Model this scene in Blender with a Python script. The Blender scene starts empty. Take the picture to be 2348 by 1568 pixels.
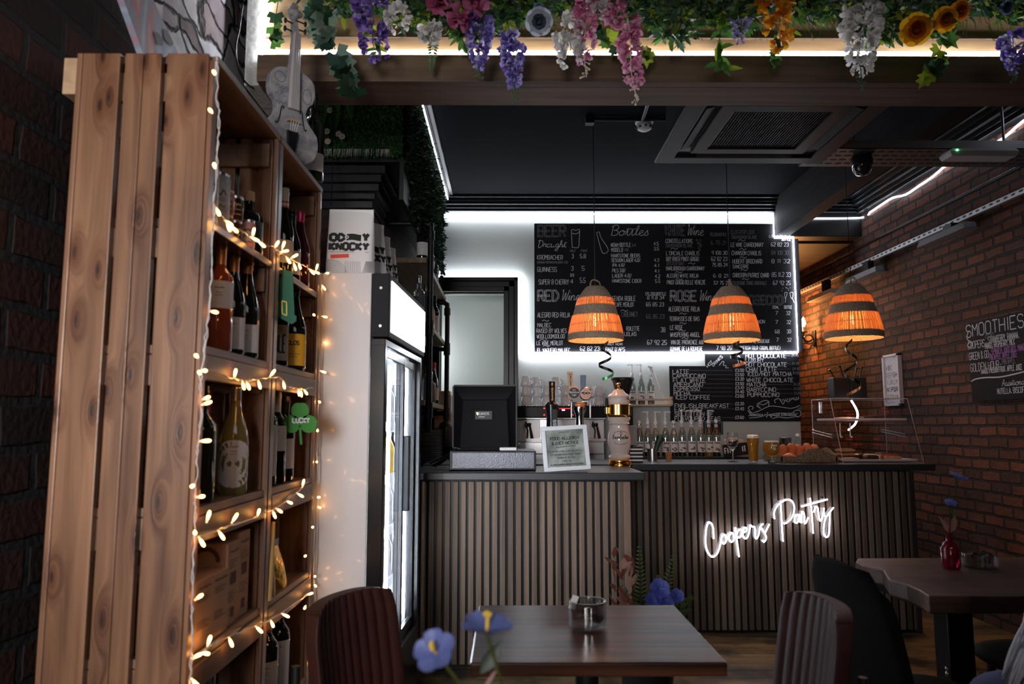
import bpy, bmesh, random
from math import sin, cos, pi, atan, atan2, radians, sqrt
from mathutils import Vector, Matrix, Euler

R = random.Random(11)
sc = bpy.context.scene
COL = sc.collection
V = Vector

# ------------------------------------------------------------------ camera
FP = 1700.0                                   # focal length in pixels of the 2348 x 1568 frame
CAMP = V((0, 0, 1.35))
cam = bpy.data.cameras.new('camera')
cam.sensor_width = 36
cam.lens = FP / 2348 * 36
cam.clip_start = 0.02
cam.dof.use_dof = True
cam.dof.focus_distance = 5.2
cam.dof.aperture_fstop = 3.6
camo = bpy.data.objects.new('camera', cam)
COL.objects.link(camo)
camo.location = CAMP
camo.rotation_euler = (pi / 2 + atan(189 / FP), 0, -atan(9 / FP))
sc.camera = camo
RC = camo.rotation_euler.to_matrix()
sc.view_settings.view_transform = 'Standard'
sc.view_settings.look = 'None'
sc.view_settings.gamma = 1.0
sc.view_settings.use_curve_mapping = False
sc.view_settings.exposure = 0.12


def ray(px, py):
    return RC @ V(((px - 1174) / FP, (784 - py) / FP, -1))


def PY(px, py, y):                            # point of a sight line at depth y
    d = ray(px, py)
    return CAMP + d * (y / d.y)


def PZ(px, py, z):
    d = ray(px, py)
    return CAMP + d * ((z - CAMP.z) / d.z)


def PX(px, py, x):
    d = ray(px, py)
    return CAMP + d * (x / d.x)


# ------------------------------------------------------------------ world and room light
w = bpy.data.worlds.new('world')
sc.world = w
w.use_nodes = True
w.node_tree.nodes['Background'].inputs[0].default_value = (0.55, 0.65, 1.0, 1)
w.node_tree.nodes['Background'].inputs[1].default_value = 0.012


def lamp(name, kind, loc, energy, col=(1, 1, 1), size=None, rot=None, spread=None, size_y=None, radius=None):
    l = bpy.data.lights.new(name, kind)
    l.energy = energy
    l.color = col
    if kind == 'AREA':
        l.size = size
        if size_y:
            l.shape = 'RECTANGLE'
            l.size_y = size_y
        if spread:
            l.spread = spread
    elif radius is not None:
        l.shadow_soft_size = radius
    o = bpy.data.objects.new(name, l)
    COL.objects.link(o)
    o.location = loc
    if rot:
        o.rotation_euler = rot
    return o


def aim(o, target):
    o.rotation_euler = (V(target) - o.location).to_track_quat('-Z', 'Y').to_euler()


# added light for assumed daylight from behind, aimed at the rack; no window built
assumed_day = lamp('assumed_daylight', 'AREA', (-0.85, -2.3, 1.7), 23, (1.0, 0.97, 0.95), 1.0, size_y=1.0, spread=radians(60))
aim(assumed_day, (-1.15, 2.0, 1.45))

# added fill light, unseen above and behind the camera, lifts the shadows
room = lamp('front_fill_light', 'AREA', (0.9, -0.9, 3.25), 10, (1.0, 0.98, 0.98), 2.2, size_y=1.2, spread=radians(150))
aim(room, (1.0, 4.0, 1.6))

# ------------------------------------------------------------------ mesh helpers
ROOTM = {}


class MB:
    def __init__(s):
        s.v, s.f, s.m = [], [], []

    def add(s, vs, fs, m=0, T=None):
        b = len(s.v)
        s.v += [tuple(T @ V(p)) if T is not None else tuple(p) for p in vs]
        s.f += [tuple(b + i for i in f) for f in fs]
        s.m += [m] * len(fs)
        return s

    def box(s, x0, x1, y0, y1, z0, z1, m=0, T=None):
        x0, x1 = min(x0, x1), max(x0, x1); y0, y1 = min(y0, y1), max(y0, y1); z0, z1 = min(z0, z1), max(z0, z1)
        return s.add([(x0, y0, z0), (x1, y0, z0), (x1, y1, z0), (x0, y1, z0), (x0, y0, z1), (x1, y0, z1), (x1, y1, z1), (x0, y1, z1)],
                     [(0, 3, 2, 1), (4, 5, 6, 7), (0, 1, 5, 4), (1, 2, 6, 5), (2, 3, 7, 6), (3, 0, 4, 7)], m, T)

    def frus(s, a, b, m=0, T=None):           # two rectangles (x0,x1,y0,y1,z)
        vs = []
        for (x0, x1, y0, y1, z) in (a, b):
            vs += [(x0, y0, z), (x1, y0, z), (x1, y1, z), (x0, y1, z)]
        return s.add(vs, [(0, 3, 2, 1), (4, 5, 6, 7), (0, 1, 5, 4), (1, 2, 6, 5), (2, 3, 7, 6), (3, 0, 4, 7)], m, T)

    def lathe(s, prof, c=(0, 0, 0), n=20, m=0, T=None, a0=0, a1=2 * pi):
        full = abs(a1 - a0 - 2 * pi) < 1e-6
        k = n if full else n + 1
        vs, fs = [], []
        for (r, z) in prof:
            for i in range(k):
                a = a0 + (a1 - a0) * i / n
                vs.append((c[0] + r * cos(a), c[1] + r * sin(a), c[2] + z))
        for j in range(len(prof) - 1):
            for i in range(n):
                i2 = (i + 1) % k
                fs.append((j * k + i, j * k + i2, (j + 1) * k + i2, (j + 1) * k + i))
        return s.add(vs, fs, m, T)

    def tube(s, pts, r, n=6, m=0, closed=False, T=None):
        pts = [V(p) for p in pts]
        N = len(pts)
        rs = r if isinstance(r, (list, tuple)) else [r] * N
        vs, fs = [], []
        prev = None
        for i, p in enumerate(pts):
            a = pts[(i - 1) % N] if (closed or i > 0) else p
            b = pts[(i + 1) % N] if (closed or i < N - 1) else p
            t = (b - a)
            t = t.normalized() if t.length > 1e-9 else V((0, 0, 1))
            if prev is None:
                up = V((0, 0, 1)) if abs(t.z) < .9 else V((1, 0, 0))
                x = t.cross(up).normalized()
            else:
                x = prev - t * prev.dot(t)
                x = x.normalized() if x.length > 1e-6 else t.orthogonal().normalized()
            prev = x
            y = t.cross(x)
            for k in range(n):
                q = 2 * pi * k / n
                vs.append(p + (x * cos(q) + y * sin(q)) * rs[i])
        L = N if closed else N - 1
        for i in range(L):
            j = (i + 1) % N
            for k in range(n):
                k2 = (k + 1) % n
                fs.append((i * n + k, i * n + k2, j * n + k2, j * n + k))
        if not closed:
            fs.append(tuple(range(n - 1, -1, -1)))
            fs.append(tuple((N - 1) * n + k for k in range(n)))
        return s.add(vs, fs, m, T)

    def prism(s, poly, z0, z1, m=0, T=None):
        n = len(poly)
        vs = [(x, y, z0) for x, y in poly] + [(x, y, z1) for x, y in poly]
        fs = [tuple(range(n - 1, -1, -1)), tuple(range(n, 2 * n))]
        fs += [(i, (i + 1) % n, n + (i + 1) % n, n + i) for i in range(n)]
        return s.add(vs, fs, m, T)

    def sphere(s, c, r, n=12, k=8, sc3=(1, 1, 1), m=0, T=None):
        prof = [(r * sin(pi * j / k) + 1e-5, -r * cos(pi * j / k)) for j in range(k + 1)]
        Q = Matrix.Translation(c) @ Matrix.Diagonal((*sc3, 1))
        return s.lathe(prof, (0, 0, 0), n, m, (T @ Q) if T is not None else Q)

    def grid(s, fn, nu, nv, m=0, T=None, closeu=False):
        ku = nu if closeu else nu + 1
        vs = [fn(i / nu, j / nv) for j in range(nv + 1) for i in range(ku)]
        fs = []
        for j in range(nv):
            for i in range(nu):
                i2 = (i + 1) % ku
                fs.append((j * ku + i, j * ku + i2, (j + 1) * ku + i2, (j + 1) * ku + i))
        return s.add(vs, fs, m, T)

    def strokes(s, lines, t, fn, m=0):        # flat strokes of width t laid on a surface fn(u, v)
        cut = []
        for pl in lines:                      # sharp corners start a new piece
            cur = list(pl[:1])
            for i in range(1, len(pl)):
                cur.append(pl[i])
                if i < len(pl) - 1:
                    ax, ay = pl[i][0] - pl[i - 1][0], pl[i][1] - pl[i - 1][1]
                    bx, by = pl[i + 1][0] - pl[i][0], pl[i + 1][1] - pl[i][1]
                    if ax * bx + ay * by < .55 * sqrt((ax * ax + ay * ay) * (bx * bx + by * by)):
                        cut.append(cur); cur = [pl[i]]
            cut.append(cur)
        for pl in cut:
            n = len(pl)
            if n < 2:
                continue
            L, Rr = [], []
            for i in range(n):
                a = pl[max(i - 1, 0)]; b = pl[min(i + 1, n - 1)]
                dx, dy = b[0] - a[0], b[1] - a[1]
                l = sqrt(dx * dx + dy * dy) or 1e-9
                nx, ny = -dy / l * t / 2, dx / l * t / 2
                L.append((pl[i][0] + nx, pl[i][1] + ny)); Rr.append((pl[i][0] - nx, pl[i][1] - ny))
            vs = [fn(*p) for p in Rr] + [fn(*p) for p in L]
            s.add(vs, [(i, i + 1, n + i + 1, n + i) for i in range(n - 1)], m)
        return s

    def build(s, name, mats, parent=None, smooth=None, bevel=0, solid=0, sub=0, local=False, kind=None):
        me = bpy.data.meshes.new(name)
        vs = s.v
        if parent is not None and not local:
            Mi = ROOTM[parent.name].inverted()
            vs = [tuple(Mi @ V(p)) for p in vs]
        me.from_pydata(vs, [], s.f)
        if not isinstance(mats, (list, tuple)):
            mats = [mats]
        for q in mats:
            me.materials.append(q)
        if len(mats) > 1:
            me.polygons.foreach_set('material_index', s.m)
        me.update()
        if smooth:
            me.polygons.foreach_set('use_smooth', [True] * len(me.polygons))
            me.set_sharp_from_angle(angle=radians(smooth))
        o = bpy.data.objects.new(name, me)
        COL.objects.link(o)
        if parent is not None:
            o.parent = parent
            if parent.name in ROOTM:
                ROOTM[o.name] = ROOTM[parent.name]
        else:
            ROOTM[o.name] = Matrix()
        if kind:
            o['kind'] = kind
        if solid:
            q = o.modifiers.new('solid', 'SOLIDIFY'); q.thickness = solid; q.offset = 0
        if sub:
            q = o.modifiers.new('sub', 'SUBSURF'); q.levels = sub; q.render_levels = sub
        if bevel:
            q = o.modifiers.new('bev', 'BEVEL'); q.width = bevel; q.segments = 2
            q.limit_method = 'ANGLE'; q.angle_limit = radians(40)
        return o


def tag(o, label=None, cat=None, group=None, kind=None):
    if label: o['label'] = label
    if cat: o['category'] = cat
    if group: o['group'] = group
    if kind: o['kind'] = kind
    return o


def thing(name, label, cat, loc=(0, 0, 0), rz=0, group=None, rot=None):
    o = bpy.data.objects.new(name, None)
    o.empty_display_size = .05
    COL.objects.link(o)
    o.location = loc
    o.rotation_euler = rot if rot else (0, 0, rz)
    ROOTM[o.name] = Matrix.Translation(loc) @ o.rotation_euler.to_matrix().to_4x4()
    return tag(o, label, cat, group)


def copy_tree(o, parent=None):
    c = o.copy()
    COL.objects.link(c)
    if parent is not None:
        c.parent = parent
    for ch in list(o.children):
        copy_tree(ch, c)
    return c


class Proto:                                  # one of a kind is built at the origin, the others are copies
    def __init__(s, root):
        s.root, s.used = root, False

    def place(s, loc, rz=0, label=None, group=None, rot=None, scale=None):
        o = s.root if not s.used else copy_tree(s.root)
        s.used = True
        o.location = loc
        o.rotation_euler = rot if rot else (0, 0, rz)
        if scale:
            o.scale = scale if isinstance(scale, (tuple, list)) else (scale,) * 3
        return tag(o, label, None, group)


# ------------------------------------------------------------------ materials
MATS = {}


def nodes_of(name):
    m = bpy.data.materials.new(name)
    m.use_nodes = True
    return m, m.node_tree.nodes, m.node_tree.links, m.node_tree.nodes['Principled BSDF']


def pm(name, col, rough=.5, metal=0, emit=None, es=0, trans=0, ior=1.45, alpha=1, coat=0, spec=.5, var=None, bump=None, sheen=0, sss=0):
    if name in MATS:
        return MATS[name]
    m, N, L, b = nodes_of(name)
    b.inputs['Base Color'].default_value = (*col, 1)
    b.inputs['Roughness'].default_value = rough
    b.inputs['Metallic'].default_value = metal
    b.inputs['Transmission Weight'].default_value = trans
    b.inputs['IOR'].default_value = ior
    b.inputs['Alpha'].default_value = alpha
    b.inputs['Coat Weight'].default_value = coat
    b.inputs['Specular IOR Level'].default_value = spec
    b.inputs['Sheen Weight'].default_value = sheen
    if emit:
        b.inputs['Emission Color'].default_value = (*emit, 1)
        b.inputs['Emission Strength'].default_value = es
    if var or bump:
        tc = N.new('ShaderNodeTexCoord')
    if var:                                   # (scale, second colour)
        n = N.new('ShaderNodeTexNoise'); n.inputs['Scale'].default_value = var[0]; n.inputs['Detail'].default_value = 5
        L.new(tc.outputs['Object'], n.inputs['Vector'])
        r = N.new('ShaderNodeValToRGB')
        r.color_ramp.elements[0].position = .35; r.color_ramp.elements[1].position = .68
        r.color_ramp.elements[0].color = (*col, 1); r.color_ramp.elements[1].color = (*var[1], 1)
        L.new(n.outputs['Fac'], r.inputs['Fac'])
        L.new(r.outputs['Color'], b.inputs['Base Color'])
    if bump:                                  # (scale, strength)
        n2 = N.new('ShaderNodeTexNoise'); n2.inputs['Scale'].default_value = bump[0]; n2.inputs['Detail'].default_value = 4
        L.new(tc.outputs['Object'], n2.inputs['Vector'])
        bp = N.new('ShaderNodeBump'); bp.inputs['Strength'].default_value = bump[1]; bp.inputs['Distance'].default_value = .01
        L.new(n2.outputs['Fac'], bp.inputs['Height'])
        L.new(bp.outputs['Normal'], b.inputs['Normal'])
    MATS[name] = m
    return m


def emis(name, col, st):
    if name in MATS:
        return MATS[name]
    m, N, L, b = nodes_of(name)
    N.remove(b)
    e = N.new('ShaderNodeEmission')
    e.inputs[0].default_value = (*col, 1); e.inputs[1].default_value = st
    L.new(e.outputs[0], N['Material Output'].inputs[0])
    MATS[name] = m
    return m


def wood(name, c1, c2, axis='Z', scale=1.0, rough=.5, knots=0.0, coat=0, stain=None, bump=.15, stretch=22):
    if name in MATS:
        return MATS[name]
    m, N, L, b = nodes_of(name)
    b.inputs['Roughness'].default_value = rough
    b.inputs['Coat Weight'].default_value = coat
    tc = N.new('ShaderNodeTexCoord')
    mp = N.new('ShaderNodeMapping')
    k = stretch * scale
    s3 = {'X': (1.6 * scale, k, k), 'Y': (k, 1.6 * scale, k), 'Z': (k, k, 1.6 * scale)}[axis]
    mp.inputs['Scale'].default_value = s3
    L.new(tc.outputs['Object'], mp.inputs['Vector'])
    n = N.new('ShaderNodeTexNoise')
    n.inputs['Scale'].default_value = 1.0; n.inputs['Detail'].default_value = 6; n.inputs['Distortion'].default_value = .8
    L.new(mp.outputs[0], n.inputs['Vector'])
    r = N.new('ShaderNodeValToRGB')
    r.color_ramp.elements[0].position = .3; r.color_ramp.elements[1].position = .7
    r.color_ramp.elements[0].color = (*c1, 1); r.color_ramp.elements[1].color = (*c2, 1)
    L.new(n.outputs['Fac'], r.inputs['Fac'])
    out = r.outputs['Color']
    if knots:
        mp2 = N.new('ShaderNodeMapping')
        q = {'X': (2.6, 9, 9), 'Y': (9, 2.6, 9), 'Z': (9, 9, 2.6)}[axis]
        mp2.inputs['Scale'].default_value = q
        L.new(tc.outputs['Object'], mp2.inputs['Vector'])
        vo = N.new('ShaderNodeTexVoronoi'); vo.inputs['Scale'].default_value = 1.0
        L.new(mp2.outputs[0], vo.inputs['Vector'])
        r2 = N.new('ShaderNodeValToRGB')
        r2.color_ramp.elements[0].position = .14; r2.color_ramp.elements[1].position = .36
        r2.color_ramp.elements[0].color = (1 - knots,) * 3 + (1,); r2.color_ramp.elements[1].color = (1, 1, 1, 1)
        L.new(vo.outputs['Distance'], r2.inputs['Fac'])
        mx = N.new('ShaderNodeMixRGB'); mx.blend_type = 'MULTIPLY'; mx.inputs[0].default_value = 1
        L.new(out, mx.inputs[1]); L.new(r2.outputs['Color'], mx.inputs[2])
        out = mx.outputs[0]
    if stain:                                 # (colour, scale, low, high): worn patches of another colour
        n3 = N.new('ShaderNodeTexNoise'); n3.inputs['Scale'].default_value = stain[1]; n3.inputs['Detail'].default_value = 7
        n3.inputs['Roughness'].default_value = .65
        L.new(mp.outputs[0] if stain[1] < 1 else tc.outputs['Object'], n3.inputs['Vector'])
        r3 = N.new('ShaderNodeValToRGB')
        r3.color_ramp.elements[0].position = stain[2]; r3.color_ramp.elements[1].position = stain[3]
        L.new(n3.outputs['Fac'], r3.inputs['Fac'])
        mx = N.new('ShaderNodeMixRGB'); mx.inputs[2].default_value = (*stain[0], 1)
        L.new(r3.outputs['Color'], mx.inputs[0]); L.new(out, mx.inputs[1])
        out = mx.outputs[0]
    L.new(out, b.inputs['Base Color'])
    bp = N.new('ShaderNodeBump'); bp.inputs['Strength'].default_value = bump; bp.inputs['Distance'].default_value = .004
    L.new(n.outputs['Fac'], bp.inputs['Height'])
    L.new(bp.outputs['Normal'], b.inputs['Normal'])
    MATS[name] = m
    return m


def brick(name, swap, course, c1, c2, mort, bw=.225, msize=.011, rough=.85, bump=.6, dirt=(.02, .018, .018)):
    m, N, L, b = nodes_of(name)
    b.inputs['Roughness'].default_value = rough
    b.inputs['Specular IOR Level'].default_value = .35
    tc = N.new('ShaderNodeTexCoord')
    sp = N.new('ShaderNodeSeparateXYZ'); L.new(tc.outputs['Object'], sp.inputs[0])
    cb = N.new('ShaderNodeCombineXYZ')
    L.new(sp.outputs['Y' if swap == 'X' else 'X'], cb.inputs[0]); L.new(sp.outputs['Z'], cb.inputs[1])
    nz = N.new('ShaderNodeTexNoise'); nz.inputs['Scale'].default_value = 7
    L.new(tc.outputs['Object'], nz.inputs['Vector'])
    av = N.new('ShaderNodeVectorMath'); av.operation = 'MULTIPLY_ADD'
    L.new(nz.outputs['Color'], av.inputs[0]); av.inputs[1].default_value = (.03, .022, 0); L.new(cb.outputs[0], av.inputs[2])
    t = N.new('ShaderNodeTexBrick')
    t.inputs['Scale'].default_value = 1
    t.inputs['Brick Width'].default_value = bw; t.inputs['Row Height'].default_value = course
    t.inputs['Mortar Size'].default_value = msize; t.inputs['Mortar Smooth'].default_value = .35
    t.inputs['Color1'].default_value = (*c1, 1); t.inputs['Color2'].default_value = (*c2, 1); t.inputs['Mortar'].default_value = (*mort, 1)
    t.inputs['Bias'].default_value = 0
    L.new(av.outputs[0], t.inputs['Vector'])
    n = N.new('ShaderNodeTexNoise'); n.inputs['Scale'].default_value = 3.2; n.inputs['Detail'].default_value = 8; n.inputs['Roughness'].default_value = .7
    L.new(tc.outputs['Object'], n.inputs['Vector'])
    r = N.new('ShaderNodeValToRGB'); r.color_ramp.elements[0].position = .35; r.color_ramp.elements[1].position = .7
    L.new(n.outputs['Fac'], r.inputs['Fac'])
    mx = N.new('ShaderNodeMixRGB'); mx.inputs[2].default_value = (*dirt, 1)
    ml = N.new('ShaderNodeMath'); ml.operation = 'MULTIPLY'; ml.inputs[1].default_value = .55
    L.new(r.outputs['Color'], ml.inputs[0]); L.new(ml.outputs[0], mx.inputs[0]); L.new(t.outputs['Color'], mx.inputs[1])
    L.new(mx.outputs[0], b.inputs['Base Color'])
    n2 = N.new('ShaderNodeTexNoise'); n2.inputs['Scale'].default_value = 45; n2.inputs['Detail'].default_value = 6
    L.new(tc.outputs['Object'], n2.inputs['Vector'])
    sb = N.new('ShaderNodeMath'); sb.operation = 'MULTIPLY_ADD'; sb.inputs[1].default_value = .35
    iv = N.new('ShaderNodeMath'); iv.operation = 'SUBTRACT'; iv.inputs[0].default_value = 1
    L.new(t.outputs['Fac'], iv.inputs[1]); L.new(n2.outputs['Fac'], sb.inputs[0]); L.new(iv.outputs[0], sb.inputs[2])
    bp = N.new('ShaderNodeBump'); bp.inputs['Strength'].default_value = bump; bp.inputs['Distance'].default_value = .02
    L.new(sb.outputs[0], bp.inputs['Height']); L.new(bp.outputs['Normal'], b.inputs['Normal'])
    return m


def clear(name, tint=(1, 1, 1), gloss=.12, rough=.02):      # thin clear sheet: lets light straight through, mirrors a little
    if name in MATS:
        return MATS[name]
    m, N, L, b = nodes_of(name)
    N.remove(b)
    tr = N.new('ShaderNodeBsdfTransparent'); tr.inputs[0].default_value = (*tint, 1)
    gl = N.new('ShaderNodeBsdfGlossy'); gl.inputs['Roughness'].default_value = rough
    fr = N.new('ShaderNodeLayerWeight'); fr.inputs[0].default_value = .5
    pw = N.new('ShaderNodeMath'); pw.operation = 'POWER'; pw.inputs[1].default_value = 5
    L.new(fr.outputs['Facing'], pw.inputs[0])
    ma = N.new('ShaderNodeMath'); ma.operation = 'MULTIPLY_ADD'; ma.inputs[1].default_value = .6; ma.inputs[2].default_value = gloss * .4
    L.new(pw.outputs[0], ma.inputs[0])
    mx = N.new('ShaderNodeMixShader')
    L.new(ma.outputs[0], mx.inputs[0]); L.new(tr.outputs[0], mx.inputs[1]); L.new(gl.outputs[0], mx.inputs[2])
    L.new(mx.outputs[0], N['Material Output'].inputs[0])
    MATS[name] = m
    return m


def leafm(name, col, col2=None, tr=.45, rough=.45):          # a leaf or petal: light passes partly through
    if name in MATS:
        return MATS[name]
    m, N, L, b = nodes_of(name)
    b.inputs['Roughness'].default_value = rough
    b.inputs['Base Color'].default_value = (*col, 1)
    t = N.new('ShaderNodeBsdfTranslucent')
    t.inputs[0].default_value = (*col, 1)
    if col2:
        tc = N.new('ShaderNodeTexCoord'); n = N.new('ShaderNodeTexNoise'); n.inputs['Scale'].default_value = 30
        L.new(tc.outputs['Object'], n.inputs['Vector'])
        r = N.new('ShaderNodeValToRGB'); r.color_ramp.elements[0].position = .4; r.color_ramp.elements[1].position = .6
        r.color_ramp.elements[0].color = (*col, 1); r.color_ramp.elements[1].color = (*col2, 1)
        L.new(n.outputs['Fac'], r.inputs['Fac']); L.new(r.outputs[0], b.inputs['Base Color']); L.new(r.outputs[0], t.inputs[0])
    mx = N.new('ShaderNodeMixShader'); mx.inputs[0].default_value = tr
    L.new(b.outputs[0], mx.inputs[1]); L.new(t.outputs[0], mx.inputs[2]); L.new(mx.outputs[0], N['Material Output'].inputs[0])
    MATS[name] = m
    return m


# ------------------------------------------------------------------ hand lettering
GL = {'A': "002640|1232", 'B': "00063645443303|3342413000", 'C': "4536160501103041", 'D': "00062644422000", 'E': "46060040|0333",
      'F': "460600|0333", 'G': "45361605011030414323", 'H': "0006|4046|0343", 'I': "2026", 'J': "4641301001", 'K': "0006|460340",
      'L': "060040", 'M': "0006234640", 'N': "00064046", 'O': "103041453616050110", 'P': "000636454333 03", 'Q': "103041453616050110|2240",
      'R': "000636454333 03|2340", 'S': "453616050413334241301001", 'T': "0646|2620", 'U': "060110304146", 'V': "062046", 'W': "0610243046",
      'X': "0046|0640", 'Y': "062346|2320", 'Z': "06460040", '0': "103041453616050110", '1': "152620", '2': "05163645440040",
      '3': "051636454423|3342413010 01", '4': "30360242", '5': "4606033342413010 01", '6': "361605011030414233 02", '7': "064610",
      '8': "130405163645443313020110304142 33", '9': "44331304051636454430", '&': "40051626351201103042", '.': "2021", ',': "2110",
      '-': "1333", '/': "0046", '£': "4536162511|0030 40|0333", "'": "2625", '%': "0046|0616|3040", '(': "362220 30", ')': "163420 10", '=': "0242|0444"}
CU = {'a': (.85, [[(.72, .85), (.42, 1), (.12, .7), (.15, .2), (.4, 0), (.66, .35), (.72, .9), (.7, .2), (.9, .12)]]),
      'b': (.8, [[(.1, .3), (.35, 1.4), (.3, 2), (.12, 1.5), (.15, .1), (.5, 0), (.68, .5), (.45, .9)]]),
      'd': (.9, [[(.68, .8), (.4, 1), (.12, .6), (.2, .05), (.5, .1), (.7, 1), (.74, 2), (.7, .4), (.76, 0), (.95, .15)]]),
      'e': (.7, [[(.0, .3), (.5, .6), (.52, .9), (.34, 1), (.12, .6), (.2, .1), (.5, 0), (.75, .25)]]),
      'f': (.7, [[(0, .2), (.4, 1.2), (.48, 1.9), (.32, 2), (.3, 1), (.26, -.8), (.42, -.9), (.42, -.1), (.75, .25)]]),
      'g': (.85, [[(.68, .85), (.4, 1), (.12, .6), (.25, .1), (.55, .2), (.7, .95), (.68, -.6), (.4, -1), (.15, -.7), (.9, .2)]]),
      'h': (.85, [[(0, .2), (.35, 1.4), (.33, 2), (.18, 1.6), (.15, 0)], [(.15, .4), (.42, .95), (.6, .7), (.6, .1), (.88, .15)]]),
      'i': (.42, [[(0, .2), (.2, 1), (.2, .15), (.45, .2)], [(.25, 1.4), (.27, 1.5)]]),
      'l': (.45, [[(0, .2), (.35, 1.4), (.32, 2), (.16, 1.6), (.18, .2), (.48, .15)]]),
      'n': (.82, [[(0, .3), (.15, 1), (.15, 0)], [(.15, .5), (.4, 1), (.58, .8), (.58, .1), (.85, .2)]]),
      'o': (.85, [[(.45, 1), (.12, .7), (.15, .15), (.4, 0), (.68, .3), (.65, .85), (.45, 1), (.6, .8), (.88, .85)]]),
      'p': (.85, [[(.1, .8), (.2, 1), (.15, -1)], [(.18, .7), (.45, 1), (.68, .7), (.55, .1), (.2, .1)]]),
      'r': (.65, [[(0, .2), (.2, 1.1), (.3, .9), (.52, .95), (.48, .2), (.68, .15)]]),
      's': (.62, [[(0, .1), (.38, 1.05), (.4, .7), (.54, .3), (.34, 0), (.1, .15)]]),
      't': (.6, [[(0, .2), (.25, 1.2), (.28, 1.7), (.26, .2), (.42, .05), (.62, .2)], [(.02, 1.25), (.6, 1.35)]]),
      'u': (.88, [[(0, .8), (.12, 1), (.15, .2), (.35, 0), (.6, .4), (.64, 1), (.64, .15), (.9, .15)]]),
      'v': (.8, [[(0, .9), (.15, .95), (.35, 0), (.62, .95), (.82, .85)]]),
      'k': (.75, [[(.15, 2), (.15, 0)], [(.6, .95), (.2, .5), (.65, 0)]]),
      'm': (1.1, [[(0, .3), (.12, 1), (.12, 0)], [(.12, .5), (.35, 1), (.5, .8), (.5, 0)], [(.5, .5), (.75, 1), (.9, .8), (.9, 0)]]),
      'c': (.65, [[(.55, .85), (.35, 1), (.1, .6), (.2, .05), (.6, .15)]]),
      'w': (1.0, [[(0, 1), (.2, 0), (.45, .8), (.65, 0), (.9, 1)]]),
      'y': (.85, [[(0, .9), (.12, 1), (.15, .35), (.35, .15), (.6, .5), (.64, 1), (.58, -.6), (.35, -1), (.15, -.7), (.88, .2)]]),
      'B': (1.0, [[(.2, 1.9), (.15, 0)], [(0, 1.7), (.5, 2.1), (.88, 1.7), (.7, 1.15), (.3, 1.05), (.8, .95), (.92, .4), (.6, 0), (.1, .1)]]),
      'D': (1.15, [[(.3, 1.9), (.2, 0), (.7, .1), (1.05, .9), (.8, 1.8), (.2, 2), (0, 1.7)]]),
      'W': (1.15, [[(0, 1.8), (.15, 2), (.28, 0), (.62, 1.5), (.76, 0), (1.15, 2)]]),
      'A': (.9, [[(0, 0), (.5, 2), (.72, 0)], [(.2, .8), (.7, .85)]]), 'T': (.8, [[(0, 1.8), (.4, 2), (.9, 1.9)], [(.45, 1.95), (.35, 0)]]),
      'S': (.85, [[(.8, 1.7), (.5, 2), (.2, 1.6), (.6, 1), (.7, .4), (.3, 0), (0, .3)]]),
      'K': (.9, [[(.15, 2), (.15, 0)], [(.8, 2), (.2, 1), (.85, 0)]]), 'H': (.95, [[(.1, 2), (.1, 0)], [(.75, 2), (.75, 0)], [(.1, 1), (.75, 1)]]),
      'L': (.8, [[(.2, 2), (.15, 0), (.75, .05)]]), 'I': (.4, [[(.2, 2), (.2, 0)]]), '.': (.3, [[(.1, 0), (.15, .08)]])}


def crom(pts, k=5, closed=False):
    out = []
    n = len(pts)
    for i in range(n if closed else n - 1):
        if closed:
            p0, p1, p2, p3 = pts[(i - 1) % n], pts[i], pts[(i + 1) % n], pts[(i + 2) % n]
        else:
            p0, p1, p2, p3 = pts[max(i - 1, 0)], pts[i], pts[i + 1], pts[min(i + 2, n - 1)]
        for j in range(k):
            t = j / k
            out.append(tuple(.5 * (2 * b + (c - a) * t + (2 * a - 5 * b + 4 * c - d) * t * t + (3 * b - a - 3 * c + d) * t ** 3)
                             for a, b, c, d in zip(p0, p1, p2, p3)))
    if not closed:
        out.append(tuple(pts[-1]))
    return out


def block(text, x, y, wd, h, slant=0, jit=0):     # capitals as strokes, fitted into width wd and height h
    cells, cx = [], 0
    for ch in text:
        if ch == ' ':
            cx += 3.2
        elif ch in "I1.,'":
            cells.append((ch, cx - 1.1)); cx += 2.6
        else:
            cells.append((ch, cx)); cx += 5.3
    tot = max(cx - 1.3, 1)
    sx, sy = wd / tot, h / 6
    out = []
    for ch, c0 in cells:
        dy = R.uniform(-jit, jit)
        for st in GL.get(ch.upper(), '').replace(' ', '').split('|'):
            pl = [((c0 + int(st[i])), int(st[i + 1])) for i in range(0, len(st) - 1, 2)]
            out.append([(x + px * sx + slant * py * sy, y + dy + py * sy) for px, py in pl])
    return out


def scrawl(x, y, wd, h):                          # handwriting too small to read
    n = max(6, int(wd / max(h, 1e-4) * 2.2))
    return [crom([(x + wd * i / n, y + (h * R.uniform(.5, 1) if i % 2 else h * R.uniform(0, .3))) for i in range(n + 1)], 3)]


def script(text, x, y, wd, xh, slant=.15):         # joined-up lettering
    tot = sum(CU.get(c, (.5, []))[0] for c in text)
    s = wd / tot
    out, cx = [], 0
    for c in text:
        adv, sts = CU.get(c, (.5, []))
        for st in sts:
            out.append([(x + (cx + px) * s + slant * py * xh, y + py * xh) for px, py in crom(st, 4)])
        cx += adv
    return out


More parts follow.
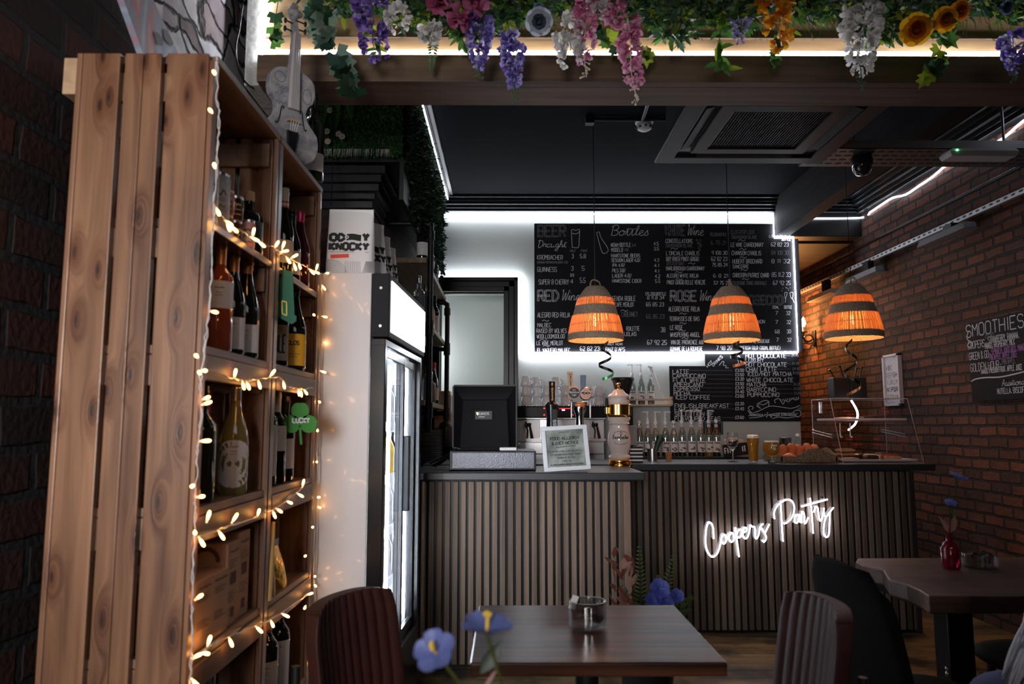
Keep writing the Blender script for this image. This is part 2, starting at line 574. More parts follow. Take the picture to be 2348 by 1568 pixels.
def outline(text, x, y, wd, h, gap):               # double-line capitals
    a = block(text, x, y, wd, h)
    out = []
    for pl in a:
        n = len(pl)
        L, Rr = [], []
        for i in range(n):
            p, q = pl[max(i - 1, 0)], pl[min(i + 1, n - 1)]
            dx, dy = q[0] - p[0], q[1] - p[1]; l = sqrt(dx * dx + dy * dy) or 1
            nx, ny = -dy / l * gap / 2, dx / l * gap / 2
            L.append((pl[i][0] + nx, pl[i][1] + ny)); Rr.append((pl[i][0] - nx, pl[i][1] - ny))
        out.append(L + Rr[::-1] + [L[0]])
    return out
# ------------------------------------------------------------------ shared materials
BLK = pm('black_paint', (.009, .0095, .012), .42, spec=.35)
BLKM = pm('black_metal', (.012, .012, .014), .38, .3)
IRON = pm('iron_pipe', (.02, .019, .02), .42, .6, bump=(60, .2))
CHROME = pm('chrome', (.75, .75, .78), .12, 1)
STEEL = pm('brushed_steel', (.55, .55, .58), .28, 1)
GOLD = pm('gold', (.95, .55, .16), .16, 1)
WHITE = pm('white_paint', (.75, .75, .78), .35)
WPLAST = pm('white_plastic', (.78, .78, .8), .4)
PAPER = pm('paper', (.72, .69, .70), .7)
BOARD = pm('chalkboard', (.010, .010, .013), .75, spec=.25)
CHALK = pm('chalk', (.62, .64, .70), .9, spec=.1)
CHALKD = pm('chalk_faint', (.19, .2, .235), .9, spec=.1)
GLASS = pm('clear_glass', (1, 1, 1), .02, trans=1, ior=1.45)
THIN = clear('thin_glass', (.93, .95, .96), .08)
ACRYL = clear('clear_acrylic', (.95, .95, .97), .06)
DWOOD = wood('dark_timber', (.035, .018, .012), (.09, .05, .032), 'X', 1, .55)
LEDM = emis('led_white', (.88, .92, 1.0), 46)
LEDS = emis('led_white_soft', (.86, .9, 1.0), 9)
LEDB = emis('led_beam', (.88, .92, 1.0), 30)
WARM = emis('warm_bulb', (1.0, .42, .09), 20)

# ------------------------------------------------------------------ the room
floorm = wood('worn_boards', (.13, .085, .035), (.30, .21, .10), 'X', .9, .5, knots=.5, stain=((.03, .022, .014), 2.2, .45, .6), bump=.4)
mb = MB()
for i in range(95):
    y = -2.7 + i * .12
    mb.box(-1.45, 3.45, y + .002, y + .118, -.03, 0)
mb.box(-1.45, 3.45, -2.7, 8.75, -.06, -.006, 1)
mb.build('floor', [floorm, BLK], kind='structure')

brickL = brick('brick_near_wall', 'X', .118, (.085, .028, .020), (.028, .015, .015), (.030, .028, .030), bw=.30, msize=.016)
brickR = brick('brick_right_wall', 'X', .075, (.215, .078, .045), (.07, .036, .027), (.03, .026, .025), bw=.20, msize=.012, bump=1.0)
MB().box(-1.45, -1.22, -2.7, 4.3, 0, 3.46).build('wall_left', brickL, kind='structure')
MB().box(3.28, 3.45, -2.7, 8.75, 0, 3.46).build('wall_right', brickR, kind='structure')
navy = pm('navy_ceiling_paint', (.0075, .0085, .012), .8, spec=.03, bump=(9, .1))
MB().box(-1.45, 3.45, -2.7, 6.9, 3.44, 3.5).build('ceiling', navy, kind='structure')
green = pm('sage_wall_paint', (.52, .565, .55), .8, bump=(120, .12))
mb = MB()
mb.box(-.85, -.62, 6.72, 6.9, 0, 3.44)
mb.box(-.62, -.04, 6.72, 6.9, 2.557, 3.44)
mb.box(-.04, 2.64, 6.72, 6.9, 0, 3.44)
mb.build('wall_back', green, kind='structure')
doorblk = pm('door_frame_gloss', (.010, .011, .015), .32, spec=.35)
lob = pm('lobby_paint', (.60, .65, .64), .8, bump=(120, .1))
mb = MB(); mb.box(-1.3, .7, 7.5, 7.6, 0, 3.2); mb.box(-1.4, -1.3, 6.9, 7.6, 0, 3.2); mb.box(.7, .8, 6.9, 7.6, 0, 3.2); mb.box(-1.4, .8, 6.9, 7.6, 3.2, 3.25)
mb.build('wall_lobby', lob, kind='structure')
lamp('assumed_lobby_light', 'POINT', (-.9, 7.15, 2.0), 11, (.97, .99, 1.0), radius=.15)  # added unseen light; a lit lobby beyond the doorway is assumed
fr = MB()
for (a, b, d) in ((0, .045, .055), (.045, .095, .035), (.095, .13, .065)):      # stepped architrave
    fr.box(-.04 + a, -.04 + b, 6.72 - d, 6.80, 0, 2.557 + b)
    fr.box(-.62 - b, -.62 - a, 6.72 - d, 6.80, 0, 2.557 + b)
    fr.box(-.62 - b, -.04 + b, 6.72 - d, 6.80, 2.557 + a, 2.557 + b)
fr.build('door_1', doorblk, bevel=.004, kind='structure')
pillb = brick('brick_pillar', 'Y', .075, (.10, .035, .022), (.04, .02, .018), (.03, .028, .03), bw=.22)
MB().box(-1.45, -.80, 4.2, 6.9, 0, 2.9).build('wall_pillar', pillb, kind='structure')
MB().box(-1.45, -.62, 4.10, 6.9, 2.84, 3.44).build('wall_bulkhead', BLK, kind='structure')
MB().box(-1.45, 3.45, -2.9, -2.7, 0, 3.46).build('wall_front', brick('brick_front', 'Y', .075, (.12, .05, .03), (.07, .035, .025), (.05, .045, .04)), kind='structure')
# passage beyond the right end of the sage wall
brown = wood('passage_timber', (.02, .011, .008), (.05, .028, .018), 'X', 1, .6)
mb = MB()
mb.box(2.60, 3.28, 6.9, 8.75, 3.06, 3.12)
mb.build('ceiling_passage', brown, kind='structure')
MB().box(2.60, 3.45, 8.65, 8.8, 0, 3.2).build('wall_passage', brown, kind='structure')
MB().box(2.62, 3.28, 6.70, 6.92, 3.08, 3.44).build('trim_lintel', BLK, bevel=.006, kind='structure')


def cornice(name, p0, p1, out, z1, hgt, dep, steps=5, mat=None):   # stepped moulding from p0 to p1, standing out along `out`
    m_ = MB()
    for i in range(steps):
        a = i / steps
        d = dep * (.25 + .75 * a) if i % 2 == 0 else dep * (.18 + .75 * a)
        za, zb = z1 - hgt * (1 - a), z1 - hgt * (1 - a - 1 / steps)
        q0, q1 = V((*p0, 0)), V((*p1, 0))
        o_ = V((*out, 0)) * d
        xs = [q0.x, q1.x, q0.x + o_.x, q1.x + o_.x]; ys = [q0.y, q1.y, q0.y + o_.y, q1.y + o_.y]
        m_.box(min(xs), max(xs), min(ys), max(ys), za, zb)
    return m_.build(name, mat or doorblk, bevel=.006, kind='structure')


cornice('trim_back', (-.6, 6.72), (2.475, 6.72), (0, -1), 3.44, .13, .16)
cornice('trim_left', (-.62, 4.1), (-.62, 6.55), (1, 0), 3.44, .10, .14)
cornice('trim_right', (3.28, 3.0), (3.28, 6.7), (-1, 0), 3.44, .15, .2)
cornice('trim_passage', (2.62, 6.70), (3.28, 6.70), (0, -1), 3.44, .14, .14)
mb = MB()
for i, (a, d) in enumerate(((0, .02), (.05, .035), (.09, .06), (.14, .075), (.185, .10))):   # pillar capital
    h = .05
    mb.box(-1.22, -.80 + d, 4.2 - d, 4.55, 2.59 + a, 2.59 + a + h)
mb.build('trim_capital', doorblk, bevel=.006, kind='structure')
beam = wood('navy_beam', (.010, .010, .014), (.02, .018, .02), 'Y', 1, .8)
beam.node_tree.nodes['Principled BSDF'].inputs['Specular IOR Level'].default_value = .06
mb = MB()
mb.box(2.475, 2.61, 2.96, 6.72, 3.09, 3.44)
mb.build('ceiling_beam', beam, bevel=.004, kind='structure')

# the big timber beam that carries the flowers
pine = wood('beam_pine', (.20, .11, .05), (.40, .25, .12), 'X', .8, .55, knots=.5)
oakd = wood('beam_dark', (.06, .033, .02), (.13, .075, .045), 'X', .9, .6)
mb = MB()
mb.box(-1.03, 3.28, 2.95, 3.00, 2.80, 3.44, 0)
mb.box(-1.03, 3.28, 2.90, 2.95, 2.745, 2.86, 1)
mb.box(-1.03, 3.28, 2.95, 3.13, 2.745, 2.79, 1)
mb.box(-1.03, 3.28, 2.938, 2.95, 2.955, 2.962, 1)
mb.build('trim_beam', [pine, oakd], bevel=.003, kind='structure')

plast = pm('grey_plaster', (.34, .33, .31), .9, bump=(40, .5))
mb = MB()
mb.box(-1.09, -1.03, 2.93, 3.4, 2.74, 3.44)
mb.build('wall_corner', plast, kind='structure')


# the painted stone cladding high on the left wall
def stone_mat():
    m, N, L, b = nodes_of('painted_stone')
    b.inputs['Roughness'].default_value = .8
    tc = N.new('ShaderNodeTexCoord'); mp = N.new('ShaderNodeMapping'); mp.inputs['Scale'].default_value = (1, 3.4, 7.5)
    nd = N.new('ShaderNodeTexNoise'); nd.inputs['Scale'].default_value = 4; nd.inputs['Detail'].default_value = 4; L.new(tc.outputs['Object'], nd.inputs['Vector'])
    av = N.new('ShaderNodeVectorMath'); av.operation = 'MULTIPLY_ADD'; av.inputs[1].default_value = (0, .30, .22)
    L.new(nd.outputs['Color'], av.inputs[0]); L.new(tc.outputs['Object'], av.inputs[2]); L.new(av.outputs[0], mp.inputs[0])
    vo = N.new('ShaderNodeTexVoronoi'); vo.inputs['Scale'].default_value = 1.3
    L.new(mp.outputs[0], vo.inputs['Vector'])
    ve = N.new('ShaderNodeTexVoronoi'); ve.feature = 'DISTANCE_TO_EDGE'; ve.inputs['Scale'].default_value = 1.3
    L.new(mp.outputs[0], ve.inputs['Vector'])
    r = N.new('ShaderNodeValToRGB')
    for p, c in ((.0, (.30, .29, .31)), (.3, (.55, .54, .56)), (.5, (.09, .035, .03)), (.75, (.42, .41, .45))):
        e = r.color_ramp.elements.new(p); e.color = (*c, 1)
    L.new(vo.outputs['Color'], r.inputs[0])
    n = N.new('ShaderNodeTexNoise'); n.inputs['Scale'].default_value = 12; n.inputs['Detail'].default_value = 8
    L.new(tc.outputs['Object'], n.inputs['Vector'])
    mx0 = N.new('ShaderNodeMixRGB'); mx0.blend_type = 'MULTIPLY'; mx0.inputs[0].default_value = .8
    L.new(r.outputs[0], mx0.inputs[1]); L.new(n.outputs['Fac'], mx0.inputs[2])
    r2 = N.new('ShaderNodeValToRGB'); r2.color_ramp.elements[0].position = .02; r2.color_ramp.elements[1].position = .09
    r2.color_ramp.elements[0].color = (.02, .018, .018, 1)
    L.new(ve.outputs['Distance'], r2.inputs[0])
    mx = N.new('ShaderNodeMixRGB'); mx.blend_type = 'MULTIPLY'; mx.inputs[0].default_value = 1
    L.new(mx0.outputs[0], mx.inputs[1]); L.new(r2.outputs[0], mx.inputs[2])
    hs = N.new('ShaderNodeHueSaturation'); hs.inputs['Value'].default_value = 1.9
    L.new(mx.outputs[0], hs.inputs['Color']); L.new(hs.outputs[0], b.inputs['Base Color'])
    bp = N.new('ShaderNodeBump'); bp.inputs['Strength'].default_value = .8; bp.inputs['Distance'].default_value = .03
    L.new(r2.outputs[0], bp.inputs['Height']); L.new(bp.outputs[0], b.inputs['Normal'])
    return m


MB().box(-1.22, -1.19, 2.42, 3.6, 2.25, 3.44).build('wall_stone', stone_mat(), kind='structure')

# ------------------------------------------------------------------ light strips


def led(label, pts, mat=LEDM, r=.006, name='led_strip'):
    o = MB().tube(pts, r, 6).build(name, mat, smooth=60)
    return tag(o, label, 'light strip')


zT = 3.285
xr, zb = PY(1830, 807, 6.68).x, PY(1830, 807, 6.68).z
xd, zd = PY(1194, 806, 6.68).x, PY(1194, 634, 6.66).z
led('white light strip outlining the top of the sage wall, the chalkboard and the door frame',
    [(-.60, 6.69, zT), (2.455, 6.69, zT), (2.455, 6.68, 3.075), (xr, 6.68, 3.07), (xr, 6.68, zb), (xd, 6.68, zb - .01), (xd, 6.68, zd), (-.75, 6.68, zd)], r=.007)
pts = [(2.63, 6.68, 3.245), (3.255, 6.68, 3.25)]
pts += [(3.262, 6.5 - i * .2, 3.25 + .02 * sin(i * 1.3) - .012 * (i % 2)) for i in range(16)]
led('white light strip sagging along the cornice of the right brick wall', crom(pts, 3), LEDS, .008)
led('white light strip along the timber beam under the hanging flowers',
    [(-1.015, 2.92, 3.35), (-1.015, 2.92, 2.89), (-1.0, 2.92, 2.882), (1.0, 2.92, 2.88), (3.25, 2.92, 2.882)], LEDB, r=.008)
led('short white light strip running back along the plastered corner beside the violin', [(-1.02, 2.90, 2.87), (-1.02, 3.4, 2.87)], r=.008)
led('white light strip on top of the green foliage bulkhead', [(-.535, 4.15, 3.335), (-.535, 6.4, 3.335)], LEDS, .006)
# ------------------------------------------------------------------ bar counters
def slat_mat():
    m, N, L, b = nodes_of('slat_walnut')
    b.inputs['Roughness'].default_value = .6
    tc = N.new('ShaderNodeTexCoord'); sp = N.new('ShaderNodeSeparateXYZ'); L.new(tc.outputs['Object'], sp.inputs[0])
    d = N.new('ShaderNodeMath'); d.operation = 'DIVIDE'; d.inputs[1].default_value = .045; L.new(sp.outputs[0], d.inputs[0])
    f = N.new('ShaderNodeMath'); f.operation = 'FLOOR'; L.new(d.outputs[0], f.inputs[0])
    wn = N.new('ShaderNodeTexWhiteNoise'); wn.noise_dimensions = '1D'; L.new(f.outputs[0], wn.inputs['W'])
    mp = N.new('ShaderNodeMapping'); mp.inputs['Scale'].default_value = (90, 90, 3)
    L.new(tc.outputs['Object'], mp.inputs[0])
    n = N.new('ShaderNodeTexNoise'); n.inputs['Scale'].default_value = 1; n.inputs['Detail'].default_value = 5; L.new(mp.outputs[0], n.inputs['Vector'])
    ad = N.new('ShaderNodeMath'); ad.operation = 'MULTIPLY_ADD'; ad.inputs[1].default_value = .55
    L.new(wn.outputs[0], ad.inputs[0]); ml = N.new('ShaderNodeMath'); ml.operation = 'MULTIPLY'; ml.inputs[1].default_value = .6
    L.new(n.outputs[0], ml.inputs[0]); L.new(ml.outputs[0], ad.inputs[2])
    r = N.new('ShaderNodeValToRGB'); r.color_ramp.elements[0].position = .2; r.color_ramp.elements[1].position = .9
    r.color_ramp.elements[0].color = (.07, .042, .028, 1); r.color_ramp.elements[1].color = (.215, .15, .105, 1)
    L.new(ad.outputs[0], r.inputs[0]); L.new(r.outputs[0], b.inputs['Base Color'])
    return m


SLAT = slat_mat()
FELT = pm('black_felt', (.008, .008, .009), .95, spec=.1)
STONE = pm('black_worktop', (.022, .023, .028), .38, spec=.5, var=(60, (.035, .036, .042)))

YL, ZL = 4.25, 1.08          # near (left) counter front and top
YR, ZR = 4.95, 1.09          # far (right) counter front and top
t = thing('bar_counter', 'nearer bar counter with walnut slats, till and allergy notice standing on it', 'counter', (0.1, 4.6, 0), group='slatted bar counters')
MB().box(-.50, .70, 4.33, 4.94, 0, 1.03).build('body', BLK, t)
mb = MB()
n = 0
x = -.495
while x < .655:
    mb.box(x, x + .030, 4.305, 4.33, .02, 1.025)
    x += .045
mb.build('slats', SLAT, t, bevel=.002)
MB().box(.66, .70, 4.30, 4.34, .02, 1.025).build('corner_post', pm('corner_board', (.20, .125, .09), .6), t, bevel=.003)
w_ = thing('worktop', 'black worktop slab of the nearer bar counter under the till', 'worktop', (0.1, 4.6, 1.03))
mb = MB()
mb.box(-.56, .775, YL, 4.945, 1.035, ZL)
mb.build('slab', STONE, w_, bevel=.006)
t = thing('bar_counter', 'farther bar counter with darker walnut slats behind the glowing neon sign', 'counter', (1.7, 5.2, 0), group='slatted bar counters')
MB().box(.70, 2.69, 5.02, 5.5, 0, 1.045).build('body', BLK, t)
mb = MB()
x = .72
while x < 2.66:
    mb.box(x, x + .030, 4.99, 5.02, .02, 1.04)
    x += .045
mb.build('slats', SLAT, t, bevel=.002)
MB().box(2.665, 2.70, 4.985, 5.5, 0, 1.04).build('end_panel', pm('dark_end_panel', (.03, .022, .02), .6), t, bevel=.003)
w_ = thing('worktop', 'black worktop slab of the farther bar counter under the glasses and cake case', 'worktop', (1.7, 5.2, 1.045))
MB().box(-.56, 2.83, YR, 5.62, 1.046, ZR).build('slab', STONE, w_, bevel=.006)
# back counter along the sage wall
bc = thing('back_counter', 'black back counter under the coffee machine along the sage wall', 'counter', (1.0, 6.3, 0))
MB().box(-.45, 2.3, 6.0, 6.70, 0, 1.0).build('body', BLK, bc, bevel=.004)
rs = tag(MB().box(1.03, 2.0, 6.02, 6.5, 1.001, 1.09).build('riser_shelf', BLK, bevel=.004), 'low black riser shelf carrying the row of syrup bottles', 'shelf')

# ------------------------------------------------------------------ till
dr = thing('cash_drawer', 'grey steel cash drawer under the black till screen', 'cash drawer', (-.08, 4.6, ZL))
MB().box(-.345, .165, 4.40, 4.82, ZL + .004, 1.195).build('body', BLKM, dr, bevel=.004)
MB().box(-.33, .155, 4.39, 4.40, ZL + .012, 1.188).build('front_panel', pm('hammered_grey', (.16, .165, .19), .4, .5, bump=(90, .35)), dr, bevel=.004)
MB().box(-.05, .05, 4.43, 4.53, 1.196, 1.214).build('white_receipt', WPLAST, dr, bevel=.003)
till = thing('till_monitor', 'black till screen seen from behind, standing on the grey cash drawer', 'till', (-.08, 4.7, 1.196))
mb = MB()
x0, x1 = -.352, .058
z0, z1 = 1.20, 1.60
T = Matrix.Translation((0, 4.72, 0)) @ Matrix.Rotation(pi / 2, 4, 'X')
mb.prism([(x0 + .012, z0), (x1 - .012, z0), (x1, z0 + .012), (x1, z1 - .012), (x1 - .012, z1), (x0 + .012, z1), (x0, z1 - .012), (x0, z0 + .012)], -.02, .02, 0, T)
mb.frus((x0 + .01, x1 - .01, z0 + .01, z1 - .01, .02), (x0 + .07, x1 - .07, z0 + .0, z1 - .10, .06), 0, T)
mb.build('screen_housing', pm('till_plastic', (.010, .010, .013), .4, spec=.3), till, smooth=25)
mb = MB()
mb.frus((-.30, .01, 4.60, 4.66, 1.20), (-.285, -.005, 4.63, 4.66, 1.505))
mb.build('stand', pm('till_stand', (.008, .008, .010), .65, spec=.15), till, bevel=.006)
mb = MB()
pl = block('GUINNESS', 0, 0, .066, .0145)
o = PY(1097, 951, 4.615); u = V((1, 0, 0)); nv = V((0, -.0, 1))
mb.box(o.x - .02, o.x + .085, 4.607, 4.612, o.z - .028, o.z + .024, 1)
mb.strokes(pl, .0028, lambda a, b: (o.x + a, 4.6055, o.z + b), 0)
mb.strokes([[(-.012, .014), (-.004, -.001)], [(-.004, .014), (-.004, 0)], [(0, .012), (-.004, -.001)]], .002, lambda a, b: (o.x + a, 4.6055, o.z + b), 2)
mb.strokes([[(0, -.009), (.04, -.009)], [(0, -.015), (.038, -.015)]], .0022, lambda a, b: (o.x + a, 4.6055, o.z + b), 0)
mb.build('sticker', [CHALK, BLK, GOLD], till)
cb = MB()
for k in range(3):
    a = PY(985 + 6 * k, 1062 + 6 * k, 4.62); c = PY(1052, 1032 + 2 * k, 4.75); e = PY(1090, 1027, 4.82)
    f = PY(1020, 1047 + 4 * k, 4.68)
    a.z = max(a.z, ZL + .012); c.z = e.z = 1.205
    cb.tube(crom([a, f, c, e], 6), .006, 6)
tag(cb.build('cable', BLK, smooth=60), 'loose black cables looping from the till to the counter end', 'cable')

# ------------------------------------------------------------------ allergy notice
fr = thing('notice_frame', 'white framed food allergy notice leaning on the nearer bar counter', 'framed notice', (.32, 4.36, ZL))
T = Matrix.Translation((PY(1301, 1080, 4.34).x, 4.33, ZL + .004)) @ Matrix.Rotation(radians(-11), 4, 'X') @ Matrix.Rotation(radians(4.5), 4, 'Z') @ Matrix.Rotation(radians(-4), 4, 'Y') 
W2, H2 = .136, .262
Tz = lambda a, b, c=0: tuple(T @ V((a, c, b)))
mb = MB()
for (a, b, c, d) in ((-W2, W2, 0, .024), (-W2, W2, H2 - .024, H2), (-W2, -W2 + .024, .024, H2 - .024), (W2 - .024, W2, .024, H2 - .024)):
    mb.box(a, b, -.012, .01, c, d, 0, T)
mb.build('frame', WHITE, fr, bevel=.002)
leafy = pm('notice_print', (.30, .33, .30), .35, var=(11, (.06, .085, .06)), coat=.6)
mb = MB()
mb.box(-W2 + .02, W2 - .02, -.004, .004, .02, H2 - .02, 0, T)
mb.build('poster', leafy, fr)
mb = MB()
sf = lambda a, b: Tz(a, b, -.0052)
for tx, x, y, wd, h, th in (('COOPERS PANTRY', -.03, .222, .06, .006, .001), ('FOOD ALLERGY', -.085, .181, .17, .016, .0034), ('& DIET NOTICE', -.078, .153, .158, .016, .0034)):
    mb.strokes(block(tx, x, y, wd, h), th, sf)
mb.strokes([[(-.055, .136), (0, .141), (.06, .142)]], .003, sf)
for k, (tx, wd) in enumerate((('If you have a food allergy or a special', .19), ('dietary requirement please inform a', .175), ('member of the team', .10), ('Thank You', .055))):
    mb.strokes(block(tx, -wd / 2, .110 - k * .019, wd, .008), .0014, sf)
mb.strokes(block('we cannot guarantee absence of any allergens', -.095, .034, .19, .006), .0016, sf)
mb.build('lettering', pm('ink', (.012, .013, .014), .6), fr)

# ------------------------------------------------------------------ beer taps
ZL = ZR
PORC = pm('porcelain', (.74, .62, .58), .12, coat=.6)
tw = thing('beer_tower', 'pink white porcelain beer tower with gold bands on the bar', 'beer tap', (.735, 4.98, ZL))
cx, cy, z0 = PY(1420, 1000, 4.98).x, 4.98, ZL


def px2z(p):
    return PY(1420, p, 4.98).z - ZL


def pr(lst):
    k = 4.98 / FP
    return [(max(r, .001) * k, px2z(y)) for r, y in lst]


ct = (cx, cy, ZL)
g = MB()
g.lathe([(.001, .001)] + pr([(29, 1069), (30, 1066), (29, 1063), (24, 1061), (27, 1058), (27, 1055), (22, 1052), (1, 1052)]), ct, 28)
g.build('base', GOLD, tw, smooth=40)
g = MB()
g.lathe(pr([(1, 1052), (22, 1052), (25, 1048), (24, 1044), (20, 1042), (20, 1038), (24, 1028), (26.5, 1014), (26, 1000), (22, 985), (20, 976), (21, 973), (24, 971), (22, 968), (25, 962), (26, 958), (23, 956), (1, 956)]), ct, 28)
g.build('body', PORC, tw, smooth=50)
g = MB()
g.lathe(pr([(1, 956), (24, 956), (25, 953), (28, 951), (28, 928), (25, 926), (1, 926)]), ct, 28)
g.build('gold_band', GOLD, tw, smooth=40)
g = MB()
g.lathe(pr([(1, 926), (24, 926), (25.5, 921), (25, 917), (20, 916), (20, 914), (23, 911), (24, 908), (21, 904), (14, 900), (13, 897), (11, 896), (10, 893), (1, 892)]), ct, 28)
g.build('lid', PORC, tw, smooth=50)
g = MB()
g.lathe(pr([(1, 892), (5, 892), (2.2, 889), (2.2, 886), (5, 884), (6, 881), (4, 878), (1, 877)]), ct, 16)
g.build('finial', GOLD, tw, smooth=50)
g = MB()
p0 = V((cx - .085, cy - .03, px2z(938) + ZL)); 
g.tube([V((cx - .06, cy - .02, p0.z)), p0], .012, 10)
g.tube([p0 + V((0, 0, -.03)), p0 + V((0, 0, .01))], .014, 10)
g.build('tap_spout', GOLD, tw, smooth=50)
g = MB()
g.lathe([(.001, 0), (.008, .002), (.012, .03), (.011, .05), (.006, .065), (.001, .067)], (p0.x, p0.y, p0.z + .01), 12)
g.build('tap_handle', BLK, tw, smooth=50)
g = MB()
rr = 26.4 * 4.98 / FP
cyl = lambda a, b, r_=rr: (cx + r_ * sin(a / r_) * 1.0, cy - r_ * cos(a / r_) - .0012, ZL + px2z(1003) + b)
g.strokes(script('Krombacher', -.058, -.008, .114, .014, .1), .0036, cyl)
el = [(.064 * cos(a * pi / 14), .044 * sin(a * pi / 14)) for a in range(29)]
g.strokes([el[2:12], el[17:26]], .0028, cyl, 1)
g.strokes([[(-.01, .028), (0, .02), (.01, .028)], [(-.008, .036), (.008, .036)]], .004, cyl, 1)
g.build('emblem', [pm('emblem_ink', (.02, .02, .022), .4), pm('emblem_red', (.22, .05, .04), .4)], tw)

gt = thing('beer_tap', 'tall black stout tap with gold lettered handle behind the allergy notice', 'beer tap', (.27, 5.0, ZL))
c = PY(1266, 1000, 5.0)
zt = lambda p: PY(1266, p, 5.0).z
g = MB()
g.lathe([(.001, .0), (.048, 0), (.046, .03), (.040, .1), (.036, zt(955) - ZL), (.045, zt(935) - ZL), (.046, zt(928) - ZL), (.03, zt(922) - ZL), (.001, zt(921) - ZL)], (c.x, 5.0, ZL), 20)
g.build('column', pm('tap_black', (.012, .012, .013), .12, coat=.7), gt, smooth=40)
g = MB()
g.box(c.x - .004, c.x + .032, 4.945, 4.956, ZL + .05, zt(938)); g.build('badge_strip', pm('tap_strip', (.02, .02, .022), .2), gt, bevel=.003)
g = MB()
T = Matrix.Translation((c.x + .014, 4.9435, ZL + .12)) @ Matrix.Rotation(-pi / 2, 4, 'Y')
g.strokes(block('GUINNESS', 0, 0, .16, .018), .0045, lambda a, b: (c.x + .023 - b, 4.9435, ZL + .13 + a))
g.strokes([[(0, 0), (.0, .27)]], .002, lambda a, b: (c.x - .002, 4.9435, ZL + .06 + b), 1)
g.strokes([[(0, 0), (.0, .27)]], .002, lambda a, b: (c.x + .031, 4.9435, ZL + .06 + b), 1)
g.build('lettering', [CHALK, GOLD], gt)
g = MB()
hz = zt(925)
g.frus((c.x - .018, c.x + .018, 4.975, 5.01, hz), (c.x - .021, c.x + .021, 4.965, 5.0, zt(874)))
g.build('tap_handle', pm('tap_black', (0, 0, 0)), gt, bevel=.006)
g = MB()
g.strokes(block('GUINNESS', 0, 0, .085, .010), .003, lambda a, b: (c.x + .006 - b, 4.9655 - .0, hz + .02 + a))
g.sphere((c.x, 4.968, zt(881)), .013, 10, 6, (.7, .5, 1.2), 1)
g.build('handle_emblem', [GOLD, pm('copper', (.8, .3, .12), .3, .8)], gt)

tt = thing('beer_tap', 'chrome twin tap with two round lager badges and long handles', 'beer tap', (.47, 5.0, ZL))
c = PY(1330, 1000, 5.0); zt = lambda p: PY(1330, p, 5.0).z
g = MB()
g.lathe([(.001, 0), (.05, 0), (.045, .02), (.030, .04), (.026, zt(960) - ZL), (.03, zt(950) - ZL), (.042, zt(940) - ZL), (.042, zt(932) - ZL), (.001, zt(931) - ZL)], (c.x, 5.0, ZL), 22)
g.box(c.x - .075, c.x + .075, 4.98, 5.02, zt(931), zt(921))
g.build('column', CHROME, tt, smooth=40, bevel=.003)
for sx in (-1, 1):
    g = MB(); g.tube([(c.x + sx * .062, 4.97, zt(925)), (c.x + sx * .062, 4.93, zt(922)), (c.x + sx * .062, 4.93, zt(958))], .007, 8)
    g.build('spout', STEEL, tt, smooth=50)
g = MB(); g.sphere((c.x + .002, 4.968, zt(928)), .026, 14, 8, (1.25, .6, .7)); g.build('lens', pm('amber_lens', (.75, .2, .04), .15, coat=.5), tt, smooth=60)
for nm, pxx, pyy, ring, face in (('badge', 1316, 901, pm('badge_cream', (.62, .36, .26), .4), pm('badge_black', (.02, .02, .022), .4)), ('badge', 1343, 903, CHROME, pm('badge_peach', (.72, .42, .36), .4))):
    q = PY(pxx, pyy, 4.93)
    T = Matrix.Translation(q) @ Matrix.Rotation(pi / 2, 4, 'X')
    g = MB(); g.lathe([(.001, -.008), (.044, -.008), (.044, .004), (.040, .008), (.001, .008)], (0, 0, 0), 28, 0, T)
    g.build(nm + '_disc', ring, tt, smooth=40)
    g = MB(); g.lathe([(.037, .0085), (.036, .0095), (.001, .0095)], (0, 0, 0), 28, 0, T)
    sf = lambda a, b, q=q: (q.x + a, q.y - .0102, q.z + b)
    if pxx == 1316:
        g.strokes(script('Hawkstone', -.032, .0, .064, .007, .05), .0028, sf, 1)
        g.strokes(script('Lager', -.013, -.016, .028, .006, .05), .002, sf, 1)
        g.strokes([[(-.007, .012), (-.007, .028)], [(.007, .012), (.007, .028)], [(-.007, .018), (.007, .018)], [(-.007, .022), (.007, .022)]], .0035, sf, 2)
    else:
        g.strokes(block('PEACH', -.026, -.002, .052, .013), .0045, sf, 1)
        g.strokes(scrawl(-.014, .022, .028, .004), .0014, sf, 1)
        g.strokes([[(-.028, -.014), (-.01, -.011), (.01, -.014), (.028, -.012)], [(-.02, -.022), (.02, -.022)]], .006, sf, 2)
    g.build(nm, [face, CHALK if pxx == 1316 else pm('ink', (0, 0, 0)), pm('badge_orange', (.75, .28, .10), .5)], tt)
for pxx, pyt, pyb, mt in ((1310, 852, 885, pm('handle_wood', (.62, .36, .22), .5)), (1337, 860, 888, pm('handle_blue_grey', (.10, .13, .19), .35, .4))):
    a, b = PY(pxx, pyb, 4.965), PY(pxx - 3 if pxx == 1310 else pxx, pyt, 4.965)
    g = MB()
    dx = b.x - a.x
    g.frus((a.x - .012, a.x + .012, 4.955, 4.98, zt(915)), (b.x - .019, b.x + .019, 4.95, 4.98, b.z))
    if pxx == 1310:
        g.strokes(block('HAWKSTONE', 0, 0, .07, .009), .0022, lambda s, r_: (a.x + .004 + dx * .7 - r_, 4.9495, a.z - .0 + s), 1)
        g.strokes([[(-.006, -.006), (-.006, .008)], [(.006, -.006), (.006, .008)], [(-.006, .001), (.006, .001)]], .003, lambda s, r_: (b.x + s, 4.9485, b.z - .02 + r_), 1)
    g.build('tap_handle', [mt, pm('ink', (0, 0, 0))], tt, bevel=.003)

